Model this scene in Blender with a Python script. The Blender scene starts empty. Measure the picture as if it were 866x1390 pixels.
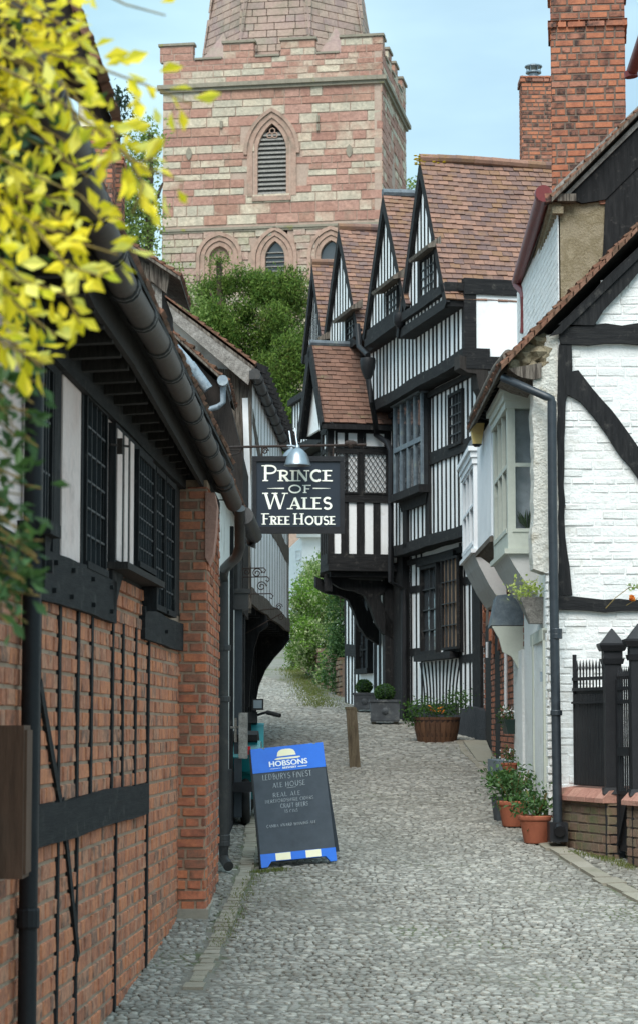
import bpy, bmesh, math, random
from mathutils import Vector
R=random.Random(7)
V=Vector
D2R=math.radians
# ---------------------------------------------------------------- camera
F=3067.0; CX=433.0; CY=695.0; EZ=2.67
TH=math.atan(290/F)
EYE=V((0,0,EZ))
FW=V((0,math.cos(TH),math.sin(TH))); UP=V((0,-math.sin(TH),math.cos(TH)))
def ray(px,py): return V((1,0,0))*((px-CX)/F)+FW+UP*((CY-py)/F)
def at(px,py,Y):
    d=ray(px,py); return EYE+d*(Y/d.y)
def gz(y):
    if y<8: return .07*12.5-.16
    if y<17: 
        t=(y-8)/9.0; return .715+ (.07*17-.715)*(.45*t+.55*t*t)
    if y<100: return .07*y
    return 7.0
def gx(px,py):
    d=ray(px,py); t=5.0
    while t<200:
        p=EYE+d*t
        if p.z<=gz(p.y): return p
        t+=.02
    return EYE+d*60
sc=bpy.context.scene
COL=sc.collection
# ---------------------------------------------------------------- planes
class Fac:
    """vertical wall plane through plan points a,b; normal turned to the camera side"""
    def __init__(s,a,b,side=None):
        s.a=V((a[0],a[1],0)); s.u=(V((b[0],b[1],0))-s.a).normalized(); s.L=(V((b[0],b[1],0))-s.a).length
        s.n=V((s.u.y,-s.u.x,0))
        ref=V((0,0,0)) if side is None else V((side[0],side[1],0))
        if (ref-s.a).dot(s.n)<0: s.n=-s.n
    def P(s,px,py,off=0):
        d=ray(px,py); t=((s.a+s.n*off)-EYE).dot(s.n)/d.dot(s.n)
        p=EYE+d*t; return ((p-s.a).dot(s.u),p.z)
    def U(s,px,off=0,py=800): return s.P(px,py,off)[0]
    def w(s,u,z,off=0):
        p=s.a+s.u*u+s.n*off; return V((p.x,p.y,z))
    def at(s,px,py,off=0): return s.w(*s.P(px,py,off),off)
# ---------------------------------------------------------------- mesh builder
class MB:
    def __init__(s): s.v=[];s.f=[];s.r=[];s.pc=[]
    def add(s,pts,faces,r=None):
        b=len(s.v); s.pc.append((b,len(s.f))); s.v+= [tuple(p) for p in pts]
        if r is None: r=R.random()
        for f in faces: s.f.append(tuple(b+i for i in f)); s.r.append(r)
    def hexa(s,p,r=None):
        s.add(p,[(0,3,2,1),(4,5,6,7),(0,1,5,4),(1,2,6,5),(2,3,7,6),(3,0,4,7)],r)
    def box(s,x0,x1,y0,y1,z0,z1,r=None):
        s.hexa([(x0,y0,z0),(x1,y0,z0),(x1,y1,z0),(x0,y1,z0),(x0,y0,z1),(x1,y0,z1),(x1,y1,z1),(x0,y1,z1)],r)
    def fb(s,f,u0,u1,z0,z1,o0,o1,r=None):
        s.hexa([f.w(u0,z0,o0),f.w(u1,z0,o0),f.w(u1,z0,o1),f.w(u0,z0,o1),f.w(u0,z1,o0),f.w(u1,z1,o0),f.w(u1,z1,o1),f.w(u0,z1,o1)],r)
    def prism(s,f,poly,o0,o1,r=None):
        n=len(poly); pts=[f.w(u,z,o0) for u,z in poly]+[f.w(u,z,o1) for u,z in poly]
        s.add(pts,[tuple(range(n))[::-1],tuple(range(n,2*n))]+[(i,(i+1)%n,n+(i+1)%n,n+i) for i in range(n)],r)
    def ppx(s,f,pts,o0,o1,r=None,wob=0,seg=.3):
        """prism from a px outline traced on plane offset o1"""
        poly=[f.P(x,y,o1) for x,y in pts]
        if wob: poly=wobble(poly,wob,seg)
        s.prism(f,poly,o0,o1,r)
    def beam(s,f,p0,p1,w,o0,o1,wob=.01,seg=.3,r=None):
        a=V(p0);b=V(p1); d=(b-a); L=d.length; d/=L; m=V((-d.y,d.x)); n=max(1,int(L/seg))
        top=[];bot=[]; ph=R.random()*9
        for i in range(n+1):
            t=i/n; q=a+d*L*t; k=math.sin(ph+t*L*2.1)*wob
            top.append(q+m*(w/2+k+R.uniform(-1,1)*wob*.5)); bot.append(q-m*(w/2-k*.6+R.uniform(-1,1)*wob*.5))
        s.prism(f,[tuple(x) for x in top+bot[::-1]],o0,o1,r)
    def bpx(s,f,p0,p1,w,o0,o1,wob=.01,seg=.3): s.beam(f,f.P(*p0,o1),f.P(*p1,o1),w,o0,o1,wob,seg)
    def tube(s,path,rad,n=10,cap=True,r=None):
        path=[V(p) for p in path]; m=len(path)
        if not isinstance(rad,(list,tuple)): rad=[rad]*m
        rings=[]; up=V((0,0,1))
        for i,p in enumerate(path):
            t=(path[min(i+1,m-1)]-path[max(i-1,0)]).normalized()
            x=t.cross(up)
            if x.length<.05: x=t.cross(V((1,0,0)))
            x.normalize(); y=x.cross(t).normalized()
            if i and x.dot(lx)<0: x=-x;y=-y
            lx=x
            rings.append([p+x*rad[i]*math.cos(2*math.pi*k/n)+y*rad[i]*math.sin(2*math.pi*k/n) for k in range(n)])
        pts=[q for g in rings for q in g]; fs=[]
        for i in range(m-1):
            for k in range(n): fs.append((i*n+k,i*n+(k+1)%n,(i+1)*n+(k+1)%n,(i+1)*n+k))
        if cap: fs+=[tuple(range(n))[::-1],tuple(range((m-1)*n,m*n))]
        s.add(pts,fs,r)
    def lathe(s,c,prof,n=20,axis=V((0,0,1)),r=None):
        """profile [(radius,height)] about a vertical (or given) axis"""
        c=V(c); ax=axis.normalized(); x=ax.orthogonal().normalized(); y=ax.cross(x); pts=[];fs=[]
        for rr,h in prof:
            for k in range(n):
                a=2*math.pi*k/n; pts.append(c+ax*h+x*rr*math.cos(a)+y*rr*math.sin(a))
        for i in range(len(prof)-1):
            for k in range(n): fs.append((i*n+k,i*n+(k+1)%n,(i+1)*n+(k+1)%n,(i+1)*n+k))
        fs+=[tuple(range(n))[::-1],tuple(range((len(prof)-1)*n,len(prof)*n))]
        s.add(pts,fs,r)
    def bar(s,p0,p1,w,h=None,r=None,up=V((0,0,1))):
        h=h or w; p0=V(p0);p1=V(p1); t=(p1-p0).normalized(); x=t.cross(up)
        if x.length<.05: x=t.cross(V((1,0,0)))
        x.normalize(); y=x.cross(t).normalized(); x=x*w/2;y=y*h/2
        s.hexa([p0-x-y,p0+x-y,p0+x+y,p0-x+y,p1-x-y,p1+x-y,p1+x+y,p1-x+y],r)
    def leaf(s,c,size,d=None,asp=.5,r=None):
        d=d or rv(); e=d.cross(rv()); 
        if e.length<.01: e=d.orthogonal()
        e.normalize(); nn=d.cross(e)*size*.12; a=d*size*.5; b=e*size*.5*asp
        s.add([c-a,c-b-nn+a*.1,c+a,c+b-nn+a*.1],[(0,1,2),(0,2,3)],r)
    def build(s,name,mat,parent=None,smooth=False,fix=True,**kw):
        if name in SPLIT and 1<len(s.pc)<=100:
            ends=s.pc[1:]+[(len(s.v),len(s.f))]; r=None
            for (v0,f0),(v1,f1) in zip(s.pc,ends):
                q=MB(); q.v=s.v[v0:v1]; q.f=[tuple(i-v0 for i in f) for f in s.f[f0:f1]]; q.r=s.r[f0:f1]; r=q.build(name,mat,parent,smooth,fix,**kw)
            return r
        o0=V((0,0,0)) if parent is None else ORG[parent]
        me=bpy.data.meshes.new(name)
        me.from_pydata([(p[0]-o0.x,p[1]-o0.y,p[2]-o0.z) for p in s.v],[],s.f)
        if fix and len(s.f)<40000:
            bm=bmesh.new(); bm.from_mesh(me)
            bm.faces.ensure_lookup_table()
            bmesh.ops.recalc_face_normals(bm,faces=bm.faces[:]); bm.to_mesh(me); bm.free()
        at_=me.attributes.new('rnd','FLOAT','FACE'); at_.data.foreach_set('value',s.r)
        me.materials.append(mat)
        if smooth: me.polygons.foreach_set('use_smooth',[True]*len(me.polygons)); 
        me.update()
        o=bpy.data.objects.new(name,me); COL.objects.link(o); ORG[o]=o0
        if smooth:
            try: me.set_sharp_from_angle(angle=D2R(40))
            except Exception: pass
        if parent is not None: o.parent=parent
        tag(o,**kw); return o
ORG={}
SPLIT={'stud','post','rafter_foot','rail','curved_bracket','bracket','gutter_joint','joist','gable_stud','bargeboard','ground_post','peg','pegs','bar','spike','curved_stud','brace','merlon','carved_boss','foot_patch','grip','hinge','foot','archway_recess','band','door_panel','mullion','waste_pipe','collar','sill_bracket','soffit','hood_bracket','broach','spire_rib','verge_board','gable_framing','corner_brick','barge_board','end_wall_frame','dragon_beam_end','sill','lead_hopper','plaster_panel','window_sill','latch','arch_ring_stone','coping_piece'}
def rv():
    while True:
        v=V((R.uniform(-1,1),R.uniform(-1,1),R.uniform(-1,1)))
        if .05<v.length<1: return v.normalized()
def wobble(poly,amp,seg):
    out=[]; n=len(poly)
    for i in range(n):
        a=V(poly[i]);b=V(poly[(i+1)%n]); L=(b-a).length; k=max(1,int(L/seg)); d=(b-a); m=V((-d.y,d.x)); m=m/L if L>0 else m
        for j in range(k):
            q=a+d*(j/k)
            if j: q=q+m*R.uniform(-amp,amp)
            out.append((q.x,q.y))
    return out
def tag(o,label=None,cat=None,group=None,kind=None):
    if label: o['label']=label
    if cat: o['category']=cat
    if group: o['group']=group
    if kind: o['kind']=kind
def thing(name,label,cat,loc,group=None):
    o=bpy.data.objects.new(name,None); COL.objects.link(o); o.location=loc; o.empty_display_size=.2
    ORG[o]=V(loc); tag(o,label,cat,group); return o
def solo(mb,name,mat,loc,label,cat,group=None,smooth=False,fix=True):
    """a thing that is one mesh: origin moved to its base"""
    e=bpy.data.objects.new('tmp',None); ORG[e]=V(loc)
    o=MB.build(mb,name,mat,None,smooth,fix)
    me=o.data; L=V(loc)
    for v in me.vertices: v.co-=L
    o.location=L; ORG[o]=L; tag(o,label,cat,group); bpy.data.objects.remove(e); return o
def copytree(o,parent=None):
    c=o.copy(); COL.objects.link(c); c.parent=parent; ORG[c]=ORG.get(o,V((0,0,0)))
    for ch in [x for x in bpy.data.objects if x.parent==o]: copytree(ch,c)
    return c
# ---------------------------------------------------------------- masonry / tiles
def masonry(mb,O,U,Vv,N,W,H,ch,l0,l1,gap=.01,depth=.05,jit=.004,inside=None,hvar=0,bev=.006,run=0):
    z=0.0; last=.5
    while z<H:
        c=ch*(1+R.uniform(-hvar,hvar)); z1=min(z+c-gap,H)
        x=-R.uniform(0,l1)
        while x<W:
            l=R.choice((l0,l1)) if l1<.3 else R.uniform(l0,l1)
            a=max(x,0); b=min(x+l-gap,W)
            if b-a>gap*1.5 and (inside is None or inside((a+b)/2,(z+z1)/2)):
                j=R.uniform(-jit,jit); d=depth+j
                e=min(bev,(b-a)*.3,(z1-z)*.3)
                q=lambda uu,vv,dd:O+U*uu+Vv*vv+N*dd
                w=lambda:R.uniform(-jit,jit)*.5
                p=[q(a,z,0),q(b,z,0),q(b,z1,0),q(a,z1,0),q(a+e,z+e+w(),d+w()),q(b-e,z+e+w(),d+w()),q(b-e,z1-e+w(),d+w()),q(a+e,z1-e+w(),d+w())]
                last=R.random() if R.random()>=run else min(1,max(0,last+R.uniform(-.06,.06)))
                mb.add(p,[(4,5,6,7),(0,1,5,4),(1,2,6,5),(2,3,7,6),(3,0,4,7)],last)
            x+=l
        z+=c
def fmason(mb,f,u0,u1,z0,z1,off,**k):
    masonry(mb,f.w(u0,z0,off),f.u,V((0,0,1)),f.n,u1-u0,z1-z0,inside=(lambda a,b,fn=k.pop('inside',None):True if fn is None else fn(a+u0,b+z0)),**k)
def tiles(mb,P0,U,S,W,L,gauge=.1,tw=.17,inside=None,sag=.0,thick=.018,jit=.006):
    """courses of plain tiles: P0 eave corner, U along eave, S up the slope"""
    U=U.normalized();S=S.normalized();N=U.cross(S); 
    if N.z<0: N=-N
    k=0; s=0.0
    while s<L:
        x=-(tw/2 if k%2 else 0)-R.uniform(0,.02)
        while x<W:
            a=max(x+.003,0); b=min(x+tw-.003,W)
            if b-a>.02 and (inside is None or inside((a+b)/2,s+gauge/2)):
                h=sag*(math.sin(x*1.7+s*.9)+.5*math.sin(x*3.1+2))
                j=R.uniform(-jit,jit); dn=R.uniform(-jit,jit)*1.2; s0=s+dn; s1=min(s+gauge*1.35,L+.02)
                q=lambda uu,ss,nn:P0+U*uu+S*ss+N*(nn+h)
                p=[q(a,s0,thick*1.2+j),q(b,s0+R.uniform(-jit,jit),thick*1.2+j+R.uniform(-jit,jit)*.6),q(b,s1,0),q(a,s1,0),q(a,s0,-.004),q(b,s0,-.004)]
                mb.add(p,[(0,1,2,3),(4,5,1,0),(4,0,3),(5,2,1)])
            x+=tw
        s+=gauge;k+=1
# ---------------------------------------------------------------- materials
def lin(h):
    h=h.lstrip('#'); c=[int(h[i:i+2],16)/255 for i in (0,2,4)]
    return tuple(((x/12.92) if x<=.04045 else ((x+.055)/1.055)**2.4) for x in c)+(1,)
def mat(name,cols,rough=.85,attr=False,ns=3.0,namt=.35,bump=.4,bs=30,scale=(1,1,1),metal=0,spec=.3,stain=None,stain_s=1.2,stain_t=(.55,.7),trans=0,bdist=.01,speck=.12):
    m=bpy.data.materials.new(name); m.use_nodes=True; nt=m.node_tree; N=nt.nodes; L=nt.links
    for n in list(N): N.remove(n)
    out=N.new('ShaderNodeOutputMaterial'); b=N.new('ShaderNodeBsdfPrincipled')
    tc=N.new('ShaderNodeTexCoord'); mp=N.new('ShaderNodeMapping'); mp.inputs['Scale'].default_value=scale
    L.new(tc.outputs['Object'],mp.inputs['Vector'])
    no=N.new('ShaderNodeTexNoise'); no.inputs['Scale'].default_value=ns; no.inputs['Detail'].default_value=8; no.inputs['Roughness'].default_value=.65
    L.new(mp.outputs[0],no.inputs['Vector'])
    cr=N.new('ShaderNodeValToRGB'); el=cr.color_ramp.elements; cs=[lin(c) if isinstance(c,str) else c for c in cols]
    if len(cs)==1: cs=cs*2
    while len(el)>1: el.remove(el[-1])
    el[0].position=0; el[0].color=cs[0]
    for i,c in enumerate(cs[1:]): e=el.new((i+1)/(len(cs)-1)); e.color=c
    mr=N.new('ShaderNodeMapRange'); mr.inputs['From Min'].default_value=.3; mr.inputs['From Max'].default_value=.7
    L.new(no.outputs['Fac'],mr.inputs['Value'])
    if attr:
        at_=N.new('ShaderNodeAttribute'); at_.attribute_name='rnd'
        mx=N.new('ShaderNodeMix'); mx.data_type='FLOAT'; mx.inputs[0].default_value=namt
        L.new(at_.outputs['Fac'],mx.inputs[2]); L.new(mr.outputs[0],mx.inputs[3]); L.new(mx.outputs[0],cr.inputs['Fac'])
    else: L.new(mr.outputs[0],cr.inputs['Fac'])
    col=cr.outputs['Color']
    n2=N.new('ShaderNodeTexNoise'); n2.inputs['Scale'].default_value=bs; n2.inputs['Detail'].default_value=6; n2.inputs['Roughness'].default_value=.7
    L.new(mp.outputs[0],n2.inputs['Vector'])
    if speck:
        m2=N.new('ShaderNodeMapRange'); m2.inputs['From Min'].default_value=.25; m2.inputs['From Max'].default_value=.75; m2.inputs['To Min'].default_value=1-speck*2; m2.inputs['To Max'].default_value=1+speck
        L.new(n2.outputs['Fac'],m2.inputs['Value'])
        mm=N.new('ShaderNodeVectorMath'); mm.operation='SCALE'; L.new(col,mm.inputs[0]); L.new(m2.outputs[0],mm.inputs['Scale']); col=mm.outputs[0]
    if stain:
        n3=N.new('ShaderNodeTexNoise'); n3.inputs['Scale'].default_value=stain_s; n3.inputs['Detail'].default_value=9; n3.inputs['Roughness'].default_value=.7
        L.new(tc.outputs['Object'],n3.inputs['Vector'])
        m3=N.new('ShaderNodeMapRange'); m3.inputs['From Min'].default_value=stain_t[0]; m3.inputs['From Max'].default_value=stain_t[1]
        L.new(n3.outputs['Fac'],m3.inputs['Value'])
        mc=N.new('ShaderNodeMix'); mc.data_type='RGBA'; L.new(m3.outputs[0],mc.inputs[0]); L.new(col,mc.inputs[6]); mc.inputs[7].default_value=lin(stain); col=mc.outputs[2]
    L.new(col,b.inputs['Base Color']); b.inputs['Roughness'].default_value=rough; b.inputs['Metallic'].default_value=metal
    b.inputs['Specular IOR Level'].default_value=spec
    if bump:
        bp=N.new('ShaderNodeBump'); bp.inputs['Strength'].default_value=bump; bp.inputs['Distance'].default_value=bdist
        L.new(n2.outputs['Fac'],bp.inputs['Height']); L.new(bp.outputs[0],b.inputs['Normal'])
    if trans:
        tr=N.new('ShaderNodeBsdfTranslucent'); L.new(col,tr.inputs['Color']); ms=N.new('ShaderNodeMixShader'); ms.inputs[0].default_value=trans
        L.new(b.outputs[0],ms.inputs[1]); L.new(tr.outputs[0],ms.inputs[2]); L.new(ms.outputs[0],out.inputs[0])
    else: L.new(b.outputs[0],out.inputs[0])
    return m
def glassmat(name,tint=.03,clear=.6):
    m=bpy.data.materials.new(name); m.use_nodes=True; nt=m.node_tree; N=nt.nodes; L=nt.links
    for n in list(N): N.remove(n)
    out=N.new('ShaderNodeOutputMaterial'); b=N.new('ShaderNodeBsdfPrincipled'); b.inputs['Base Color'].default_value=(tint,tint*1.1,tint*1.2,1); b.inputs['Roughness'].default_value=.06; b.inputs['Specular IOR Level'].default_value=.8
    tc=N.new('ShaderNodeTexCoord'); n=N.new('ShaderNodeTexNoise'); n.inputs['Scale'].default_value=7; L.new(tc.outputs['Object'],n.inputs['Vector'])
    bp=N.new('ShaderNodeBump'); bp.inputs['Strength'].default_value=.25; bp.inputs['Distance'].default_value=.02; L.new(n.outputs['Fac'],bp.inputs['Height']); L.new(bp.outputs[0],b.inputs['Normal'])
    if clear:
        t=N.new('ShaderNodeBsdfTransparent'); ms=N.new('ShaderNodeMixShader'); ms.inputs[0].default_value=clear
        L.new(b.outputs[0],ms.inputs[1]); L.new(t.outputs[0],ms.inputs[2]); L.new(ms.outputs[0],out.inputs[0])
    else: L.new(b.outputs[0],out.inputs[0])
    return m
M={}
M['timber']=mat('black_timber',[(.006,.006,.0065,1),(.013,.013,.014,1),(.024,.023,.023,1)],rough=.8,scale=(6,6,.7),ns=5,bs=14,bump=.7,spec=.25,stain='#5d5954',stain_s=8,stain_t=(.57,.85))
M['timber_h']=mat('black_timber_level',[(.006,.006,.0065,1),(.014,.014,.015,1),(.026,.025,.024,1)],rough=.8,scale=(.7,.7,7),ns=5,bs=14,bump=.8,spec=.25,stain='#5f5b55',stain_s=8,stain_t=(.57,.85))
M['timber_tar']=mat('tarred_timber',[(.014,.012,.010,1),(.036,.03,.027,1),(.024,.02,.018,1)],rough=.8,scale=(5,5,.8),ns=4,bs=12,bump=.7,spec=.25,speck=.25)
M['timber_grey']=mat('grey_weathered_timber',['#3a3430','#5d554e','#837a70','#453f39'],rough=.9,scale=(8,8,.7),ns=4,bs=12,bump=.9,spec=.15,speck=.3)
M['timber_pale']=mat('pale_weathered_board',['#6d6863','#8b8680','#a29d97'],rough=.9,scale=(3,3,3),ns=5,bs=20,bump=.6,speck=.2)
M['plaster']=mat('white_plaster',['#e2e2e2','#efefef','#e8e8e6'],rough=.9,ns=2,bs=25,bump=.25,stain='#b9b4aa',stain_s=2.2,stain_t=(.6,.85),speck=.03)
M['plaster_warm']=mat('old_cream_plaster',['#dedad4','#eae7e1','#d6d0c8'],rough=.9,ns=3,bs=25,bump=.4,stain='#8f867a',stain_s=3,stain_t=(.55,.8),speck=.05)
M['plaster_pink']=mat('pink_limewash',['#e0c3ba','#ead2ca','#dfbfb5'],rough=.9,ns=2,bs=25,bump=.35,stain='#a08780',stain_s=3,stain_t=(.55,.85),speck=.05)
M['brick_white']=mat('painted_white_brick',['#d9d8d5','#e6e5e2','#dfddd8'],rough=.75,attr=True,ns=4,bs=28,bump=.75,bdist=.02,stain='#b3ab9b',stain_s=2.5,stain_t=(.56,.85),speck=.05,spec=.3)
M['roughcast']=mat('white_roughcast',['#d8d4c9','#e7e3d9','#c9c1b0'],rough=.9,ns=5,bs=22,bump=1.0,bdist=.06,stain='#a3977f',stain_s=5,stain_t=(.55,.8),speck=.07)
M['brick']=mat('old_red_brick',['#54433c','#9c6650','#bf7a5c','#d08660','#a56a53','#c88c6e','#755a4e','#d6987a'],rough=.9,attr=True,ns=7,namt=.35,bs=35,bump=.6,stain='#9b8573',stain_s=5,stain_t=(.6,.85),speck=.18)
M['brick_pier']=mat('orange_brick',['#54443c','#a2644f','#c77c58','#ad6c54','#86604f','#c4785a','#5d4d45'],rough=.9,attr=True,ns=7,namt=.3,bs=35,bump=.6,stain='#8a7767',stain_s=4,stain_t=(.6,.85),speck=.15)
M['brick_chim']=mat('chimney_brick',['#2d2929','#7c5345','#a2664e','#b57355','#966450','#3b3230','#ab745f','#886254','#a6705a'],rough=.9,attr=True,ns=5,namt=.3,bs=35,bump=.6,speck=.12,stain='#5e4a42',stain_s=2.5,stain_t=(.58,.8))
M['brick_mossy']=mat('mossy_garden_brick',['#5f5048','#806555','#746656','#8f7160'],rough=.95,attr=True,ns=7,bs=35,bump=.6,stain='#5d6242',stain_s=3,stain_t=(.48,.7),speck=.15)
M['mortar']=mat('lime_mortar',['#8f7867','#a68d78','#9a816d'],rough=.95,ns=10,bs=60,bump=.5)
M['mortar_dark']=mat('dark_mortar',['#6b5c52','#7d6c60'],rough=.95,ns=10,bs=60,bump=.5)
M['tower']=mat('tower_sandstone',['#9a7266','#a67c6c','#b0887a','#b58c7c','#a37a6c','#ac8272','#c2b09c','#b4aa98','#cabaa4','#9e7868','#b28a78','#a88070'],rough=.92,attr=True,ns=1.0,namt=.14,bs=7,bump=.7,bdist=.06,speck=.2,stain='#83796a',stain_s=.9,stain_t=(.56,.82))
M['tower_grey']=mat('tower_grey_stone',['#a1988a','#b4a897','#b09084','#beb19a','#a89f8c','#b99a8a'],rough=.92,attr=True,ns=1.2,namt=.25,bs=7,bump=.7,bdist=.06,speck=.2,stain='#8d8668',stain_s=.9,stain_t=(.56,.8))
M['spire']=mat('spire_stone',['#98807a','#a58c80','#ac9586','#97807a','#a39786'],rough=.92,attr=True,ns=1.2,namt=.3,bs=9,bump=.5,bdist=.04,speck=.14,stain='#6f6c5a',stain_s=.6,stain_t=(.5,.75))
M['dressed']=mat('dressed_stone_trim',['#9e7f71','#ad9080','#937466'],rough=.9,ns=2,bs=9,bump=.4,bdist=.03,stain='#6d675a',stain_s=1.5,stain_t=(.5,.75))
M['string']=mat('lichened_cornice',['#7a7266','#8f8677','#827a6c'],rough=.95,ns=2,bs=9,bump=.5,bdist=.03,stain='#8a8745',stain_s=2,stain_t=(.6,.72))
M['mortar_t']=mat('tower_mortar',['#b09a8b','#a58d7f'],rough=.95,ns=2,bs=9,bump=.3)
M['tile']=mat('plain_clay_tile',['#5b4a46','#755a51','#86664f','#6c5855','#7e6256','#94705f','#6a5550','#857068'],rough=.9,attr=True,ns=2,namt=.3,bs=30,bump=.5,speck=.12,stain='#8a8468',stain_s=1.8,stain_t=(.62,.8))
M['tile_red']=mat('red_clay_tile',['#604a42','#745648','#806052','#6c5247','#645046'],rough=.9,attr=True,ns=2,namt=.3,bs=30,bump=.5,speck=.12,stain='#6a6a48',stain_s=2.5,stain_t=(.6,.78))
M['tile_old']=mat('mossy_old_tile',['#5a4437','#7b5544','#8f6a58','#6c5140','#a3745d'],rough=.95,attr=True,ns=4,namt=.4,bs=30,bump=.8,speck=.25,stain='#3c372c',stain_s=6,stain_t=(.5,.7))
M['lichen']=mat('yellow_lichen',['#b59a1e','#cdb43a'],rough=.95,ns=20,bs=60,bump=1)
M['gutter']=mat('black_painted_iron',[(.022,.021,.021,1),(.04,.037,.035,1)],rough=.5,ns=6,bs=40,bump=.25,spec=.5,stain='#5b534a',stain_s=5,stain_t=(.55,.9))
M['gutter_brown']=mat('dusty_gutter',['#38302c','#4a403a','#40372f'],rough=.6,ns=5,bs=30,bump=.3,spec=.45,stain='#6b6055',stain_s=5,stain_t=(.6,.9))
M['iron']=mat('black_gloss_iron',[(.010,.010,.012,1),(.02,.02,.022,1)],rough=.5,ns=6,bs=60,bump=.25,spec=.25)
M['iron_blue']=mat('slate_blue_pipe',[(.018,.024,.03,1),(.035,.043,.052,1)],rough=.4,ns=6,bs=40,bump=.2,spec=.5,stain='#5a646a',stain_s=6,stain_t=(.6,.9))
M['iron_rust']=mat('rusty_iron',['#2a2320','#3a2d27','#241f1e'],rough=.8,ns=20,bs=60,bump=.5)
M['red_iron']=mat('oxblood_red_iron',['#5d2022','#732a2a','#6a2626'],rough=.45,ns=6,bs=40,bump=.2,spec=.5)
M['galv']=mat('galvanised_pipe',['#6f7f88','#8795a0','#a9b5bb'],rough=.5,ns=8,bs=40,bump=.3,spec=.5,stain='#54606a',stain_s=9)
M['lead']=mat('grey_lead',['#4a5157','#5d656b','#6b7278'],rough=.6,ns=5,bs=20,bump=.4,spec=.4,stain='#7f8a7c',stain_s=3)
M['slate']=mat('blue_slate',['#56616a','#6a757d','#7a858b'],rough=.6,ns=5,bs=20,bump=.4,spec=.4,stain='#7c8478',stain_s=5)
M['glass']=glassmat('window_glass',.05,0)
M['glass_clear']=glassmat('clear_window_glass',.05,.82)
M['came']=mat('lead_came',['#24272a','#34383b'],rough=.6,ns=5,bs=20,bump=0,spec=.4)
M['sage']=mat('sage_green_paint',['#b5b8ac','#bfc2b6','#b2b5a9'],rough=.5,ns=2,bs=30,bump=.15,spec=.4,speck=.03,stain='#8b9080',stain_s=3,stain_t=(.62,.85))
M['cream']=mat('off_white_paint',['#c9c8c4','#d6d4d0'],rough=.5,ns=2,bs=30,bump=.15,spec=.4,speck=.03,stain='#aaa79f',stain_s=3,stain_t=(.62,.85))
M['whitepaint']=mat('white_gloss_paint',['#dcdfe2','#e6e8ea'],rough=.5,ns=2,bs=30,bump=.15,spec=.4,speck=.03)
M['greyrender']=mat('grey_smooth_render',['#bdbbb8','#c9c7c4'],rough=.8,ns=2,bs=30,bump=.2,speck=.04,stain='#8a8783',stain_s=2)
M['render']=mat('brown_cement_render',['#8d8068','#9b8e77','#85785f','#a5987f'],rough=.95,ns=5,bs=45,bump=.9,bdist=.02,speck=.2)
M['plinth']=mat('black_rendered_plinth',[(.02,.02,.024,1),(.045,.045,.05,1)],rough=.7,ns=4,bs=18,bump=.6,bdist=.03,stain='#6d6a66',stain_s=5,stain_t=(.62,.85))
M['curtain']=mat('orange_curtain',['#c07a48','#dda878','#e8d0b4','#a86438'],rough=.9,scale=(12,12,.3),ns=2,bs=10,bump=.6)
M['curtain_and_reflection']=mat('pale_curtain_and_reflection',['#a9aeaa','#c4c8c2','#90968f'],rough=.9,scale=(14,14,.3),ns=2,bs=10,bump=.6)  # net curtains; also paints reflections in some near-house panes
M['pane_back']=mat('painted_sky_reflection',['#d3e0ea','#e2ecf2'],rough=.9,ns=2,bs=10,bump=.1)  # sky reflection of the sage bay pane, painted as a pale blue sheet
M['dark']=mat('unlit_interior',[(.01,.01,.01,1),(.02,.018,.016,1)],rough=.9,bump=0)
M['cobble']=mat('river_cobble',['#57544e','#7d7971','#96928a','#6b6760','#aca79d','#7e7a71','#8b867b'],rough=.7,attr=True,ns=9,namt=.25,bs=40,bump=.4,speck=.16,spec=.35,stain='#565146',stain_s=.55,stain_t=(.45,.95))
M['dirt']=mat('joint_dirt',['#6a675f','#7b776e','#5d5a53'],rough=.95,ns=6,bs=40,bump=.8,stain='#4c5632',stain_s=1.0,stain_t=(.5,.65))
M['flag']=mat('worn_flagstone',['#7e766a','#8e8778','#989084'],rough=.8,attr=True,ns=6,bs=30,bump=.4,speck=.1,stain='#5c5d48',stain_s=3,stain_t=(.55,.75))
M['earth']=mat('grassy_earth',['#3d4525','#4c5530','#5a5438'],rough=.95,ns=2,bs=20,bump=.8)
M['grassb']=mat('verge_grass',['#4d5a2a','#64703a','#7d7f4a','#5c6a2c'],rough=.9,attr=True,namt=.3,bump=0,trans=.3)
M['yellow']=mat('yellow_leaf',['#8fa628','#d6cc2a','#f0dc30','#f5e650','#e6d026','#f6ee80','#bcc032'],rough=.6,attr=True,namt=.15,bump=0,trans=.45,ns=6,speck=0)
M['green_dk']=mat('dark_green_leaf',['#29421e','#456534','#36562b','#5d7d3c'],rough=.5,attr=True,namt=.2,bump=0,trans=.3,speck=0,spec=.4)
M['yew']=mat('yew_foliage',['#1c3012','#36531e','#4f6d28','#6f8437','#294217','#8b813d'],rough=.7,attr=True,ns=.5,namt=.35,bump=0,trans=.3,speck=0)
M['hedge']=mat('flowering_hedge_leaf',['#37581a','#5a8128','#78983a','#4a6f22','#b9bf90','#3f611e','#688c30','#cdc6a6'],rough=.7,attr=True,ns=.7,namt=.3,bump=0,trans=.4,speck=0)
M['ash']=mat('pale_tree_leaf',['#4a6128','#6c8440','#8c9c58','#5b7232','#a4ae76'],rough=.7,attr=True,ns=.5,namt=.3,bump=0,trans=.4,speck=0)
M['conifer']=mat('dark_conifer_leaf',['#1d2c24','#2d3f30','#24362c'],rough=.7,attr=True,ns=.5,namt=.3,bump=0,trans=.2,speck=0)
M['box']=mat('box_leaf',['#25401a','#3c5c24','#4c6e2c'],rough=.6,attr=True,namt=.2,bump=0,trans=.3,speck=0)
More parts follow.
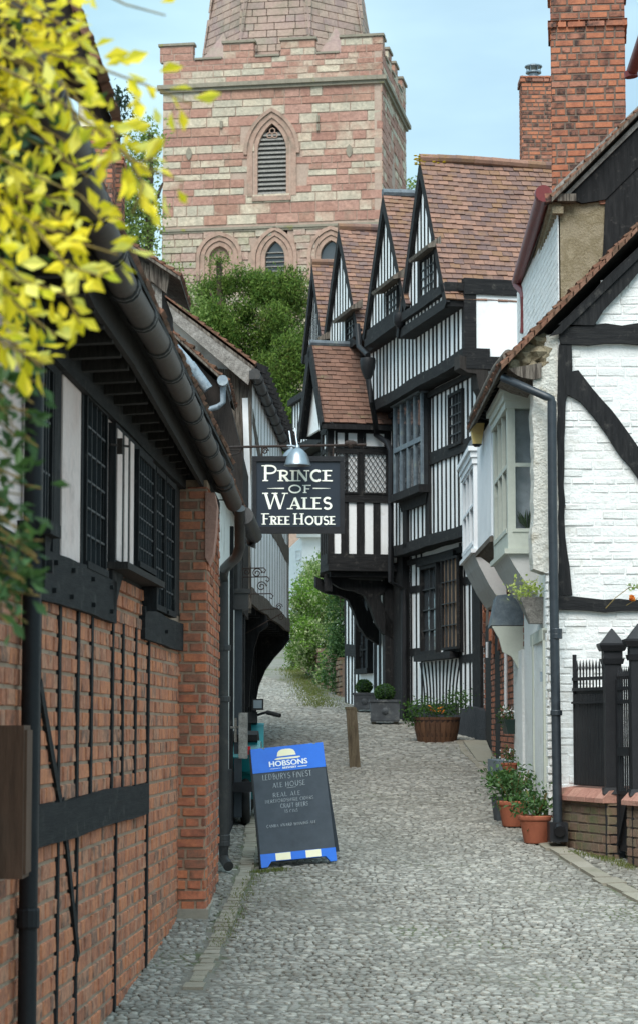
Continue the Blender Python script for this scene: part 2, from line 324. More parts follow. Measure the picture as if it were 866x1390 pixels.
M['silver']=mat('lime_variegated_leaf',['#6d8a36','#a5b85a','#c2c878','#88a046'],rough=.6,attr=True,namt=.2,bump=0,trans=.4,speck=0)
M['flower']=mat('orange_petal',['#c0501c','#d9822a','#e0a33a'],rough=.6,attr=True,bump=0,trans=.3,speck=0)
M['bark']=mat('rough_bark',['#3a3028','#54473b','#463a30'],rough=.95,scale=(4,4,1),ns=5,bs=20,bump=1)
M['twig']=mat('thin_twig',['#6d5c34','#857242'],rough=.9,bump=.2)
M['terra']=mat('terracotta',['#96553f','#a8634a','#9c5a44'],rough=.8,ns=4,bs=40,bump=.2,speck=.06,stain='#c09884',stain_s=7,stain_t=(.62,.85))
M['compost']=mat('dark_compost',['#1c1612','#2c231c'],rough=1,bump=1)
M['barrel']=mat('oak_barrel_stave',['#4a3527','#6a4c38','#5a4030','#3c2c22'],rough=.85,attr=True,scale=(6,6,1),ns=3,namt=.5,bs=15,bump=.6,speck=.15)
M['band']=mat('rusty_barrel_band',['#2b211d','#3f2e26'],rough=.7,ns=9,bs=40,bump=.3)
M['post']=mat('old_oak_post',['#4e4537','#6b604e','#5c5142','#3f382d'],rough=.9,scale=(9,9,1),ns=3,bs=14,bump=.8,speck=.2,stain='#545a3a',stain_s=4,stain_t=(.58,.75))
M['signblue']=mat('navy_sign_board',[(.012,.017,.027,1),(.018,.024,.036,1)],rough=.35,ns=4,bs=40,bump=.08,spec=.45,speck=.05)
M['signink']=mat('ivory_sign_lettering',['#efeee0','#f4f3e6'],rough=.5,bump=0,speck=0)
M['steel']=mat('brushed_steel_lamp',['#7a8288','#949ba0'],rough=.38,metal=.8,ns=6,bs=40,bump=.05,speck=.02)
M['blue']=mat('royal_blue_board',['#1a60c6','#206cd2'],rough=.35,ns=4,bs=40,bump=.05,speck=.03,spec=.5)
M['chalkb']=mat('chalkboard',['#363b41','#40464d','#3a4046'],rough=.65,ns=3,bs=15,bump=.05,speck=.08,stain='#474c52',stain_s=4,stain_t=(.5,.9))
M['chalk']=mat('white_chalk',['#757b80','#a9aeb1','#5c6267'],rough=1,ns=25,bs=60,bump=0)
M['ivory']=mat('cream_print',['#e9dfb8','#f0e8c8'],rough=.5,bump=0,speck=0)
M['white']=mat('white_print',['#e6e8ea'],rough=.5,bump=0,speck=0)
M['tealpaint']=mat('teal_scooter_paint',['#157a82','#1d8a92'],rough=.3,bump=0,spec=.5,speck=.02)
M['rubber']=mat('black_rubber',[(.012,.012,.012,1),(.02,.02,.02,1)],rough=.7,bump=.2)
M['redlens']=mat('red_lens',['#a01018','#c01820'],rough=.2,bump=0,spec=.6,speck=0)
M['amber']=mat('amber_lantern_glass',['#d2b062','#e2c684'],rough=.25,bump=0,spec=.6,speck=.05)
M['pot_cream']=mat('cream_chimney_pot',['#b9ac94','#cabfa8','#a89a80'],rough=.9,ns=3,bs=15,bump=.4)
M['coping']=mat('pink_brick_coping',['#8d6355','#a8796a','#b08474','#96695a'],rough=.9,attr=True,ns=7,bs=35,bump=.6,speck=.15,stain='#6d7050',stain_s=4,stain_t=(.6,.8))
M['wood_box']=mat('brown_cable_box',['#4d382c','#5e4536','#6a4f3f'],rough=.7,scale=(9,9,1),ns=3,bs=14,bump=.4,speck=.1)
M['zinc']=mat('dull_zinc_planter',['#33363a','#44484c','#50555a'],rough=.6,ns=4,bs=20,bump=.3,spec=.4,stain='#6a6c6a',stain_s=6)
M['greenplastic']=mat('dark_green_plastic',['#24332f','#2f403b'],rough=.5,bump=0)
# ================================================================ helpers for windows etc.
def window(f,u0,u1,z0,z1,off,parent,fm,gm,cols=2,rows=3,fw=.05,bar=.02,depth=.05,curtain=None,label=None,recess=.03,bm_=None,cd=0):
    m=MB()
    m.fb(f,u0,u1,z1-fw,z1,off-recess,off+depth); m.fb(f,u0,u1,z0,z0+fw,off-recess,off+depth+.01)
    m.fb(f,u0,u0+fw,z0+fw,z1-fw,off-recess,off+depth-.002); m.fb(f,u1-fw,u1,z0+fw,z1-fw,off-recess,off+depth-.002)
    a,b,c,d=u0+fw,u1-fw,z0+fw,z1-fw
    w=m.build('window',fm,parent,label=label)
    k=MB()
    for i in range(1,cols): x=a+(b-a)*i/cols; k.fb(f,x-bar/2,x+bar/2,c,d,off-recess+.002,off+.012)
    for i in range(1,rows): z=c+(d-c)*i/rows; k.fb(f,a,b,z-bar/2,z+bar/2,off-recess+.004,off+.009)
    if k.f: k.build('glazing_bars',bm_ or fm,w)
    g=MB(); g.fb(f,a,b,c,d,off-recess+.0,off-recess+.004); g.build('pane',gm,w)
    if curtain:
        g=MB(); g.fb(f,a,b,c,d,off-recess-cd-.012,off-recess-cd-.008); g.build('curtain',curtain,w)  # hangs curtains, and sheets coloured as pane reflections in oriel and bay
    return w
def lattice(mb,f,u0,u1,z0,z1,off,s=.12,w=.012,asp=1.5):
    W=u1-u0;H=z1-z0
    n=int((W+H/asp)/s)+2
    for sg in (1,-1):
        for i in range(-n,n*2):
            # line u = c + sg*(z)/asp
            c=i*s; pts=[]
            ua=c; ub=c+sg*H/asp; 
            za,zb=0,H
            def clip(t0,t1):
                return t0,t1
            if ub==ua: continue
            t0,t1=0,1
            for lim,s_ in ((0,1),(W,-1)):
                fa=(ua-lim)*s_; fb_=(ub-lim)*s_
                if fa<0 and fb_<0: t0,t1=1,0;break
                if fa<0: t0=max(t0,fa/(fa-fb_))
                elif fb_<0: t1=min(t1,fa/(fa-fb_))
            if t1-t0<.02: continue
            p=(u0+ua+(ub-ua)*t0,z0+H*t0); q=(u0+ua+(ub-ua)*t1,z0+H*t1)
            mb.beam(f,p,q,w,off+(0.0 if sg>0 else .002),off+.008+(0 if sg>0 else .002),0,9)
def pipe(path,r,name='downpipe'): 
    m=MB(); m.tube(path,r,12); return m
def collars(mb,pts,r,h=.05,ax=V((0,0,1))):
    for p in pts: mb.lathe(V(p)-ax*h/2,[(r,0),(r*1.06,h*.1),(r*1.06,h*.9),(r,h)],14,ax)
# ================================================================ LEFT NEAR HOUSE (brick and timber)
FL=Fac((-1.84+.045*5,5),(-1.84+.045*17.25,17.25))
UE=FL.L
H1=thing('timber_framed_house','low house of orange brick between dark timbers with a long dark gutter, left foreground','house',(-1.5,11,gz(11)))
m=MB(); m.fb(FL,-1,UE,.2,4.62,-4,-.008)
m.build('wall',M['mortar'],H1)
m=MB(); fmason(m,FL,-.95,UE+.02,.5,3.30,-.012,ch=.094,l0=.235,l1=.125,gap=.014,depth=.012,jit=.005)
m.build('brick_infill',M['brick'],H1,fix=False)
# plaster field above the beam
m=MB(); m.fb(FL,-.9,UE,3.5,4.6,-.03,-.002); m.build('timber_lining',M['timber_tar'],H1)
m=MB()
for a,b,z0,z1 in ((-20,40,3.5,4.55),(82.5,108,3.52,4.5),(141.5,154,3.3,4.5)):
    m.prism(FL,wobble([(FL.U(a,.004),z0),(FL.U(b,.004),z0),(FL.U(b,.004),z1),(FL.U(a,.004),z1)],.006,.2),-.02,.006)
m.build('plaster_panel',M['plaster_pink'],H1)
m=MB(); fmason(m,FL,FL.U(156),FL.U(200),3.29,3.6,-.01,ch=.098,l0=.235,l1=.125,gap=.021,depth=.022,jit=.005); m.build('brick_infill',M['brick'],H1,fix=False)
def timb(lst,f,mat_,par,name='timber_beam',w=.1,o0=-.02,o1=.03,wob=.008,label=None):
    m=MB()
    for e in lst:
        ww=e[4] if len(e)>4 else w
        m.bpx(f,e[:2],e[2:4],ww,o0,o1,wob)
    return m.build(name,mat_,par,label=label)
zb=(3.28,3.52)
m=MB(); m.beam(FL,(-.8,3.40),(FL.U(158,.03),3.40),.25,-.02,.035,.008); m.beam(FL,(FL.U(197,.03),3.34),(UE-.02,3.34),.21,-.02,.034,.008)
m.build('bressumer',M['timber_h'],H1,label='upper dark level beam with pegs')
m=MB(); m.beam(FL,(-.9,2.19),(FL.U(204,.03),2.19),.20,-.02,.034,.008); m.build('mid_rail',M['timber_h'],H1)
m=MB()
for px in (71,150,225,95,125): 
    for zz in (3.33,3.47):
        u=FL.U(px,.03)+R.uniform(-.05,.05); m.fb(FL,u-.012,u+.012,zz-.012,zz+.012,.03,.055)
m.build('pegs',M['timber'],H1)
m=MB()
for px in (62,89,114,132,160,174,191):
    u=FL.U(px,.03); m.beam(FL,(u,2.28),(u,3.3),.07,-.015,.009,.008)
for px in (89,114,166): 
    u=FL.U(px,.028); m.beam(FL,(u,.6),(u,2.1),.06,-.015,.009,.008)
u=FL.U(207,.03); m.beam(FL,(u,.8),(u+.03,3.3),.07,-.015,.012,.012)
m.build('stud',M['timber'],H1)
m=MB(); m.bpx(FL,(56,930),(84,1090),.075,-.01,.014); m.bpx(FL,(86,1090),(108,1299),.075,-.01,.014)
m.build('brace',M['timber'],H1)
# upper posts
m=MB()
for px,w in ((76,.2),(111,.08),(140.5,.05),(155.5,.05),(221.5,.09),(238,.2)):
    u=FL.U(px,.012); m.beam(FL,(u,3.5),(u,4.62),w,-.02,.012,.006)
m.build('post',M['timber'],H1)
m=MB(); m.beam(FL,(0,4.55),(UE,4.55),.16,-.02,.045,.006); m.build('wall_plate',M['timber_h'],H1)
def uwin(a,b,z0,z1,off=.01,c=3,r=6,gm='glass',cur=None):
    return window(FL,FL.U(a,off),FL.U(b,off),z0,z1,off,H1,M['timber'],M[gm],c,r,.04,.012,.02,curtain=M[cur] if cur else None,bm_=M['came'])
uwin(44,66,3.6,4.45,gm='glass_clear',cur='curtain_and_reflection',c=5,r=3); uwin(112,141,3.52,4.5,c=4,r=6); uwin(208,221,3.46,4.45,c=3,r=7,gm='glass_clear',cur='slate'); uwin(222,235,3.46,4.45,c=3,r=7,gm='glass_clear',cur='slate')  # first window's pale sheet stands in for light reflected on its panes
# projecting oriel
ua,ub=FL.U(158,.06),FL.U(209,.06)
m=MB(); m.fb(FL,ua,ub,3.62,4.45,0,.05); o=m.build('oriel',M['timber'],H1)
window(FL,FL.U(184,.06),FL.U(207,.06),3.66,4.4,.06,o,M['timber'],M['glass_clear'],6,7,.035,.01,.02,bm_=M['came'],curtain=M['curtain_and_reflection'])  # pale sheet behind the panes imitates their reflection of the lane
m=MB()
for a,b in ((158.5,165),(168.5,173),(176.5,181)): m.fb(FL,FL.U(a,.056),FL.U(b,.056),3.64,4.42,.03,.056)
m.build('plaster_panel',M['plaster_pink'],o)
m=MB(); m.fb(FL,ua-.02,ub+.05,3.585,3.625,-.01,.13); 
m.build('sill',M['timber_tar'],o)
m=MB(); m.prism(FL,[(ub-.16,3.42),(ub-.16,3.58),(ub-.02,3.58)],0,.1); m.prism(FL,[(ua+.02,3.58),(ua+.5,3.58),(ua+.25,3.42),(ua+.05,3.3)],0,.035); m.build('bracket',M['timber'],o)
m=MB(); u=FL.U(50,.1); m.fb(FL,u,u+.3,3.54,3.6,0,.16); m.prism(FL,[(u+.1,3.3),(u+.1,3.54),(u+.28,3.54)],0,.12); m.build('sill_bracket',M['timber'],H1)
# latch / hook ironwork
m=MB(); a=FL.at(150,603,.06); m.bar(a,a+V((.1,.1,0)),.012); m.bar(a+V((.05,.05,-.05)),a+V((.05,.05,.04)),.03); m.build('casement_stay',M['iron_rust'],H1)
# pier at the far end
PX0=FL.w(UE,0,0)
FPn=Fac((-1.20,17.25),(-.849,17.25))
m=MB(); m.box(-1.3,-.858,17.262,19.4,.9,4.55); m.build('pier_core',M['mortar'],H1)
m=MB(); fmason(m,FPn,0,.345,1.28,4.5,-.03,ch=.078,l0=.225,l1=.115,gap=.012,depth=.03,jit=.006)
FPs=Fac((-.86,17.26),(-.86,19.4)); fmason(m,FPs,0,2.1,1.28,4.5,-.02,ch=.078,l0=.225,l1=.115,gap=.012,depth=.03,jit=.006)
m.build('pier_brickwork',M['brick_pier'],H1,fix=False)
m=MB(); m.box(-1.22,-.83,17.2,19.3,1.0,1.29); m.build('pier_plinth',M['flag'],H1)
m=MB(); pl=[(.33,4.45),(.33,3.95),(.36,3.9),(.39,3.98),(.41,4.15),(.42,4.35),(.40,4.45)]
m.prism(FPn,pl,-.3,.01); m.build('corbel',M['coping'],H1)
# eave: soffit, fascia, gutter, roof
Gp=[V((-.93,5,4.69)),at(98,203,7.8),at(164,380,10.2),at(213,463,11.9),at(240,518,13.2),at(267,574,14.9),at(301,646,17.6),at(318,684,18.2)]
m=MB(); m.tube(Gp,.066,14); o=m.build('gutter',M['gutter_brown'],H1,smooth=True,label='long dusty brown-black gutter with banded joints')
m=MB()
def along(path,d):
    for i in range(len(path)-1):
        s=(path[i+1]-path[i]).length
        if d<=s: return path[i].lerp(path[i+1],d/s),(path[i+1]-path[i]).normalized()
        d-=s
    return path[-1],(path[-1]-path[-2]).normalized()
d=.4
while d<13.2:
    p,t=along(Gp,d); collars(m,[p],.072,.035,t); collars(m,[p+t*.07],.072,.025,t)
    d+=.82
m.build('gutter_joint',M['gutter'],o)
m=MB()
for i in range(len(Gp)-1): m.bar(Gp[i]+V((-.13,0,-.06)),Gp[i+1]+V((-.13,0,-.06)),.03,.14)
m.build('fascia',M['timber_tar'],H1)
m=MB()
for i in range(len(Gp)-1):
    a,b=Gp[i],Gp[i+1]; wa=V((-1.84+.045*a.y-.05,a.y,4.64)); wb=V((-1.84+.045*b.y-.05,b.y,4.64))
    za=V((-.08,0,.07)); m.hexa([wa,wb,b+za,a+za,wa+V((0,0,.04)),wb+V((0,0,.04)),b+za+V((0,0,.03)),a+za+V((0,0,.03))])
m.build('soffit',M['timber_tar'],H1)
m=MB()
y=5.2
while y<18:
    x0=-1.84+.045*y; x1=-.97+ (.1*(y-5)/13); m.bar((x0-.1,y,4.58),(x1-.1,y,4.60),.07,.08); y+=.42
m.build('rafter_foot',M['timber_tar'],H1)
m=MB(); U=(Gp[-1]-Gp[0]); U.z=0; L=U.length; S=V((-.8,0,.62))
for i in range(1): tiles(m,Gp[0]+V((0,0,.08)),U,S,L,4.2,gauge=.14,tw=.2,jit=.008)
m.build('roof',M['tile_old'],H1,fix=False)
m=MB(); p=Gp[0]+V((0,0,.05)); q=V((p.x+L*U.normalized().x,p.y+L,4.72)); s=S.normalized()*4.2
m.hexa([p,q,q+s,p+s,p+V((0,0,.03)),q+V((0,0,.03)),q+s+V((0,0,.03)),p+s+V((0,0,.03))]); m.build('roof_boarding',M['timber_tar'],H1)
m=MB(); a=V((-1.6,17.79,4.62)); m.prism(Fac((-5.2,17.79),(-.9,17.79)),[(0.2,4.6),(4.2,4.6),(4.2,4.75),(.6,7.3),(.2,7.3)],-.04,.0); m.build('gable_wall',M['timber_tar'],H1)
# near tall pipe and box
DP=thing('downpipe','thick dark rainwater pipe on the orange brick wall at the left edge','downpipe',(-1.36,10.3,gz(10.3)))
p=at(40,1100,10.35); m=MB(); m.tube([(p.x,p.y,.5),(p.x,p.y,4.64)],.043,14); o=m.build('pipe',M['iron'],DP,smooth=True)
m=MB(); collars(m,[(p.x,p.y,1.8),(p.x,p.y,3.4)],.05,.09); m.fb(Fac((p.x-.09,p.y-.0),(p.x+.09,p.y)),0,.18,3.37,3.43,-.05,-.03); m.build('collar',M['iron'],DP)
m=MB(); a=at(2,985,9.75);b=at(42,1190,9.95); m.box(a.x-.02,b.x-.012,9.75,9.97,b.z,a.z); m.box(b.x-.014,b.x,9.77,9.95,b.z+.02,a.z-.02)
solo(m,'cable_box',M['wood_box'],(a.x,9.85,b.z),'tall brown wooden box fixed to the brick wall beside the thick pipe','cable box')
# ================================================================ low white linking house behind the pier
FW2=Fac((-.93,19.4),(-.885,26.9))
H2=thing('white_cottage','narrow white-rendered house wall with two downpipes behind the brick pier','house',(-.95,23,gz(23)))
m=MB(); m.fb(FW2,0,FW2.L,gz(19)-.2,4.9,-3,0); m.build('wall',M['plaster_warm'],H2)
m=MB(); m.fb(FW2,2.2,5.5,gz(22),gz(24)+.55,0,.03); m.build('plinth',M['plinth'],H2)
m=MB(); m.fb(FW2,3.6,3.75,gz(23)+.1,4.7,-.01,.035); m.fb(FW2,6.2,6.5,gz(25),4.8,-.01,.05); m.build('post',M['timber'],H2)
m=MB(); tiles(m,FW2.w(-.2,4.88,.15),FW2.u,-FW2.n+V((0,0,.45)),5.6,3.2,.14,.2); m.build('roof',M['tile_old'],H2,fix=False)
m=MB(); q=FW2.w(-.2,4.86,.12);U=FW2.u*5.6;s=(-FW2.n+V((0,0,.45))).normalized()*3.2; m.hexa([q,q+U,q+U+s,q+s]+[k+V((0,0,.02)) for k in (q,q+U,q+U+s,q+s)]); m.build('roof_boarding',M['timber_tar'],H2)
# dormer
FD=Fac((-2.3,22),(-1.5,22))
m=MB(); a=FD.P(150,385);b=FD.P(221,465); 
m.ppx(FD,[(140,350),(221,392),(221,500),(140,520)],-1.6,0)
dm=m.build('dormer',M['timber_tar'],H2)
m=MB()
for px in (208,213,218): m.bpx(FD,(px,384),(px,470),.034,0,.012,.002)
m.build('boarding',M['timber_pale'],dm)
m=MB(); m.ppx(FD,[(150,325),(172,342),(207,362),(229,374),(226,392),(200,380),(168,356),(150,345)],0,.05); m.ppx(FD,[(203,356),(231,370),(226,398),(205,380)],0,.07); m.build('bargeboard',M['timber_grey'],dm)
m=MB(); a=FD.at(245,374,.18); b=FD.at(165,322,.18); tiles(m,a,V((0,1,0)),(b-a),1.7,(b-a).length+.3,.1,.17,thick=.03); m.build('tiled_roof',M['tile_old'],dm,fix=False)
m=MB(); c=V((0,1.7,0)); t=V((0,0,-.02)); m.hexa([a+t*2,b+t*2,b+c+t*2,a+c+t*2,a+t*.5,b+t*.5,b+c+t*.5,a+c+t*.5]); m.build('roof_boarding',M['timber_grey'],dm)
# lean-to roof with galvanised gutter
FB=Fac((-2.5,24.8),(-.8,24.8))
m=MB(); m.ppx(FB,[(205,440),(225,452),(308,530),(330,620),(330,830),(205,830)],-2.0,0); m.build('end_boarding',M['timber_tar'],H2)
m=MB(); a=FB.at(310,519,.12);b=FB.at(215,432,.12); tiles(m,a,V((0,1,0)),(b-a),2.0,(b-a).length,.11,.18,thick=.035,jit=.014); m.build('lean_to_roof',M['tile_old'],H2,fix=False)
m=MB(); c=V((0,2.0,0)); m.hexa([a+t*2,b+t*2,b+c+t*2,a+c+t*2,a+t*.5,b+t*.5,b+c+t*.5,a+c+t*.5]); m.build('lean_to_boarding',M['timber_grey'],H2)
m=MB(); m.tube([FB.at(222,452,.2),FB.at(254,488,.2),FB.at(283,526,.2)],.045,12); m.tube([FB.at(258,494,.19),FB.at(283,528,.19)],.058,12); m.build('verge_gutter',M['galv'],H2,smooth=True)
m=MB(); m.tube([FB.at(303,522,.15),FB.at(303,546,.15),FB.at(296,552,.15),FB.at(268,561,.15)],.032,12); m.tube([FB.at(303,519,.15)+V((0,-.1,.01)),FB.at(303,519,.15)+V((0,1.2,.01))],.06,12); m.build('outlet_pipe',M['galv'],H2,smooth=True)
m=MB(); a=FB.at(254,520,.0); m.tube([a,a+V((.0,-.35,0))],.085,14); m.build('purlin_end',M['lead'],H2,smooth=True)
# downpipes
def dpipe(px,py,D,r,path,label,matn,shoe=True):
    p=path[-1]; e=thing('downpipe',label,'downpipe',(p.x,p.y,gz(p.y)))
    m=MB(); m.tube(path,r,14); m.build('pipe',M[matn],e,smooth=True); return e
x1=at(304,1100,19.9)
gz0=gz(19.9)
e=dpipe(0,0,0,.045,[at(326,690,18.3),at(326,742,18.6),at(322,756,19.0),at(312,765,19.5),at(305,772,19.8),at(303.5,790,19.9),V((x1.x,19.9,gz0+.22)),V((x1.x,19.9,gz0+.12)),V((x1.x+.05,19.75,gz0+.06))],'dark pipe bending from the long gutter down beside the brick pier, shoe at the bottom','gutter')
m=MB(); collars(m,[(x1.x,19.9,z) for z in (gz0+.25,gz0+.3,2.9+.0,3.35)],.054,.05); m.build('collar',M['gutter'],e)
m=MB(); m.tube([at(332,700,18.4),at(345,728,18.9),at(340,742,18.9)],[.075,.07,.05],12); m.build('rainwater_head',M['gutter'],e,smooth=True)
x2=at(323.5,1000,23.3); g2=gz(23.3)
e=thing('downpipe','square slate-grey pipe with battered hopper head on the white wall behind the brick pier','downpipe',(x2.x,23.3,g2))
m=MB(); m.box(x2.x-.04,x2.x+.04,23.26,23.34,g2+.1,at(323,825,23.3).z); m.build('pipe',M['iron_blue'],e)
m=MB(); a=at(323,800,23.3); m.box(a.x-.11,a.x+.11,23.2,23.4,at(0,828,23.3).z,at(0,806,23.3).z); m.box(a.x-.13,a.x+.13,23.18,23.42,at(0,806,23.3).z,at(0,800,23.3).z); m.build('hopper_head',M['gutter'],e)
m=MB(); m.tube([at(323,760,23.3),at(323,806,23.3)],.045,12); m.build('inlet_pipe',M['gutter'],e)
# grey wall box
m=MB(); a=at(329,968,22.2);b=at(331,1030,22.2); m.box(a.x-.03,a.x+.05,22.1,22.4,b.z,a.z); m.tube([at(313,988,22.2),at(326,988,22.2)],.012,8); m.tube([at(320,975,22.2),at(320,1008,22.2)],.014,8)
solo(m,'meter_box',M['timber_pale'],(a.x,22.25,b.z),'slim grey box on the white wall beside the square downpipe','meter box')
# ================================================================ far-left jettied house
F3=Fac((-.82,27),(-.47,35.3))
H3=thing('jettied_house','leaning jettied house on a dark curved bracket, left side beyond the pub sign','house',(-1.2,31,gz(31)))
zj=F3.P(342,808)[1]; ze=F3.P(345,508)[1]
FE3=Fac((-4.4,27),(-.82,27))
m=MB(); m.prism(FE3,[(0,ze+2.4),(.4,ze+2.6),(3.5,ze-.02),(3.5,zj),(2.8,zj-.3),(0,zj-.3)],-8.2,-.04); m.build('wall',M['plaster_warm'],H3)
m=MB(); m.prism(F3,[(0,zj-.02),(F3.L,zj+.0),(F3.L,ze-.3),(0,ze-.02)],-.05,0); m.build('lane_front',M['plaster'],H3)
m=MB()
for i in range(15):
    u=.15+i*.58; m.beam(F3,(u,zj),(u+R.uniform(-.05,.05),ze-.05),.075,-.01,.002,.01,.4)
m.beam(F3,(F3.L-.28,zj-.1),(F3.L-.28,ze-.2),.2,-.02,.005,.01)
m.build('stud',M['timber_grey'],H3)
m=MB(); m.beam(F3,(0,zj-.02),(F3.L,zj-.02),.2,-.02,.02,.015); m.beam(F3,(2.6,zj+1.25),(F3.L,zj+1.05),.26,-.01,.006,.02); m.beam(F3,(.3,zj+2.2),(3.6,zj+1.15),.2,-.01,.007,.02)
m.build('rail',M['timber_grey'],H3)
m=MB(); 
for i in range(17):
    px=258+i*5.0
    m.bpx(FE3,(px,500+max(0,(px-300)*.1)),(px+R.uniform(-1,1),832),.046,0,.035+R.uniform(0,.03),.006,.25)
m.bpx(FE3,(336,505),(336,826),.09,0,.09,.01)
m.build('end_boarding',M['timber_grey'],H3)
m=MB(); m.bpx(FE3,(333,540),(337,700),.07,.09,.1,.004); m.build('corner_strip',M['plaster'],H3)
# verge + roof
a=FE3.at(346,498,.35); b=FE3.at(200,388,.35); 
m=MB(); tiles(m,a+V((0,0,.04)),V((.042,1,0)),(b-a),8.9,(b-a).length+.2,.11,.18,thick=.03,jit=.012); m.build('roof',M['tile_old'],H3,fix=False)
m=MB(); c=V((.36,8.9,0)); m.hexa([a+t*2,b+t*2,b+c+t*2,a+c+t*2,a,b,b+c,a+c]); m.build('roof_boarding',M['timber_grey'],H3)
m=MB(); m.ppx(FE3,[(344,500),(337,522),(205,410),(200,392)],.30,.345); m.build('bargeboard',M['timber_pale'],H3)
m=MB(); b2=b+V((-1.2,0,-.9)); m.hexa([b+t,b2+t,b2+c+t,b+c+t,b,b2,b2+c,b+c]); m.build('rear_roof_slope',M['tile_old'],H3)
m=MB(); g0=at(346,507,26.6); g1=V((g0.x+.36,35.6,g0.z-.05)); m.tube([g0,g1],.065,12); m.bar(g0+V((0,.02,-.02)),g0+V((0,-.05,-.02)),.13,.1); o=m.build('gutter',M['gutter'],H3,smooth=True)
m=MB(); tt=(g1-g0).normalized()
for i in range(10): collars(m,[g0+(g1-g0)*((i+.5)/10)],.074,.06,tt)
m.build('gutter_joint',M['gutter'],o)
m=MB()
for i in range(20): y=27+i*.43; m.bar((-.85+.042*(y-27)-.15,y,ze+.12),(-.72+.042*(y-27)+.1,y,ze-.04),.06,.09)
m.build('rafter_foot',M['timber'],H3)
# underside and bracket
FG3=Fac((-1.0,27.3),(-1.02,35.3))
m=MB(); m.fb(FG3,0,FG3.L,gz(27),zj-.05,-.3,0); m.build('ground_floor_wall',M['timber_tar'],H3)
m=MB(); 
for i in range(12):
    y=27.5+i*.7; xo=-.82+.042*(y-27); m.bar((-1.2,y,zj-.12),(xo-.02,y,zj-.12),.13,.15)
m.build('joist',M['timber'],H3)
m=MB()
for i in range(7):
    u=.3+i*1.2; m.beam(FG3,(u,gz(27.3+u)),(u,zj-.1),.16,0,.06,.01)
m.build('ground_post',M['timber'],H3)
FK=Fac((-1.1,35.2),(-.3,35.2))
m=MB(); m.ppx(FK,[(392,845),(393,868),(384,880),(372,893),(360,910),(351,932),(347,955),(346,1003),(325,1003),(325,845)],-.3,0,wob=.01,seg=.15); m.build('bracket',M['timber'],H3,label='big curved black bracket under the jetty')
FK2=Fac((-1.1,29.5),(-.5,29.5))
m=MB(); m.ppx(FK2,[(362,835),(364,850),(352,858),(345,880),(342,905),(338,960),(325,960),(325,835)],-.25,0,wob=.01,seg=.15); m.build('bracket',M['timber'],H3)
# scroll ironwork
def scroll(mb,f,c,r,turn=1,w=.012,off=0,n=22):
    pts=[]
    for i in range(n):
        a=i/(n-1)*math.pi*3.2; rr=r*(1-.78*i/(n-1)); pts.append(f.w(c[0]+turn*math.cos(a)*rr,c[1]+math.sin(a)*rr,off))
    mb.tube(pts,w/2,5)
FI=Fac((-1.0,24.2),(0,24.2))
m=MB()
for (x,y) in ((361,771),(366,783),(371,806)):
    m.tube([FI.at(312,y+1),FI.at(x-3,y),FI.at(x,y+3),FI.at(x-2,y+7),FI.at(x-5,y+5)],.007,6)
for px in (319,340): m.tube([FI.at(px,769),FI.at(px,812)],.006,6)
for c in ((349,778),(355,796)): scroll(m,FI,FI.P(*c),.055,1)
scroll(m,FI,FI.P(335,776),.045,-1)
solo(m,'iron_bracket',M['iron_rust'],FI.at(315,806),'three-armed iron scroll bracket, empty, below the hanging pub sign','bracket')
FI=Fac((-.9,28.5),(0,28.5))
m=MB(); m.tube([FI.at(322,832),FI.at(378,826)],.008,6); m.tube([FI.at(330,862),FI.at(352,850),FI.at(384,832)],.008,6)
for c in ((379,824),(382,838)): scroll(m,FI,FI.P(*c),.045,1)
solo(m,'iron_bracket',M['iron_rust'],FI.at(322,850),'smaller curled iron bracket low against the leaning jettied house','bracket')
# ================================================================ BLACK AND WHITE HOUSE with four gables
FG=Fac((2.53,35),(2.53-.22*12,47))     # ground floor plane, u from near to far
o1,o2=.24,.52
HB=thing('gabled_timber_house','tall black and white timbered house with a row of four steep tiled gables','house',FG.w(5,gz(40),0),None)
# key heights
z2a=FG.P(625,484,o2)[1]; z2b=FG.P(604,401,o2+.1)[1]      # second floor bottom / eave
z1a=FG.P(628,721,o1)[1]
u_near=FG.U(604,o2+.3,401)-.03
u_far=12.0
zt=z2b
m=MB()
m.fb(FG,u_near,FG.U(468,0,860),gz(34)-.2,z1a,-6,-.004); m.build('ground_storey_wall',M['plaster'],HB)
uf1=FG.U(447,o1,650)
m=MB(); m.fb(FG,u_near,uf1,z1a,z2a,-6,o1-.004); m.build('first_storey_wall',M['plaster'],HB)
m=MB(); m.fb(FG,u_near,u_far,z2a,zt,-6,o2-.004); m.build('second_storey_wall',M['plaster'],HB)
def studs(f,ua,ub,z0,z1,off,sp,w,name='stud',skip=(),par=None,matn='timber',jit=.02,lean=.0,o0=-.01):
    m=MB(); u=ua
    while u<ub:
        c=u+R.uniform(-jit,jit)
        if not any(a<c<b for a,b in skip): m.beam(f,(c,z0),(c+lean+R.uniform(-jit,jit)*.7,z1),w*R.uniform(.85,1.1),off+o0,off+.005,.007,.35)
        u+=sp
    return m.build(name,M[matn],par or HB)
# second floor studs
uL=FG.U(512,o2,520)
studs(FG,u_near+.1,u_far,z2a,zt,o2,.25,.09)
m=MB(); m.beam(FG,(u_near-.05,z2a-.02),(u_far,z2a-.02),.19,o1-.1,o2+.05,.012); m.beam(FG,(u_near-.02,z2a-.2),(u_far,z2a-.2),.09,0,o1+.06,.008); m.build('upper_bressumer',M['timber_h'],HB)
m=MB(); m.beam(FG,(u_near-.02,zt),(u_far,zt),.12,o2-.02,o2+.1,.01); m.build('wall_plate',M['timber_h'],HB)
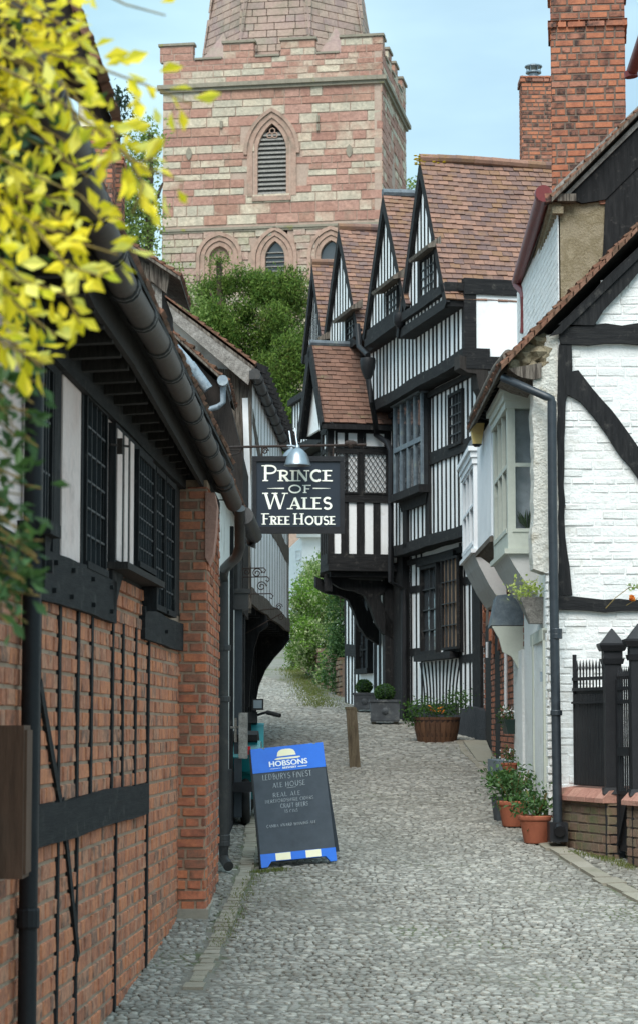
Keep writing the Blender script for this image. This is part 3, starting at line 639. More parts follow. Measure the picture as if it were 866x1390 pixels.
# first floor
uo0,uo1=FG.U(581,o1,600),FG.U(536,o1,600)
studs(FG,u_near+.1,uf1,z1a,z2a-.2,o1,.25,.085)
m=MB(); zr=FG.P(601,617,o1)[1]; m.beam(FG,(u_near,zr),(uo0+.05,zr),.2,0,o1+.032,.012); m.build('first_rail',M['timber_h'],HB)
m=MB(); u=FG.U(541+2,o1+.02,585); m.fb(FG,FG.U(553+2,o1,650),FG.U(553-3,o1,650),z1a,z2a,o1,o1+.05);
m.beam(FG,(uo0-.1,z1a),(uo0-.1,z2a),.16,o1-.02,o1+.04,.006); m.build('post',M['timber'],HB)
m=MB(); m.beam(FG,(u_near-.05,z1a),(uf1,z1a),.18,-.05,o1+.05,.012); m.beam(FG,(u_near-.02,z1a-.24),(FG.U(468,0,860),z1a-.18),.09,-.02,.05,.008); m.build('lower_bressumer',M['timber_h'],HB)
# big shuttered oriel on first floor
oo=o1+.16
z0,z1_=FG.P(560,662,oo)[1],FG.P(556,541,oo)[1]
ua,ub=FG.U(571,oo,600),FG.U(534,oo,600)
m=MB(); m.fb(FG,ua,ub,z0,z1_,o1,oo-.05); O=m.build('oriel_window',M['came'],HB,label='projecting lead-grey oriel window')
m=MB(); m.fb(FG,ua-.06,ub+.06,z0-.13,z0,o1,oo+.06); m.prism(FG,[(ua,z0-.13),(ub,z0-.13),(ub-.1,z0-.3),(ua+.1,z0-.3)],o1,oo-.1); m.build('sill',M['timber'],O)
m=MB(); m.fb(FG,ua-.04,ub+.04,z1_,z1_+.08,o1,oo+.05); m.build('head',M['lead'],O)
m=MB(); n=4
for i in range(n+1): u=ua+(ub-ua)*i/n; m.fb(FG,u-.035,u+.035,z0,z1_,oo-.04,oo+.0)
m.fb(FG,ua,ub,(z0+z1_)/2-.04,(z0+z1_)/2+.04,oo-.04,oo+.005); m.build('mullion',M['slate'],O)
m=MB()
for i in range(n): 
    a=ua+(ub-ua)*i/n+.04; b=ua+(ub-ua)*(i+1)/n-.04
    m.fb(FG,a,b,z0+.02,(z0+z1_)/2-.05,oo-.05,oo-.03); m.fb(FG,a,b,(z0+z1_)/2+.05,z1_-.02,oo-.05,oo-.03)
m.build('pane',M['glass'],O)
# tall leaded light, first floor near end
window(FG,FG.U(630,o1,560),FG.U(611,o1,560),FG.P(620,606,o1)[1],z2a-.36,o1+.02,HB,M['timber'],M['glass'],4,5,.05,.02,.03,bm_=M['came'])
# ground floor
U=lambda px,off=0:FG.U(px,off,860)
g0=gz(38)
m=MB()
for px,w in ((558,.12),(565,.09),(572,.1),(625,.14),(631,.09),(637.5,.1),(643,.2)): m.beam(FG,(U(px),gz(36)+.1),(U(px),z1a-.1),w*.8,-.01,.007,.006)
m.build('post',M['timber'],HB)
m=MB()
for y,a,b in ((886,556,575),(801,556,575),(790,622,642),(895,622,642)): m.bpx(FG,(a,y),(b,y-2),.13,-.01,.01,.006)
m.build('rail',M['timber_h'],HB)
wz0,wz1=FG.P(600,888,.05)[1],FG.P(600,762,.05)[1]
w1=window(FG,U(598),U(575),wz0+.02,wz1,.03,HB,M['timber'],M['glass'],2,4,.06,.02,.05,bm_=M['came'],label='dark leaded casement with an orange curtain beside it')
w2=window(FG,U(621,.12),U(599,.12),wz0+.05,wz1+.02,.12,HB,M['timber'],M['glass_clear'],4,4,.04,.014,.012,curtain=M['curtain'],bm_=M['came'])
m=MB(); m.fb(FG,U(620.5,.1),U(598.5,.1),wz0-.0,wz1,.0,.07); m.build('window_box',M['timber'],w2)
m=MB(); m.fb(FG,U(623),U(573),wz0-.09,wz0+.02,0,.16); m.fb(FG,U(623),U(573),wz1,wz1+.12,0,.1); m.build('window_sill',M['timber_h'],HB)
m=MB()
for i in range(11):
    u=U(620)+(U(574)-U(620))*i/10; zb0=gz(38)+.35; zt0=wz0-.1
    k=(i-5)*.02
    poly=[]; 
    for j in range(6): t=j/5; poly.append((u+k*3*(t*t-.3),zb0+(zt0-zb0)*t))
    m.prism(FG,[(a-.038,b) for a,b in poly]+[(a+.038,b) for a,b in poly[::-1]],-.01,.006)
m.build('curved_stud',M['timber'],HB)
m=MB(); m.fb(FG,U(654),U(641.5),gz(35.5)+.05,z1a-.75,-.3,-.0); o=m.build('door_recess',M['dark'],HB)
m=MB(); m.fb(FG,U(655.5),U(653),gz(35.5),z1a-.1,-.3,.05); m.fb(FG,U(656),U(641),z1a-.75,z1a-.6,-.0,.06); m.fb(FG,U(653.5),U(642),gz(35.5)+.1,z1a-.8,.0,.02); m.build('door',M['timber'],HB)
m=MB(); m.ppx(FG,[(659,1012),(659,965),(640,960),(625,962),(622,975),(620,1000),(618,1012)],-.1,.12,wob=.02,seg=.2); m.fb(FG,U(622),U(470),gz(38)-.2,gz(38)+.36,-.02,.05); m.build('plinth',M['plinth'],HB)
# far ground floor
studs(FG,U(486),U(468),gz(44),z1a-.1,0,.27,.13)
m=MB(); m.bpx(FG,(468,882),(490,884),.22,-.01,.034,.01); m.build('rail',M['timber_h'],HB)
window(FG,U(506),U(488),FG.P(498,915)[1],FG.P(498,797)[1],.03,HB,M['timber'],M['glass'],3,4,.1,.03,.08)
studs(FG,U(527),U(508),gz(41),z1a-.1,0,.33,.2)
m=MB(); m.fb(FG,U(556),U(543),gz(39),z1a,-.02,.13); m.fb(FG,U(544),U(528),gz(40),z1a,-.02,.03); m.fb(FG,U(528.5),U(526),gz(40),z1a,-.02,.06); m.build('corner_post',M['timber'],HB)
m=MB(); m.fb(FG,U(541),U(530),gz(40)+.1,gz(40)+1.95,.031,.05); m.build('door',M['timber'],HB)
# ---- near end wall
E0=FG.w(u_near,0,o2); E1=FG.w(u_near,0,-6)
FE=Fac((E0.x,E0.y),(E1.x,E1.y))
m=MB(); m.fb(FE,.16,6.4,z2a-.1,zt-.02,-.05,.02); m.build('end_wall_panel',M['plaster'],HB)
m=MB(); m.fb(FE,-.02,.17,z2a-.1,zt,-.1,.04); m.beam(FE,(-.02,zt-.0),(6.4,zt+.05),.24,-.1,.06,.01); m.beam(FE,(0,z2a-.12),(6.4,z2a-.12),.2,-.1,.07,.01); m.build('end_wall_frame',M['timber_h'],HB)
m=MB(); m.prism(FE,wobble([(-.1,z2a-.02),(.4,z2a-.05),(.36,z2a-.35),(.25,z2a-.62),(.16,z2a-.3),(-.1,z2a-.22)],.03,.1),-.25,.06); m.build('dragon_beam_end',M['timber_tar'],HB)
# ---- gables
def gable(apex,nearf,farf,depth,ov,idx,hood=None,win=None,lich=False,back=4.5,tm='tile'):
    """steep gable with its front at plane offset o2, verge oversailing by ov"""
    op=o2+ov; og=o2+.22
    A=FG.P(*apex,op); B=FG.P(*nearf,op); C=FG.P(*farf,op)
    C=(2*A[0]-B[0],B[1])
    m=MB(); m.prism(FG,[(B[0]+.06,B[1]-.02),(A[0],A[1]-.12),(C[0]-.06,C[1]-.02)],-back,og-.004)
    G=m.build('gable',M['plaster'],HB)
    m=MB(); n=7
    for i in range(1,n*2):
        u=B[0]+(C[0]-B[0])*i/(n*2); t=1-abs(i-n)/n; 
        m.beam(FG,(u,B[1]),(u,B[1]+(A[1]-B[1])*t-.1),.075,og-.02,og+.004,.005)
    m.build('gable_stud',M['timber'],G)
    m=MB(); w=.14
    for e,sg in ((B,1),(C,-1)):
        d=V((A[0]-e[0],A[1]-e[1])).normalized(); nn=V((sg*abs(d.y),-abs(d.x)))*w
        a=V(e)-d*.12; b=V(A)+V((0,.02))
        m.prism(FG,[tuple(a),tuple(b),(b.x,b.y-.3),tuple(a+nn)],op-.06-(.001 if sg>0 else 0),op)
    m.build('bargeboard',M['timber'],G)
    m=MB(); m.fb(FG,B[0]-.02,C[0]+.02,B[1]-.16,B[1]-.012,o2-.05,og+.05); m.build('gable_sill',M['timber_h'],G)
    # soffit beneath overhang
    m=MB()
    for e,sg in ((B,1),(C,-1)):
        a0=FG.w(e[0],e[1]-.04,op-.06);a1=FG.w(A[0],A[1]-.04,op-.06);b0=FG.w(e[0],e[1]-.04,og-.02);b1=FG.w(A[0],A[1]-.04,og-.02)
        m.hexa([a0,a1,b1,b0]+[q-V((0,0,.03)) for q in (a0,a1,b1,b0)])
    m.build('soffit',M['timber'],G)
    P0=FG.w(B[0],B[1],op); S=FG.w(A[0],A[1],op)-P0; Wd=op+back
    m=MB(); tiles(m,P0-S.normalized()*.08,-FG.n,S,Wd,S.length+.06,.105,.165,sag=.016,thick=.02,jit=.006)
    Q0=FG.w(C[0],C[1],op); S2=FG.w(A[0],A[1],op)-Q0; tiles(m,Q0,-FG.n,S2,Wd,S2.length+.03,.16,.2)
    m.build('tiled_roof',M[tm],G,fix=False)
    m=MB(); nb=-FG.n*Wd; t=V((0,0,-.03))
    for q,s_ in ((P0,S),(Q0,S2)):
        m.hexa([q+t,q+s_+t,q+s_+nb+t,q+nb+t]+[x+V((0,0,-.02)) for x in (q+t,q+s_+t,q+s_+nb+t,q+nb+t)])
    m.build('roof_boarding',M['timber'],G)
    m=MB(); r0=FG.w(A[0],A[1]+.035,op)
    k=0; x=0
    while x<Wd:
        m.tube([r0-FG.n*x+V((0,0,.016*math.sin(x*2))),r0-FG.n*(x+.31)+V((0,0,.016*math.sin(x*2+.6)))],[.075,.07],8); x+=.3
    m.build('ridge_tile',M[tm if idx!=2 else 'lead'],G)
    if lich:
        m=MB()
        for i in range(60): 
            p=r0-FG.n*R.uniform(.0,.5)+V((0,0,.05-abs(R.gauss(0,.09)))); p+=V((-.07,-.05,0)); m.lathe(p,[(.02,-.01),(.035,.0),(.0,.015)],6)
        m.build('lichen_patch',M['lichen'],G)
    if hood:
        m=MB(); a=FG.P(hood[0],hood[1],og+.2); b=FG.P(hood[2],hood[3],og+.2); z=(a[1]+b[1])/2
        u0,u1=sorted((a[0],b[0])); u0+=.16; m.hexa([FG.w(u0,z-.06,og),FG.w(u1,z-.06,og),FG.w(u1,z-.1,og+.2),FG.w(u0,z-.1,og+.2),FG.w(u0,z+.1,og),FG.w(u1,z+.1,og),FG.w(u1,z-.05,og+.22),FG.w(u0,z-.05,og+.22)])
        m.build('pentice_hood',M['timber_grey'],G)
    if win:
        a,b,y0,y1=win; window(FG,FG.U(a,og,y0),FG.U(b,og,y0),FG.P((a+b)/2,y1,og)[1],FG.P((a+b)/2,y0,og)[1],og+.01,G,M['timber'],M['glass'],3,4,.05,.02,.03,bm_=M['came'])
    return G,A,B
G1,A1,B1=gable((569,217),(604,401),(548,432),3.2,.3,1,hood=(585,323,555,349),win=(592,571,345,402),lich=True)
G2,A2,B2=gable((519,264),(549,408),(493,474),3.2,.3,2,hood=(537,369,505,391),win=(541,526,392,440))
G3,A3,B3=gable((459,310),(486,450),(448,458),3.2,.3,3,hood=(480,411,452,430),win=(484,471,430,470))
G4,A4,B4=gable((423,358),(437,462),(417,500),3.2,.3,4,hood=(436,452,420,465))
m=MB(); u0=B1[0]-.05; 
m.beam(FG,(FG.U(604,o2+.3,400),zt+.0),(FG.U(494,o2+.3,438),zt),.14,o2+.0,o2+.3,.01); m.build('eaves_board',M['timber_h'],HB)
# lead hoppers and long pipe
m=MB(); pp=[FG.at(485,440,o2+.35),FG.at(487,470,o2+.35),FG.at(499,482,o2+.3)]; m.tube(pp,.05,10)
c=FG.at(499,486,o2+.3); m.lathe(c,[(.13,0),(.14,-.05),(.13,-.18),(.06,-.36)],12); c2=FG.at(542,425,o2+.3); m.lathe(c2,[(.1,0),(.11,-.04),(.1,-.16),(.04,-.24)],12); c3=FG.at(485,450,o2+.3); m.lathe(c3,[(.1,.05),(.1,-.1),(.05,-.15)],12)
m.tube([FG.at(499,512,o2+.3),FG.at(504,545,o2+.25),FG.at(509,572,o2+.1),FG.at(510,590,o2),FG.at(526,601,o2-.1),FG.at(530,612,o2-.1),FG.at(530.5,790,o2-.1),FG.at(547,800,.15),FG.at(549,985,.13)],.05,10)
e=solo(m,'downpipe',M['iron'],FG.at(549,985,.13),'long black pipe with grey hopper heads snaking down the timbered house front','downpipe',smooth=True)
# ================================================================ WING
w_near=FG.U(530,o1,700)
W0=FG.w(w_near,0,o1)
wv=(FG.n).copy()
# near wall: from main wall to the corner at px447
Wc=None
t=0
while True:
    p=W0+wv*t; q=(p.x/p.y)*F+CX
    if q<=447 or t>3: break
    t+=.01
FWn=Fac((W0.x+0,W0.y),(p.x,p.y))     # u from main wall (right) to the corner (left)
Lw=FWn.L
HW=HB
zb_=FWn.P(490,763)[1]; ze_=FWn.P(490,578)[1]
Bk=FG.u*1.9
c1=FWn.w(Lw,0,0); c2=V(((437.5-CX)/F*(c1.y+.55),c1.y+.55,0)); c3=c2+V((-.02,1.3,0)); c4=FWn.w(0,0,0)+FG.u*2.2
FWc=Fac((c1.x,c1.y),(c2.x,c2.y)); FWl=Fac((c2.x,c2.y),(c3.x,c3.y))
def plan(poly,z0,z1,mb,grow=0):
    c=sum((V(p) for p in poly),V((0,0,0)))/len(poly); pp=[V(p)+(V(p)-c).normalized()*grow for p in poly]; n=len(pp)
    mb.add([(p.x,p.y,z0) for p in pp]+[(p.x,p.y,z1) for p in pp],[tuple(range(n))[::-1],tuple(range(n,2*n))]+[(i,(i+1)%n,n+(i+1)%n,n+i) for i in range(n)])
pl=[FWn.w(-.2,0,0),c1,c2,c3,c4]
m=MB(); plan(pl,zb_,ze_,m,-.01); WG=m.build('projecting_wing',M['plaster'],HB,label='jettied wing with its own tiled gable over curved brackets')
m=MB()
zr_=FWn.P(500,677)[1]; ztr=FWn.P(500,612)[1]
for f,L in ((FWn,Lw),(FWc,FWc.L)):
    m.fb(f,0,L,zb_-.05,zb_+.14,-.02,.035); m.fb(f,0,L,zr_-.07,zr_+.09,-.02,.03); m.fb(f,0,L,ze_-.1,ze_+.02,-.02,.04); m.fb(f,0,L,ztr-.04,ztr+.04,-.02,.03)
m.build('rail',M['timber_h'],WG)
m=MB()
for px,w in ((530,.06),(511.5,.13),(489,.14),(468,.14),(450,.09)): u=FWn.U(px); m.beam(FWn,(u,zb_),(u,zr_),w,-.02,.012,.004)
for px,w in ((528,.1),(490,.09),(449,.1),(470,.06)): u=FWn.U(px); m.beam(FWn,(u,zr_),(u,ze_),w,-.02,.02,.003)
for k in range(4): u=.02+k*(FWc.L-.05)/3; m.beam(FWc,(u,zb_),(u,zr_),.06,-.02,.03,.003)
for k in range(2): u=.05+k*(FWc.L-.1); m.beam(FWc,(u,zr_),(u,ze_),.12,-.02,.03,.003)
for k in range(4): m.fb(FWl,k*.35,k*.35+.13,zb_,ze_,-.02,.02)
m.build('stud',M['timber'],WG)
wl=window(FWn,FWn.U(526),FWn.U(492),zr_+.08,ztr-.03,.012,WG,M['timber'],M['glass_clear'],1,1,.03,.02,.025,curtain=M['curtain_and_reflection'])
m=MB(); lattice(m,FWn,FWn.U(525),FWn.U(493.5),zr_+.11,ztr-.06,.02,.085,.012); m.build('lead_lattice',M['came'],wl)
wl=window(FWn,FWn.U(487),FWn.U(455),zr_+.08,ztr-.03,.012,WG,M['timber'],M['glass'],1,1,.03,.02,.025)
m=MB(); lattice(m,FWn,FWn.U(486),FWn.U(456),zr_+.11,ztr-.06,.02,.085,.012); m.build('lead_lattice',M['came'],wl)
window(FWn,FWn.U(524),FWn.U(494),ztr+.05,ze_-.1,.012,WG,M['timber'],M['glass_clear'],1,1,.03,.02,.025,curtain=M['curtain_and_reflection'])
window(FWn,FWn.U(487),FWn.U(455),ztr+.05,ze_-.1,.012,WG,M['timber'],M['glass'],2,1,.03,.02,.025)
window(FWc,.1,FWc.L-.1,zr_+.08,ze_-.1,.012,WG,M['timber'],M['glass'],1,2,.03,.02,.025)
# bottom bressumer mouldings + brackets
m=MB(); plan(pl,zb_-.16,zb_-.04,m,.05); plan(pl,zb_-.26,zb_-.16,m,-.08); m.build('jetty_moulding',M['timber_h'],WG)
FBk=Fac(tuple(FWn.w(0,0,-.3)[:2]),tuple(FWn.w(Lw,0,-.3)[:2]))
m=MB()
for d in (-.3,-1.6):
    def q(px,py): return FWn.P(px,py,-.2)
    out=[(548,790),(478,786),(452,776),(452,790),(462,797),(470,800),(484,802),(497,808),(505,825),(512,845),(522,860),(540,872),(540,850),(530,838),(522,822),(516,808),(530,800),(548,802)]
    m.prism(FWn,[q(*z) for z in out],d-.16,d)
m.build('curved_bracket',M['timber'],WG)
m=MB(); m.bar(FWn.w(Lw-.05,zb_-.5,-.3),FWn.w(Lw-.05,zb_-.2,-.3),.14); m.fb(FWn,FWn.U(545),FWn.U(528),gz(40),zb_-.2,-.5,-.3); m.build('post',M['timber'],WG)
# wing roof: ridge perpendicular to facade
Rn=FWn.at(441,576,.22); Rr=V(FG.at(426,467,0)) 
# eave line along near wall, ridge one metre further along the lane
hw=.98
ea=FWn.w(Lw+.16,ze_+.02,.14); eb=FWn.w(-.12,ze_+.02,.14)
zrg=at(426,467,ea.y+hw).z
ra=V((ea.x,ea.y,0))+FG.u*hw; ra.z=zrg; rb=V((eb.x,eb.y,0))+FG.u*hw; rb.z=zrg
fa=V((ea.x,ea.y,ze_))+FG.u*hw*2; fa.z=ea.z; fb_=V((eb.x,eb.y,0))+FG.u*hw*2; fb_.z=ea.z
m=MB(); Ud=(eb-ea).normalized(); tiles(m,ea,Ud,ra-ea,(eb-ea).length+.3,(ra-ea).length,.1,.16,sag=.005); tiles(m,fa,Ud,ra-fa,(eb-ea).length+.3,(ra-fa).length,.1,.16); m.build('tiled_roof',M['tile_red'],WG,fix=False)
m=MB(); ex=Ud*.3; t=V((0,0,-.02))
for a,b in ((ea,eb),(fa,fb_)): m.hexa([a+t,b+ex+t,rb+ex+t,ra+t]+[x+V((0,0,-.03)) for x in (a+t,b+ex+t,rb+ex+t,ra+t)])
m.build('roof_boarding',M['timber'],WG)
m=MB(); m.tube([ra+V((0,0,.02)),rb+ex+V((0,0,.02))],.06,8); m.build('lead_ridge',M['lead'],WG)
m=MB(); m.bar(ea+V((0,0,-.06)),ra+V((0,0,-.1)),.04,.22); m.bar(fa+V((0,0,-.06)),ra+V((0,0,-.1)),.04,.22); m.bar(ea+V((0,-.03,-.07)),eb+ex+V((0,-.03,-.07)),.07,.08); m.build('bargeboard',M['timber'],WG)
m=MB(); k=-Ud*.0; m.add([ea+Ud*.15,ra+Ud*.15,fa+Ud*.15,ea+Ud*.2,ra+Ud*.2,fa+Ud*.2],[(0,1,2),(3,5,4),(0,1,4,3),(1,2,5,4),(2,0,3,5)]); m.build('gable_plaster',M['plaster'],WG)
# ================================================================ RIGHT HOUSE (white painted brick gable, bays along the lane)
FR=Fac((2.2,21.8),(2.2+.026*13.4,35.2))
FF=Fac((2.2,21.8),(9.2,21.8))
HR=thing('white_brick_house','white painted brick house with black beams and bay windows, right foreground','house',(3.5,23,gz(22)))
ez=at(690,487,21.8).z; apx=5.6
vx=lambda x:(at(686,490,21.8).z+(x-2.0+.2)*((at(866,308,21.8).z-at(690,487,21.8).z)/(at(866,308,21.8).x-at(690,487,21.8).x)))
sl=(at(866,308,21.8).z-at(690,487,21.8).z)/(at(866,308,21.8).x-at(690,487,21.8).x)
vz=lambda x: at(690,487,21.8).z+sl*(x-at(690,487,21.8).x)
xa=5.6; za_=vz(xa)
m=MB(); n=[(0.03,.9),(7,.9),(7,ez),(xa-2.2,za_-.3),(0.03,vz(2.23)-.35)]
m.prism(FF,n,-2.8,-.012); m.build('wall',M['brick_white'],HR)
m=MB(); m.fb(FR,.3,24.9-21.8,.9,ez-.1,-3,-.045); m.build('lane_wall_core',M['brick_white'],HR)
m=MB(); m.fb(FR,24.9-21.8,FR.L,1.2,ez-.6,-3.2,-.01); m.build('brick_wall_core',M['mortar_dark'],HR)
m=MB(); fmason(m,FF,0.0,6.9,gz(21.8)-.2,za_,-.02,ch=.083,l0=.17,l1=.30,gap=.002,depth=.013,jit=.007,bev=.011,hvar=.25,inside=lambda a,b:b<(vz(a+2.2) if a+2.2<xa else za_-(a+2.2-xa)*sl)-.3)
m.build('painted_brickwork',M['brick_white'],HR,fix=False)
m=MB(); fmason(m,FR,0,24.95-21.8,gz(21.8)-.2,ez-.2,-.05,ch=.083,l0=.115,l1=.23,gap=.004,depth=.02,jit=.003,bev=.01,inside=lambda a,b:not(.35<a<2.45 and b<3.5)); m.build('lane_brickwork_white',M['brick_white'],HR,fix=False)
# arches as skipped zones with a pointed head
def arch(a0,a1,zs):
    c=(a0+a1)/2; r=(a1-a0)/2
    return lambda a,b: a0<a<a1 and (b<zs or math.hypot(a-c,(b-zs)*1.0)<r)
ar1=arch(FR.U(666,0,900),FR.U(658,0,900),at(662,850,33).z-.25); ar2=arch(FR.U(678,0,900),FR.U(671,0,900),at(675,862,31).z-.25)
m=MB(); fmason(m,FR,24.95-21.8,FR.L,gz(26)-.3,ez-.6,-.03,ch=.078,l0=.115,l1=.225,gap=.012,depth=.03,jit=.003,inside=lambda a,b:not ar1(a,b) and not ar2(a,b)); m.build('lane_brickwork_red',M['brick_chim'],HR,fix=False)
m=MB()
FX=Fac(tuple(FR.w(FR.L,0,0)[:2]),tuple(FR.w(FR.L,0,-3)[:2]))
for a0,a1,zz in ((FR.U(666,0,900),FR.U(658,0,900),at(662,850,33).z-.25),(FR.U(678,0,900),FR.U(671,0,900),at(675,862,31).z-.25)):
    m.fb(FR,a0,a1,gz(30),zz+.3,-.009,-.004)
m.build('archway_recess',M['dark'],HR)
for a0,a1,zz in ((FR.U(666,0,900),FR.U(658,0,900),at(662,850,33).z-.25),(FR.U(678,0,900),FR.U(671,0,900),at(675,862,31).z-.25)):
    m=MB(); c=(a0+a1)/2;r=(a1-a0)/2
    for k in range(15):
        t0=math.pi*k/15+.02;t1=math.pi*(k+1)/15-.02
        m.prism(FR,[(c+math.cos(t)*rr,zz+math.sin(t)*rr) for t,rr in ((t0,r),(t0,r+.23),(t1,r+.23),(t1,r))],-.03,.03)
    m.build('arch_ring',M['brick_chim'],HR)
# black beams on the gable
B=lambda pts,o1_=.03,wob=.02: (m.ppx(FF,pts,-.02,o1_,wob=wob,seg=.12))
m=MB(); B([(758,447),(800,441),(866,438),(900,438),(900,470),(866,467),(800,468),(761,466)],.045); m.build('tie_beam',M['timber_h'],HR)
m=MB(); B([(757,808),(800,812),(900,813),(900,831),(866,829),(800,829),(757,828)],.04); m.build('sill_beam',M['timber_h'],HR)
m=MB(); B([(759,467),(776,467),(777,500),(776,520),(768,545),(766,600),(766,700),(770,750),(777,808),(759,808),(758,700),(757,560),(757,500)],.035,.009); m.build('corner_post',M['timber'],HR)
m=MB(); B([(768,505),(785,502),(805,528),(830,556),(860,597),(900,650),(900,696),(866,648),(835,608),(808,568),(788,545),(768,534)],.038,.012); m.build('brace',M['timber'],HR)
m=MB(); B([(757,440),(900,302),(900,335),(866,370),(842,397),(820,420),(807,441)],.06,.008); m.build('bargeboard',M['timber'],HR)
m=MB(); m.ppx(FF,[(745,456),(900,306),(900,318),(762,452)],.06,.085); m.build('barge_moulding',M['timber'],HR)
# verge and roof
a=FF.at(680,494,.1); S=V((1,0,sl)).normalized(); top=V((xa,a.y,vz(xa)))
m=MB(); Lr=(top-a).length
tiles(m,a,V((0,1,0)),S,4.9,Lr,.11,.18,thick=.03,jit=.012)
m.build('roof',M['tile_old'],HR,fix=False)
m=MB(); c=V((0,2.8,0)); d=V((0,0,-.05)); m.hexa([a+d,top+d,top+c+d,a+c+d,a-V((0,0,.005)),top-V((0,0,.005)),top+c-V((0,0,.005)),a+c-V((0,0,.005))])
c0=V((0,2.8,0));c1_=V((.0,4.9,0)); e1=a+S*1.2; m.hexa([a+c0+d,e1+c0+d,e1+c1_+d,a+c1_+d,a+c0,e1+c0,e1+c1_,a+c1_]); w0=V((2.25,26.7,ez-.62)); w1=w0+V((.2,8.6,0)); s9=V((3.5,0,2.6)); m.hexa([w0+d,w1+d,w1+s9+d,w0+s9+d,w0,w1,w1+s9,w0+s9])
e=V((2*xa-a.x,a.y,a.z)); m.hexa([top+d,e+d,e+c+d,top+c+d,top,e,e+c,top+c]); m.build('roof_boarding',M['timber_grey'],HR)
m=MB()
for i in range(60):
    p=a+S*(i*Lr/60)+V((0,-.03,-.01)); m.hexa([p+V((0,0,-.05)),p+S*.105+V((0,0,-.045)),p+S*.105+V((0,.1,-.045)),p+V((0,.1,-.05)),p+V((0,0,R.uniform(-.005,.01))),p+S*.105+V((0,0,R.uniform(-.005,.012))),p+S*.105+V((0,.1,.01)),p+V((0,.1,.01))])
m.build('verge_tile',M['tile_old'],HR,fix=False)
# rubble eaves corner, roughcast column
m=MB()
def blob(c,r,sq=(1,1,1),n=1,k=.3):
    bm=bmesh.new(); bmesh.ops.create_icosphere(bm,subdivisions=2,radius=1); b=len(m.v)
    ph=[R.random()*6 for _ in range(3)]
    for v in bm.verts:
        q=v.co; f=1+k*(math.sin(q.x*3+ph[0])*math.sin(q.y*3+ph[1])+.5*math.sin(q.z*5+ph[2])); m.v.append((c[0]+q.x*r*sq[0]*f,c[1]+q.y*r*sq[1]*f,c[2]+q.z*r*sq[2]*f))
    rr=R.random()
    for f in bm.faces: m.f.append(tuple(b+v.index for v in f.verts)); m.r.append(rr)
    bm.free()
for px,py,r in ((738,465,.12),(725,480,.13),(742,482,.12),(712,487,.1),(700,497,.09),(736,500,.1),(748,470,.09),(720,500,.1)): blob(at(px,py,21.9),r,(1.1,1,.8))
m.build('rubble_eaves_corner',M['render'],HR)
m=MB(); m.ppx(FF,[(690,500),(735,492),(735,512),(726,515),(708,512),(700,508)],-.2,.04,wob=.01); m.ppx(FF,[(690,505),(722,510),(722,530),(700,524),(680,515)],-.6,-.1); m.build('eaves_timber_end',M['timber_grey'],HR)
m=MB(); m.ppx(FF,[(741,455),(757,452),(758,500),(757,770),(741,778),(724,772),(722,740),(725,650),(722,560),(724,505),(741,495)],-.35,.012,wob=.012,seg=.1); m.build('roughcast_column',M['roughcast'],HR)
m=MB(); fmason(m,FF,FF.U(741,0,900),FF.U(758,0,900),gz(21.8)-.2,at(750,775,21.8).z,-.06,ch=.08,l0=.1,l1=.16,gap=.007,depth=.075,jit=.005,bev=.01); m.build('corner_brickwork',M['brick_white'],HR,fix=False)
# eaves logs (gutter and board going back)
m=MB(); p0=at(676,497,22.0); 
pts=[at(690,482,21.9)]+[at(px,py,y) for px,py,y in ((676,500,22.6),(664,523,23.7),(652,547,25.2),(641,571,26.6))]
m.tube(pts,.06,12); o=m.build('eaves_gutter',M['timber_grey'],HR,smooth=True)
m=MB(); 
for i in range(14):
    t=i/13; p=pts[1].lerp(pts[-1],t); m.bar(p+V((.02,0,-.06)),p+V((.3,R.uniform(-.1,.1),-.14)),.05,.05)
m.build('rafter_foot',M['timber'],HR)
m=MB(); q=[p+V((.16,0,.0)) for p in pts[1:]]; m.tube(q,.05,10); m.build('eaves_board',M['timber_grey'],HR,smooth=True)
m=MB()
for i in range(12):
    p=pts[-1]+V((.1,-.4,.02)); m.tube([p,p+V((R.uniform(-.05,.3),R.uniform(-.2,.2),R.uniform(-.25,.05)))],.005,4)
m.build('thatch_wisps',M['timber'],HR)
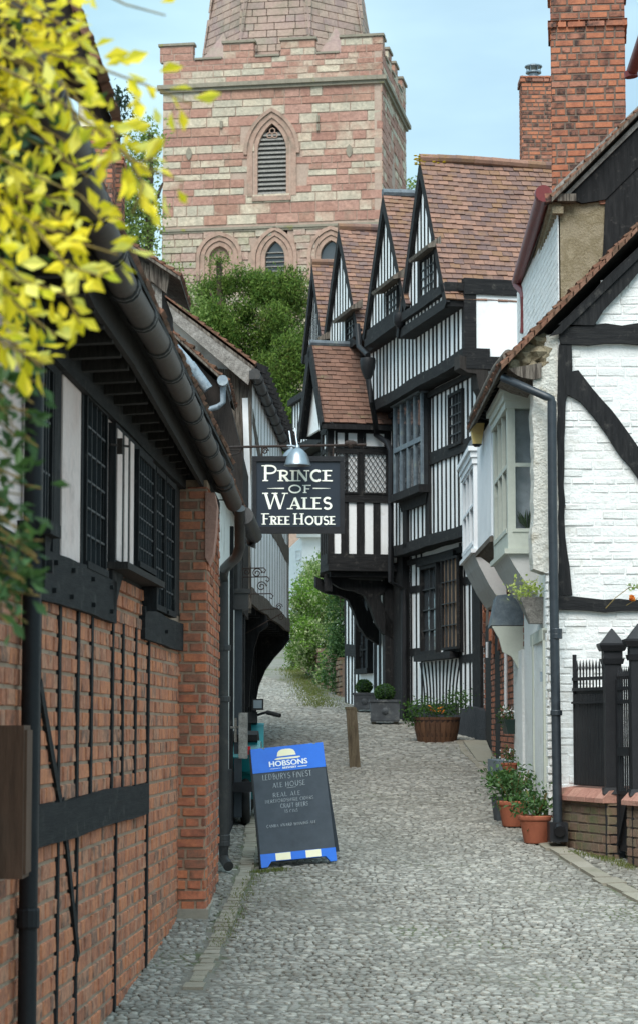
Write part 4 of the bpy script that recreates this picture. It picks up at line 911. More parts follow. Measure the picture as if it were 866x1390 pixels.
# ---------------- sage bay
def bay(name,y0,y1,xf,proj_x,zb0,zb1,matn,label,wz,cove_z,glassm='glass_clear',pane_back='pane_back'):
    """box bay: face plane at x=xf between y0,y1; wall at proj_x"""
    m=MB(); m.box(xf+.02,proj_x+.1,y0+.02,y1-.02,zb0,zb0+.06); m.box(xf+.02,proj_x+.1,y0+.02,y1-.02,zb1-.06,zb1)
    m.box(xf,xf+.05,y0,y0+.08,zb0,zb1); m.box(xf,xf+.05,y1-.08,y1,zb0,zb1); m.box(xf+.05,xf+.07,y0+.004,y0+.05,zb0,zb1); m.box(proj_x-.07,proj_x+.1,y0+.003,y0+.05,zb0,zb1)
    m.box(xf+.1,proj_x+.1,y1-.05,y1-.002,zb0,zb1); m.box(proj_x+.02,proj_x+.1,y0+.1,y1-.1,zb0,zb1)
    m.box(xf+.0,xf+.05,y0+.08,y1-.08,zb0,wz[0]); m.box(xf,xf+.05,y0+.08,y1-.08,wz[1],zb1)
    m.box(xf+.05,proj_x-.05,y0+.002,y0+.05,zb0,wz[0]); m.box(xf+.05,proj_x-.05,y0+.002,y0+.05,wz[1],zb1)
    b=m.build(name,M[matn],HR,label=label)
    m=MB(); m.box(xf-.07,proj_x+.05,y0-.07,y1+.05,zb1-.04,zb1+.02); m.box(xf-.04,proj_x+.05,y0-.04,y1+.03,zb1-.12,zb1-.04); m.box(xf-.02,proj_x+.05,y0-.02,y1+.02,zb1-.2,zb1-.12); m.build('cornice',M[matn],b)
    m=MB(); m.box(xf-.04,proj_x+.05,y0-.04,y1+.03,zb0-.05,zb0+.0); m.build('sill',M[matn],b)
    Fs=Fac((xf,y0),(proj_x,y0)); Fl=Fac((xf,y0),(xf,y1))
    window(Fs,.045,proj_x-xf-.05,wz[0],wz[1],-.01,b,M[matn],M[glassm],1,2,.035,.04,.01,curtain=M[pane_back] if pane_back else None,cd=.12)
    window(Fl,.1,(y1-y0)-.1,wz[0],wz[1],-.01,b,M[matn],M['glass'],3,2,.045,.04,.01)
    m=MB(); Fy=Fac((xf,y0+.02),(proj_x+.2,y0+.02))
    L=proj_x-xf; z=zb0-.05; d=z-cove_z
    m.prism(Fy,[(0,z),(L+.04,z),(L+.04,cove_z),(L*.75,cove_z+.02),(L*.45,cove_z+d*.35),(L*.15,cove_z+d*.75)],-(y1-y0)+.04,0); m.build('cove',M['greyrender'],b)
    return b
bay('bay_window',22.95,24.85,1.925,2.27,at(690,745,22.95).z,at(690,528,22.95).z,'sage','sage green sash bay window',(at(700,722,22.95).z,at(700,540,22.95).z),at(712,806,22.95).z)  # sky reflection in the near pane comes from the pale sheet's colour
T=thing('window_plant','dark spiky plant behind the lower pane of the sage bay window','plant',at(715,720,23.05))
m=MB()
for i in range(16):
    c=at(716,719,23.06); d=V((R.uniform(-.7,.7),R.uniform(-.1,.2),1)).normalized(); m.leaf(c+d*R.uniform(.08,.13),R.uniform(.18,.26),d,.1)
m.build('foliage',M['green_dk'],T,fix=False)
m=MB(); m.lathe(at(716,724,23.06),[(.04,0),(.05,.05)],12); m.build('pot',M['cream'],T)
bay('bay_window',28.7,31.0,1.97,2.40,at(645,745,28.7).z,at(645,608,28.7).z,'whitepaint','white bay window farther along',(at(650,738,28.7).z,at(650,628,28.7).z),at(671,817,28.7).z,pane_back='curtain')
m=MB(); m.box(1.93,2.45,28.65,31.1,at(645,607,28.7).z+.02,at(645,598,28.7).z); m.build('lead_flat_roof',M['lead'],HR)
m=MB(); a=at(671,573,25.1); z0=at(671,728,25.1).z; z1=at(671,566,25.1).z
m.box(1.945,2.35,25.15,27.4,z0,z1); bb=m.build('boarded_bay',M['whitepaint'],HR,label='white weatherboarded projection between the bays')
m=MB()
for i in range(11): y=25.2+i*.2; m.box(1.925,1.95,y,y+.15,z0+.02,z1-.02)
for i in range(3): x=1.96+i*.11; m.box(x,x+.09,25.13,25.16,z0+.02,z1)
m.build('weatherboard',M['whitepaint'],bb)
m=MB(); m.box(1.9,2.35,25.1,27.45,z0-.06,z0); m.prism(Fac((1.94,25.2),(2.4,25.2)),[(0,z0-.06),(.4,z0-.06),(.4,z0-.35)],-2.1,0); m.build('moulded_base',M['timber_grey'],bb)
# slate hood + sage canopy over lane door, white pier
U=lambda px:FR.U(px,0,950)
m=MB(); zh1=at(690,806,25.6).z; zh0=at(690,850,25.6).z
Fh=Fac((1.9,25.4),(2.35,25.4))
m.add([V((1.93,25.4,zh0)),V((2.3,25.4,zh0)),V((2.3,25.4,zh1)),V((2.0,25.4,zh1-.03)),V((1.96,26.3,zh0)),V((2.35,26.3,zh0)),V((2.35,26.3,zh1)),V((2.03,26.3,zh1-.03))],[(0,3,2,1),(4,5,6,7),(0,1,5,4),(1,2,6,5),(2,3,7,6),(3,0,4,7)])
hd=m.build('slate_hood',M['slate'],HR,label='small blue slate hood')
m=MB(); m.prism(Fh,[(.04,zh0-.01),(.44,zh0-.01),(.44,zh0-.9),(.36,zh0-.8),(.34,zh0-.5),(.26,zh0-.35),(.16,zh0-.3),(.12,zh0-.15)],-.06,0); m.build('hood_bracket',M['sage'],hd)
m=MB(); zd=at(735,1062,23).z; m.fb(FR,.4,2.4,zd,3.5,-.1,-.03); dr=m.build('door',M['sage'],HR,label='sage green door')
m=MB()
for a,b in ((.5,1.0),(1.1,1.6)):
    for c,d in ((zd+.15,zd+.6),(zd+.75,zd+1.6)): m.fb(FR,a,b,c,d,-.03,-.02); m.fb(FR,a+.05,b-.05,c+.05,d-.05,-.02,-.012)
m.build('door_panel',M['sage'],dr)
m=MB(); m.fb(FR,.33,.42,gz(22.5),3.6,-.05,.02); m.fb(FR,1.7,1.8,gz(22.5),3.6,-.05,.03); m.fb(FR,2.38,2.48,gz(22.5),3.6,-.05,.02); m.fb(FR,.33,2.48,3.5,3.62,-.05,.025); m.build('door_frame',M['sage'],dr)
m=MB(); m.bar(FR.w(.6,zd+1.05,-.0),FR.w(.72,zd+1.05,-.0),.02); m.fb(FR,.58,.6,zd+1.0,zd+1.1,-.02,.03); m.build('handle',M['galv'],dr)
m=MB(); m.fb(FR,.4,2.4,gz(22)-.1,zd,-.1,-.02); m.build('door_threshold',M['cream'],HR)
m=MB(); m.fb(FR,U(716),U(704),gz(25),at(710,885,25.6).z,-.03,.06); m.build('white_pier',M['brick_white'],HR)
# small pipes
m=MB(); m.tube([FR.at(686.5,862,.05),FR.at(686.5,968,.05)],.022,8); m.build('waste_pipe',M['whitepaint'],HR)
m=MB(); m.tube([FR.at(661,872,.05),FR.at(661,893,.05)],.02,8); m.build('waste_pipe',M['whitepaint'],HR)
m=MB(); a=FR.at(690,1048,.1); m.box(2.12,2.35,26.9,28.6,gz(27)-.1,gz(27)+.36); 
solo(m,'stone_block',M['slate'],(2.2,27.5,gz(27.5)),'low slate-grey block at the foot of the red brick wall behind the potted plants','stone block')
# lantern
LN=thing('wall_lantern','small lantern with yellowish glass under the eaves between the white bays','lantern',at(648,603,26.3))
c=at(647,588,26.3)
m=MB()
m.add([c+V((sx*w,sy*w,z)) for z,w in ((-.13,.05),(.11,.085)) for sx,sy in ((-1,-1),(1,-1),(1,1),(-1,1))],[(0,1,5,4),(1,2,6,5),(2,3,7,6),(3,0,4,7)]); m.build('lantern_glass',M['amber'],LN)
m=MB(); m.lathe(c+V((0,0,.11)),[(.12,0),(.12,.02),(.04,.1),(.02,.13)],8); m.lathe(c+V((0,0,-.16)),[(.03,0),(.06,.03)],8); m.bar(c+V((0,0,.2)),c+V((.35,.1,.25)),.02); m.build('lantern_frame',M['iron'],LN)
# ================================================================ upper block behind
HU=thing('upper_house','taller block with oxblood gutter and brown rendered gable patch above the white brick house','house',(4.5,26,7.0))
yU=24.6; FU=Fac((2.4,yU),(9,yU))
sl2=(at(866,152,yU).z-at(757,262,yU).z)/(at(866,152,yU).x-at(757,262,yU).x)
vz2=lambda x:at(757,262,yU).z+sl2*(x-at(757,262,yU).x)
xU=at(758,300,yU).x; xT=xU+2.6
m=MB(); m.prism(FU,[(xU-2.4,5.5),(xT*2-xU-2.4,5.5),(xT*2-xU-2.4,vz2(xU)-.15),(xT-2.4,vz2(xT)-.15),(xU-2.4,vz2(xU)-.15)],-5.2,-.0); m.build('wall',M['render'],HU)
Fl=Fac((xU-.005,yU),(xU-.005,yU+5.2)); m=MB(); m.fb(Fl,0,5.2,5.55,vz2(xU)-.12,-.02,.002); fmason(m,Fl,0.0,5.1,5.6,vz2(xU)-.12,0.0,ch=.083,l0=.2,l1=.3,gap=.003,depth=.005,jit=.0015,bev=.003); m.build('white_lane_wall',M['brick_white'],HU,fix=False)
m=MB(); m.ppx(FU,[(768,266),(866,164),(930,100),(930,190),(866,226),(822,270),(790,275)],0.0,.06,wob=.01); m.ppx(FU,[(822,268),(866,222),(930,180),(930,420),(820,420),(812,390),(819,340)],0,.045,wob=.008); m.build('gable_framing',M['timber'],HU)
m=MB(); m.ppx(FU,[(735,268),(749,258),(930,80),(930,92),(757,266)],.02,.12); m.ppx(FU,[(757,272),(930,99),(930,108),(764,272)],.06,.1); m.build('verge_board',M['timber_pale'],HU)
m=MB(); m.ppx(FU,[(757,262),(782,262),(782,272),(757,272)],.0,.15); m.build('purlin_end',M['timber_grey'],HU)
m=MB(); m.ppx(FU,[(739,262),(756,260),(757,270),(741,274)],.0,.16); m.ppx(FU,[(812,268),(822,266),(822,276),(814,276)],0,.03); m.build('corner_brick',M['brick_chim'],HU)
a=FU.at(749,267,.2); S=V((1,0,sl2)).normalized(); L=(xT-a.x)/S.x
m=MB(); tiles(m,a,V((.015,1,0)),S,4.9,L,.11,.18,thick=.03,jit=.01); m.build('roof',M['tile_old'],HU,fix=False)
m=MB(); tp=a+S*L; c=V((.08,4.9,0)); d=V((0,0,-.05)); e=V((2*tp.x-a.x,a.y,a.z)); m.hexa([a+d,tp+d,tp+c+d,a+c+d,a,tp,tp+c,a+c]); m.hexa([tp+d,e+d,e+c+d,tp+c+d,tp,e,e+c,tp+c]); m.build('roof_boarding',M['timber_grey'],HU)
g0=at(738,262,24.45); g1=at(703,382,29.4)
m=MB(); m.tube([g0,g1],.085,14); m.tube([g0+V((0,-.01,0)),g0+V((-.01,.06,-.0))],.095,14); o=m.build('red_gutter',M['red_iron'],HU,smooth=True,label='oxblood red gutter')
m=MB(); m.hexa([g0+V((.07,.1,-.12)),g0+V((.2,.1,-.16)),g1+V((.2,-.4,-.16)),g1+V((.07,-.4,-.12)),g0+V((.07,.1,.02)),g0+V((.2,.1,.02)),g1+V((.2,-.4,.02)),g1+V((.07,-.4,.02))]); 
for i in range(24): t=i/24; p=g0.lerp(g1,t); m.bar(p+V((.1,.1,-.17)),p+V((.22,.1,-.17)),.09,.08)
m.build('dentil_cornice',M['render'],HU)
m=MB(); m.tube([at(702,378,29.3),at(702,386,29.3),at(711,396,29.0),at(712,404,28.9),at(712,452,28.9)],.062,12)
e=solo(m,'downpipe',M['red_iron'],at(712,452,28.9),'short oxblood red pipe dropping from the red gutter onto the lower roof','downpipe',smooth=True)
# big chimney
def chimney(name,label,x0,y0,w,d,z0,z1,rot,matn,bands,group=None,bt=.078):
    T=thing(name,label,'chimney',(x0,y0,z0))
    c,s=math.cos(rot),math.sin(rot); X=V((c,-s,0)); Y=V((s,c,0)); P=V((x0,y0,0))
    f1=Fac(tuple(P[:2]),tuple((P+X*w)[:2])); f2=Fac(tuple(P[:2]),tuple((P+Y*d)[:2]),side=(x0-9,y0)); f3=Fac(tuple((P+X*w)[:2]),tuple((P+X*w+Y*d)[:2]),side=(x0+9,y0))
    m=MB(); k=P+X*.005+Y*.005
    m.hexa([V((q.x,q.y,z)) for z in (z0,z1) for q in (k,k+X*(w-.01),k+X*(w-.01)+Y*(d-.01),k+Y*(d-.01))]); m.build('core',M['mortar_dark'],T)
    m=MB()
    for f,L in ((f1,w),(f2,d),(f3,d)): fmason(m,f,0,L,z0,z1,-.02,ch=bt,l0=.225,l1=.115,gap=.012,depth=.024,jit=.002)
    for zb,h,p in bands:
        for f,L in ((f1,w),(f2,d),(f3,d)): fmason(m,f,-p,L+p,zb,zb+h,-.02,ch=bt,l0=.225,l1=.115,gap=.011,depth=.02+p,jit=.003)
    m.build('brickwork',M[matn],T,fix=False); return T
a=at(750,240,26); b=at(850,240,26)
zt_=at(800,-40,26).z
ch=chimney('chimney','big square orange-red brick chimney with black bricks, on the right skyline',a.x,26.05,(b.x-a.x),.7,at(800,265,26).z-.6,zt_,.115,'brick_chim',[(at(800,36,26).z,.09,.035),(zt_-.2,.2,.04)],bt=.083)
m=MB(); k=V(((a.x+b.x)/2+.03,26.4,zt_)); m.box(k.x-.42,k.x+.42,26.05,26.75,zt_,zt_+.06); m.lathe(k+V((0,0,.06)),[(.14,0),(.12,.35),(.15,.4)],14); m.build('pot',M['pot_cream'],ch)
a=at(709,230,42); b=at(753,230,42)
zc=at(725,102,42).z
ch=chimney('chimney','slimmer orange brick chimney with a steel cowl, beside the ridge of the gabled house',a.x,42,.72,.55,at(725,230,42).z-1.5,zc,0.0,'brick_chim',[(zc-.12,.12,.03)])
m=MB(); k=V((a.x+.25,42.25,zc)); m.lathe(k,[(.13,0),(.13,.05),(.09,.07),(.09,.16)],14); m.lathe(k,[(.17,.24),(.17,.26),(.05,.31)],14)
for i in range(6): t=i*math.pi/3; m.bar(k+V((math.cos(t)*.12,math.sin(t)*.12,.14)),k+V((math.cos(t)*.14,math.sin(t)*.14,.25)),.015)
m.lathe(k,[(.15,.12),(.15,.15)],14); m.build('cowl',M['steel'],ch)
# red gutter of next house at the right edge
m=MB(); m.tube([at(858,96,22.5),at(870,60,21.9),at(890,0,21)],.06,12); m.tube([at(856,96,22.5),at(857,104,22.5)],.07,12)
solo(m,'eaves_gutter',M['red_iron'],at(857,98,22.5),'end of a dark red gutter cut by the right edge beside the big chimney','gutter',smooth=True)
# big black corner downpipe with sloping arm
xp=at(750,700,21.6)
DP=thing('downpipe','long black downpipe at the corner of the white house with a sloping upper arm','downpipe',(xp.x,21.55,gz(21.6)))
bx=at(757,1128,21.6)
m=MB(); m.tube([at(683,513,21.9),at(700,520,21.75),at(741,538,21.6),at(748,541,21.6),at(749,550,21.6)],.04,12); m.build('upper_arm',M['iron_blue'],DP,smooth=True)
m=MB(); tx=at(749,545,21.6); m.tube([tx,V((xp.x,21.6,at(750,700,21.6).z)),V((bx.x,21.6,bx.z))],.045,14); m.build('pipe',M['iron_blue'],DP,smooth=True)
m=MB(); collars(m,[at(755,y,21.6) for y in (857,864,968)],.054,.05); m.build('collar',M['iron_blue'],DP)
m=MB(); m.box(bx.x-.09,bx.x+.08,21.45,21.7,bx.z-.1,bx.z+.08); m.tube([bx+V((-.0,-.12,.03)),bx+V((-.0,-.2,-.0))],.055,14); m.build('shoe',M['iron'],DP)
# ================================================================ iron fence on brick footing
FN=Fac((2.36,21.95),(2.36+.30*4.6,21.95-4.6*1.0))
wu=FN.U(824,.1,1120); zc=FN.P(795,1074,.12)[1]
def footing(u0,u1,label):
    m=MB(); zt0=zc-.1; base=gz(21)-.3; p=FN.w(u0,0,0)
    T=thing('brick_footing_wall',label,'wall',(p.x,p.y,gz(p.y)))
    m.fb(FN,u0,u1,base,zt0,-.2,.092); m.build('core',M['mortar_dark'],T)
    m=MB(); fmason(m,FN,u0,u1,base,zt0,.08,ch=.085,l0=.225,l1=.17,gap=.01,depth=.02,jit=.004)
    fe=Fac(tuple(FN.w(u1,0,.1)[:2]),tuple(FN.w(u1,0,-.2)[:2]),side=(0,0)); fmason(m,fe,0,.3,base,zt0,.0,ch=.085,l0=.225,l1=.115,gap=.01,depth=.02,jit=.004)
    m.build('brickwork',M['brick_mossy'],T,fix=False)
    m=MB(); u=u0
    while u<u1:
        b=min(u+.22,u1+.03); m.hexa([FN.w(u,zt0,-.24),FN.w(b-.008,zt0,-.24),FN.w(b-.008,zt0,.15),FN.w(u,zt0,.15),FN.w(u,zt0+.14,-.24),FN.w(b-.008,zt0+.14,-.24),FN.w(b-.008,zt0+.04,.15),FN.w(u,zt0+.04,.15)]); 
        m.hexa([FN.w(u,zt0+.14,-.24),FN.w(b-.008,zt0+.14,-.24),FN.w(b-.008,zt0+.041,.149),FN.w(u,zt0+.041,.149),FN.w(u,zt0+.15,-.2),FN.w(b-.008,zt0+.15,-.2),FN.w(b-.008,zt0+.11,.08),FN.w(u,zt0+.11,.08)]); u+=.22
    m.build('coping',M['coping'],T)
    return T
footing(-.02,wu,'low mossy brick wall with pink sloping coping beneath the black boarded railing')
up1,up2=FN.U(832,.0,1000),FN.U(868,.0,1000)
footing(up2-.08,4.7,'low brick wall cut by the right edge, beyond the black gate')
def gpost(u,label,ztop,w=.165):
    p=FN.w(u,0,0); T=thing('iron_gate_post',label,'gate post',(p.x,p.y,gz(p.y)),'black iron gate posts with pyramid caps')
    z0=gz(p.y)-.05; m=MB(); zk=ztop-.33
    ang=0
    def sq(z,ww): return [V((p.x+sx*ww/2,p.y+sy*ww/2,z)) for sx,sy in ((-1,-1),(1,-1),(1,1),(-1,1))]
    m.hexa(sq(z0,w*.92)+sq(zk,w*.92)); m.hexa(sq(z0,w*1.05)+sq(zc-.02,w*1.05)); m.hexa(sq(zc-.02,w*1.3)+sq(zc+.04,w*1.1)); m.build('shaft',M['iron'],T)
    m=MB(); m.hexa(sq(zk,w*1.1)+sq(zk+.05,w*1.25)); m.hexa(sq(zk+.05,w*1.05)+sq(zk+.12,w*1.05)); m.hexa(sq(zk+.12,w*1.3)+sq(zk+.17,w*1.55)); m.hexa(sq(zk+.17,w*1.55)+sq(zk+.19,w*1.55)); m.hexa(sq(zk+.19,w*1.25)+sq(ztop,w*.05)); m.build('cap',M['iron'],T)
    return T
gpost(up1,'black iron gate post with pyramid cap between the boarded railing and the gate',FN.P(832,853)[1])
gpost(up2,'black iron gate post with pyramid cap cut by the right edge',FN.P(832,853)[1]+.02)
PN=thing('iron_railing','black boarded iron railing with a row of spikes on the low brick wall','railing',FN.w(.5,zc,0))
ua,ub=FN.U(782,0,1000),up1-.09
z0=zc+.04; z1=FN.P(800,938)[1]
m=MB(); m.fb(FN,ua,ub,z0,z1,-.02,.0)
u=ua
while u<ub: m.fb(FN,u,u+.055,z0+.01,z1-.03,0,.012); u+=.062
m.build('boarding',M['iron'],PN)
m=MB(); m.fb(FN,ua-.02,ub,z1,z1+.03,-.03,.03); m.fb(FN,ua-.02,ub,z1+.1,z1+.13,-.03,.03); m.fb(FN,ua-.02,ub,z1-.12,z1-.1,-.03,.04); m.tube([FN.w(ua-.02,z0,0),FN.w(ua-.02,z1+.35,0)],.02,8); m.build('rail',M['iron'],PN)
m=MB(); u=ua+.04
while u<ub-.02: c=FN.w(u,z1+.13,0); m.lathe(c,[(.008,-.1),(.008,.06),(.014,.08),(.001,.17)],6); u+=.075
m.build('spike',M['iron'],PN)
# gate
GT=thing('iron_gate','black iron gate with upright bars above a solid bottom panel at the right edge','gate',FN.w(up1+.3,gz(20.6),0))
a,b=up1+.1,up2-.1
zt0=FN.P(832,938)[1]; m=MB()
n=8
for i in range(n): u=a+.03+(b-a-.06)*i/(n-1); m.tube([FN.w(u,zc,0),FN.w(u,zt0+.1,0)],.009,6); m.lathe(FN.w(u,zt0+.1,0),[(.009,0),(.016,.03),(.001,.12)],6)
m.build('bar',M['iron'],GT)
m=MB()
for z in (zc-.02,zt0,zt0-.12,(zc+zt0)/2-.1): m.fb(FN,a,b,z,z+.035,-.015,.015)
m.fb(FN,a,a+.035,gz(20.5)+.08,zt0+.1,-.016,.016); m.fb(FN,b-.035,b,gz(20.5)+.08,zt0+.1,-.016,.016); m.build('gate_frame',M['iron'],GT)
m=MB(); m.fb(FN,a+.03,b-.03,gz(20.5)+.1,zc-.02,-.006,.006); m.build('bottom_panel',M['iron'],GT)
m=MB(); m.bar(FN.w(a+.05,gz(20.5)+.15,.03),FN.w(b-.1,zc-.05,.03),.025); m.fb(FN,b-.3,b-.05,(zc+zt0)/2-.13,(zc+zt0)/2-.05,-.03,.04); m.build('latch',M['iron'],GT)
# ================================================================ CHURCH TOWER
ph=D2R(9.5); cr=at(519,300,89); Tw=9.05; Td=7.6
ex=V((math.cos(ph),-math.sin(ph),0)); ey=V((math.sin(ph),math.cos(ph),0))
c0=V((cr.x,cr.y,0)); cl=c0-ex*Tw
FT=Fac(tuple(cl[:2]),tuple(c0[:2])); FTs=Fac(tuple(c0[:2]),tuple((c0+ey*Td)[:2]),side=(50,60))
# force outward normal of the side face
FTs.n=ex.copy()
zc_=at(519,106,89).z; ztop=at(519,44,89).z; zst=at(519,300,89).z; zb=7.0
TW=thing('church_tower','pink and grey sandstone church tower with battlements and a stone spire','tower',((cl+c0)/2+ey*2).to_tuple()[:2]+(7.0,))
m=MB(); k=[cl+ex*.3+ey*.3,c0-ex*.3+ey*.3,c0-ex*.3+ey*(Td-.0),cl+ex*.3+ey*(Td-.0)]
m.hexa([V((q.x,q.y,zb)) for q in k]+[V((q.x,q.y,ztop-1.6)) for q in k]); m.build('core',M['dark'],TW)
def lancet(f,cpx,spy,w,top,bot,off=0):
    u,zs=f.P(cpx,spy,off); zt=f.P(cpx,top,off)[1]; zb_=f.P(cpx,bot,off)[1]; return u,zs,w/2,zt,zb_
def ogv(h,H,y):
    Rr=(h*h+H*H)/(2*h)
    return max(0,math.sqrt(max(0,Rr*Rr-y*y))-(Rr-h))
def inl(L,grow=0):
    u,zs,h,zt,zb_=L; h=h+grow; zt=zt+grow; zb_=zb_-grow*.0
    def fn(a,b):
        if b<zb_ or b>zt: return False
        if b<zs: return abs(a-u)<h
        return abs(a-u)<ogv(h,zt-zs,b-zs)
    return fn
def lanpoly(L,grow,n=10,bot=None):
    u,zs,h,zt,zb_=L; h+=grow; zt+=grow*1.1; b=zb_ if bot is None else bot
    r=[(u+h,b),(u+h,zs)]+[(u+ogv(h,zt-zs,(zt-zs)*i/n),zs+(zt-zs)*i/n) for i in range(1,n)]+[(u,zt)]
    l=[(2*u-a,z) for a,z in r[::-1][1:]]
    return r+l
def ring(mb,f,L,g0,g1,o0,o1,n=10,bot=None):
    a=lanpoly(L,g0,n,bot);b=lanpoly(L,g1,n,bot)
    for i in range(len(a)-1): mb.prism(f,[a[i],b[i],b[i+1],a[i+1]],o0,o1)
W1=lancet(FT,369,205,1.18,166,262)
Wl=[lancet(FT,298,350,.85,333,380),lancet(FT,373,350,.80,326,380),lancet(FT,449,346,.85,325,380)]
hole=[inl(W1,.55)]+[inl(w,.5) for w in Wl]
hf=lambda a,b: not any(h(a,b) for h in hole)
m=MB(); fmason(m,FT,0,Tw,zst+.1,zc_,-.3,ch=.34,l0=.4,l1=1.25,gap=.012,depth=.3,jit=.012,run=.35,hvar=.3,inside=hf,bev=.015)
fmason(m,FTs,0,Td,zst+.1,zc_,-.3,ch=.34,l0=.4,l1=1.2,gap=.012,depth=.3,jit=.015,run=.5,hvar=.3,inside=lambda a,b:not inl((3.6,zst+3.6,.45,zst+4.6,zst+1.6))(a,b),bev=.015)
m.build('upper_masonry',M['tower'],TW,fix=False)
m=MB(); m.fb(FT,0.02,Tw-.02,zb,Wl[0][4],-.32,-.03); m.fb(FTs,0.0,Td,zb,ztop-.7,-.32,-.03); 
m.fb(FT,0.02,Tw-.02,zc_,ztop-1.7,-.32,-.03)
# mortar backing around openings: simple strips between window bays
def backing(z0,z1,openings):
    xs=[0.02]+[q for L in sorted(openings,key=lambda L:L[0]) for q in (L[0]-L[2]-.12,L[0]+L[2]+.12)]+[Tw-.02]
    for i in range(0,len(xs),2): m.fb(FT,xs[i],xs[i+1],z0,z1,-.32,-.035)
backing(Wl[0][4],zst,Wl); backing(zst,W1[4]-.1,[]); backing(W1[4]-.1,W1[3]+.2,[W1]); backing(W1[3]+.2,zc_,[])
m.build('mortar_bed',M['mortar_t'],TW)
m=MB(); fmason(m,FT,0,Tw,15,zst-.1,-.3,ch=.3,l0=.35,l1=.95,gap=.012,depth=.32,jit=.02,run=.5,hvar=.3,inside=hf,bev=.015)
fmason(m,FTs,0,Td,15,zst-.1,-.3,ch=.3,l0=.35,l1=.95,gap=.012,depth=.32,jit=.02,run=.5,hvar=.3,bev=.015)
m.build('lower_masonry',M['tower_grey'],TW,fix=False)
def strc(z,h,p,mat_,name,both=True):
    m=MB(); m.fb(FT,-p,Tw+p-.001,z,z+h,-.1,p); m.fb(FTs,-p+.002,Td+.2,z+.001,z+h-.001,-.1,p-.001)
    m.fb(FT,-p*.5,Tw+p*.5,z-h*.8,z,-.1,p*.5); m.fb(FTs,-p*.5+.002,Td,z-h*.8+.001,z,-.1,p*.5-.001); m.build(name,mat_,TW)
strc(zc_-.05,.17,.2,M['string'],'cornice'); strc(zst-.12,.1,.08,M['string'],'string_course')
# parapet with battlements
zm=at(519,68,89).z; pw=.02
m=MB()
for f,L in ((FT,Tw),(FTs,Td)): fmason(m,f,0,L,zc_+.12,zm,-.3,ch=.29,l0=.35,l1=1.1,gap=.012,depth=.3,jit=.015,run=.5,hvar=.2,bev=.015)
mer=[(FT,FT.U(a,0,60),FT.U(b,0,60)) for a,b in ((217,263),(303,345),(381,428),(462,519.5))]+[(FTs,a,b) for a,b in ((0,.9),(1.9,2.9),(3.9,4.9),(6.2,7.6))]
for f,a,b in mer: fmason(m,f,a,b,zm,ztop-.1,-.3,ch=.3,l0=.4,l1=.9,gap=.015,depth=.3,jit=.015,run=.5,bev=.015)
m.build('parapet',M['tower'],TW,fix=False)
m=MB(); 
for f,L in ((FT,Tw),(FTs,Td)): m.fb(f,.02,L-.02,zc_,zm-.02,-.32,-.02)
for f,a,b in mer: m.fb(f,a+.02,b-.02,zm-.03,ztop-.1,-.32,-.02)
m.build('parapet_core',M['mortar_t'],TW)
m=MB()
for f,a,b in mer: m.fb(f,a-.05,b+.05,ztop-.1,ztop,-.38,.06)
e=[FT.U(x,0,60) for x in (263,303,345,381,428,462)]
for a,b in ((e[0],e[1]),(e[2],e[3]),(e[4],e[5])): m.fb(FT,a+.05,b-.05,zm,zm+.08,-.38,.05)
for a,b in ((.9,1.9),(2.9,3.9),(4.9,6.2)): m.fb(FTs,a+.05,b-.05,zm,zm+.08,-.38,.05)
m.build('coping',M['string'],TW)
# belfry window
m=MB(); ring(m,FT,W1,0.0,.2,-.3,-.04,bot=W1[4]-.1); ring(m,FT,W1,.2,.42,-.3,.02,bot=W1[4]-.1); ring(m,FT,(W1[0],W1[1],W1[2],W1[3],W1[1]-.1),.42,.56,-.1,.09); m.fb(FT,W1[0]-.8,W1[0]+.8,W1[4]-.3,W1[4]-.1,-.3,.06); bw=m.build('belfry_window',M['dressed'],TW,label='pointed belfry window with slatted louvres')
m=MB(); z=W1[4]; fn=inl(W1)
while z<W1[3]-.35:
    h=W1[2] if z<W1[1] else ogv(W1[2],W1[3]-W1[1],z+.1-W1[1])
    if h>.08: m.hexa([FT.w(W1[0]-h,z,-.10),FT.w(W1[0]+h,z,-.10),FT.w(W1[0]+h,z+.17,-.26),FT.w(W1[0]-h,z+.17,-.26),FT.w(W1[0]-h,z+.035,-.10),FT.w(W1[0]+h,z+.035,-.10),FT.w(W1[0]+h,z+.2,-.26),FT.w(W1[0]-h,z+.2,-.26)])
    z+=.185
m.build('louvres',M['timber_pale'],bw)
m=MB(); u,zz=W1[0],W1[3]-.42
for k in range(3): 
    t=math.pi/2+k*2*math.pi/3; c=(u+.12*math.cos(t),zz+.12*math.sin(t)); pr=[]
    for i in range(12): a=2*math.pi*i/12; pr.append(FT.w(c[0]+.11*math.cos(a),c[1]+.11*math.sin(a),-.12))
    m.tube(pr+[pr[0]],.028,5,False)
m.build('tracery',M['dressed'],bw)
for i,w in enumerate(Wl):
    m=MB(); ring(m,FT,w,0.0,.17,-.3,-.03,bot=w[4]); ring(m,FT,w,.19,.36,-.3,.02,bot=w[4]); ring(m,FT,w,.38,.52,-.2,.08,bot=w[4]); b=m.build('lancet_window',M['dressed'],TW)
    m=MB(); m.prism(FT,lanpoly(w,0.02),-.28,-.22); m.build('pane',M['glass'] if i else M['dressed'],b)
    if i==1:
        m=MB()
        for j in range(7): z=w[4]+j*.19; m.fb(FT,w[0]-.38,w[0]+.38,z,z+.04,-.2,-.1)
        m.build('louvres',M['timber_pale'],b)
m=MB()
for px,py in ((257,208),(474,204)):
    u,z=FT.P(px,py); m.prism(FT,[(u-.13,z),(u-.09,z-.17),(u,z-.27),(u+.09,z-.17),(u+.13,z),(u+.09,z+.17),(u,z+.27),(u-.09,z+.17)],-.02,.05)
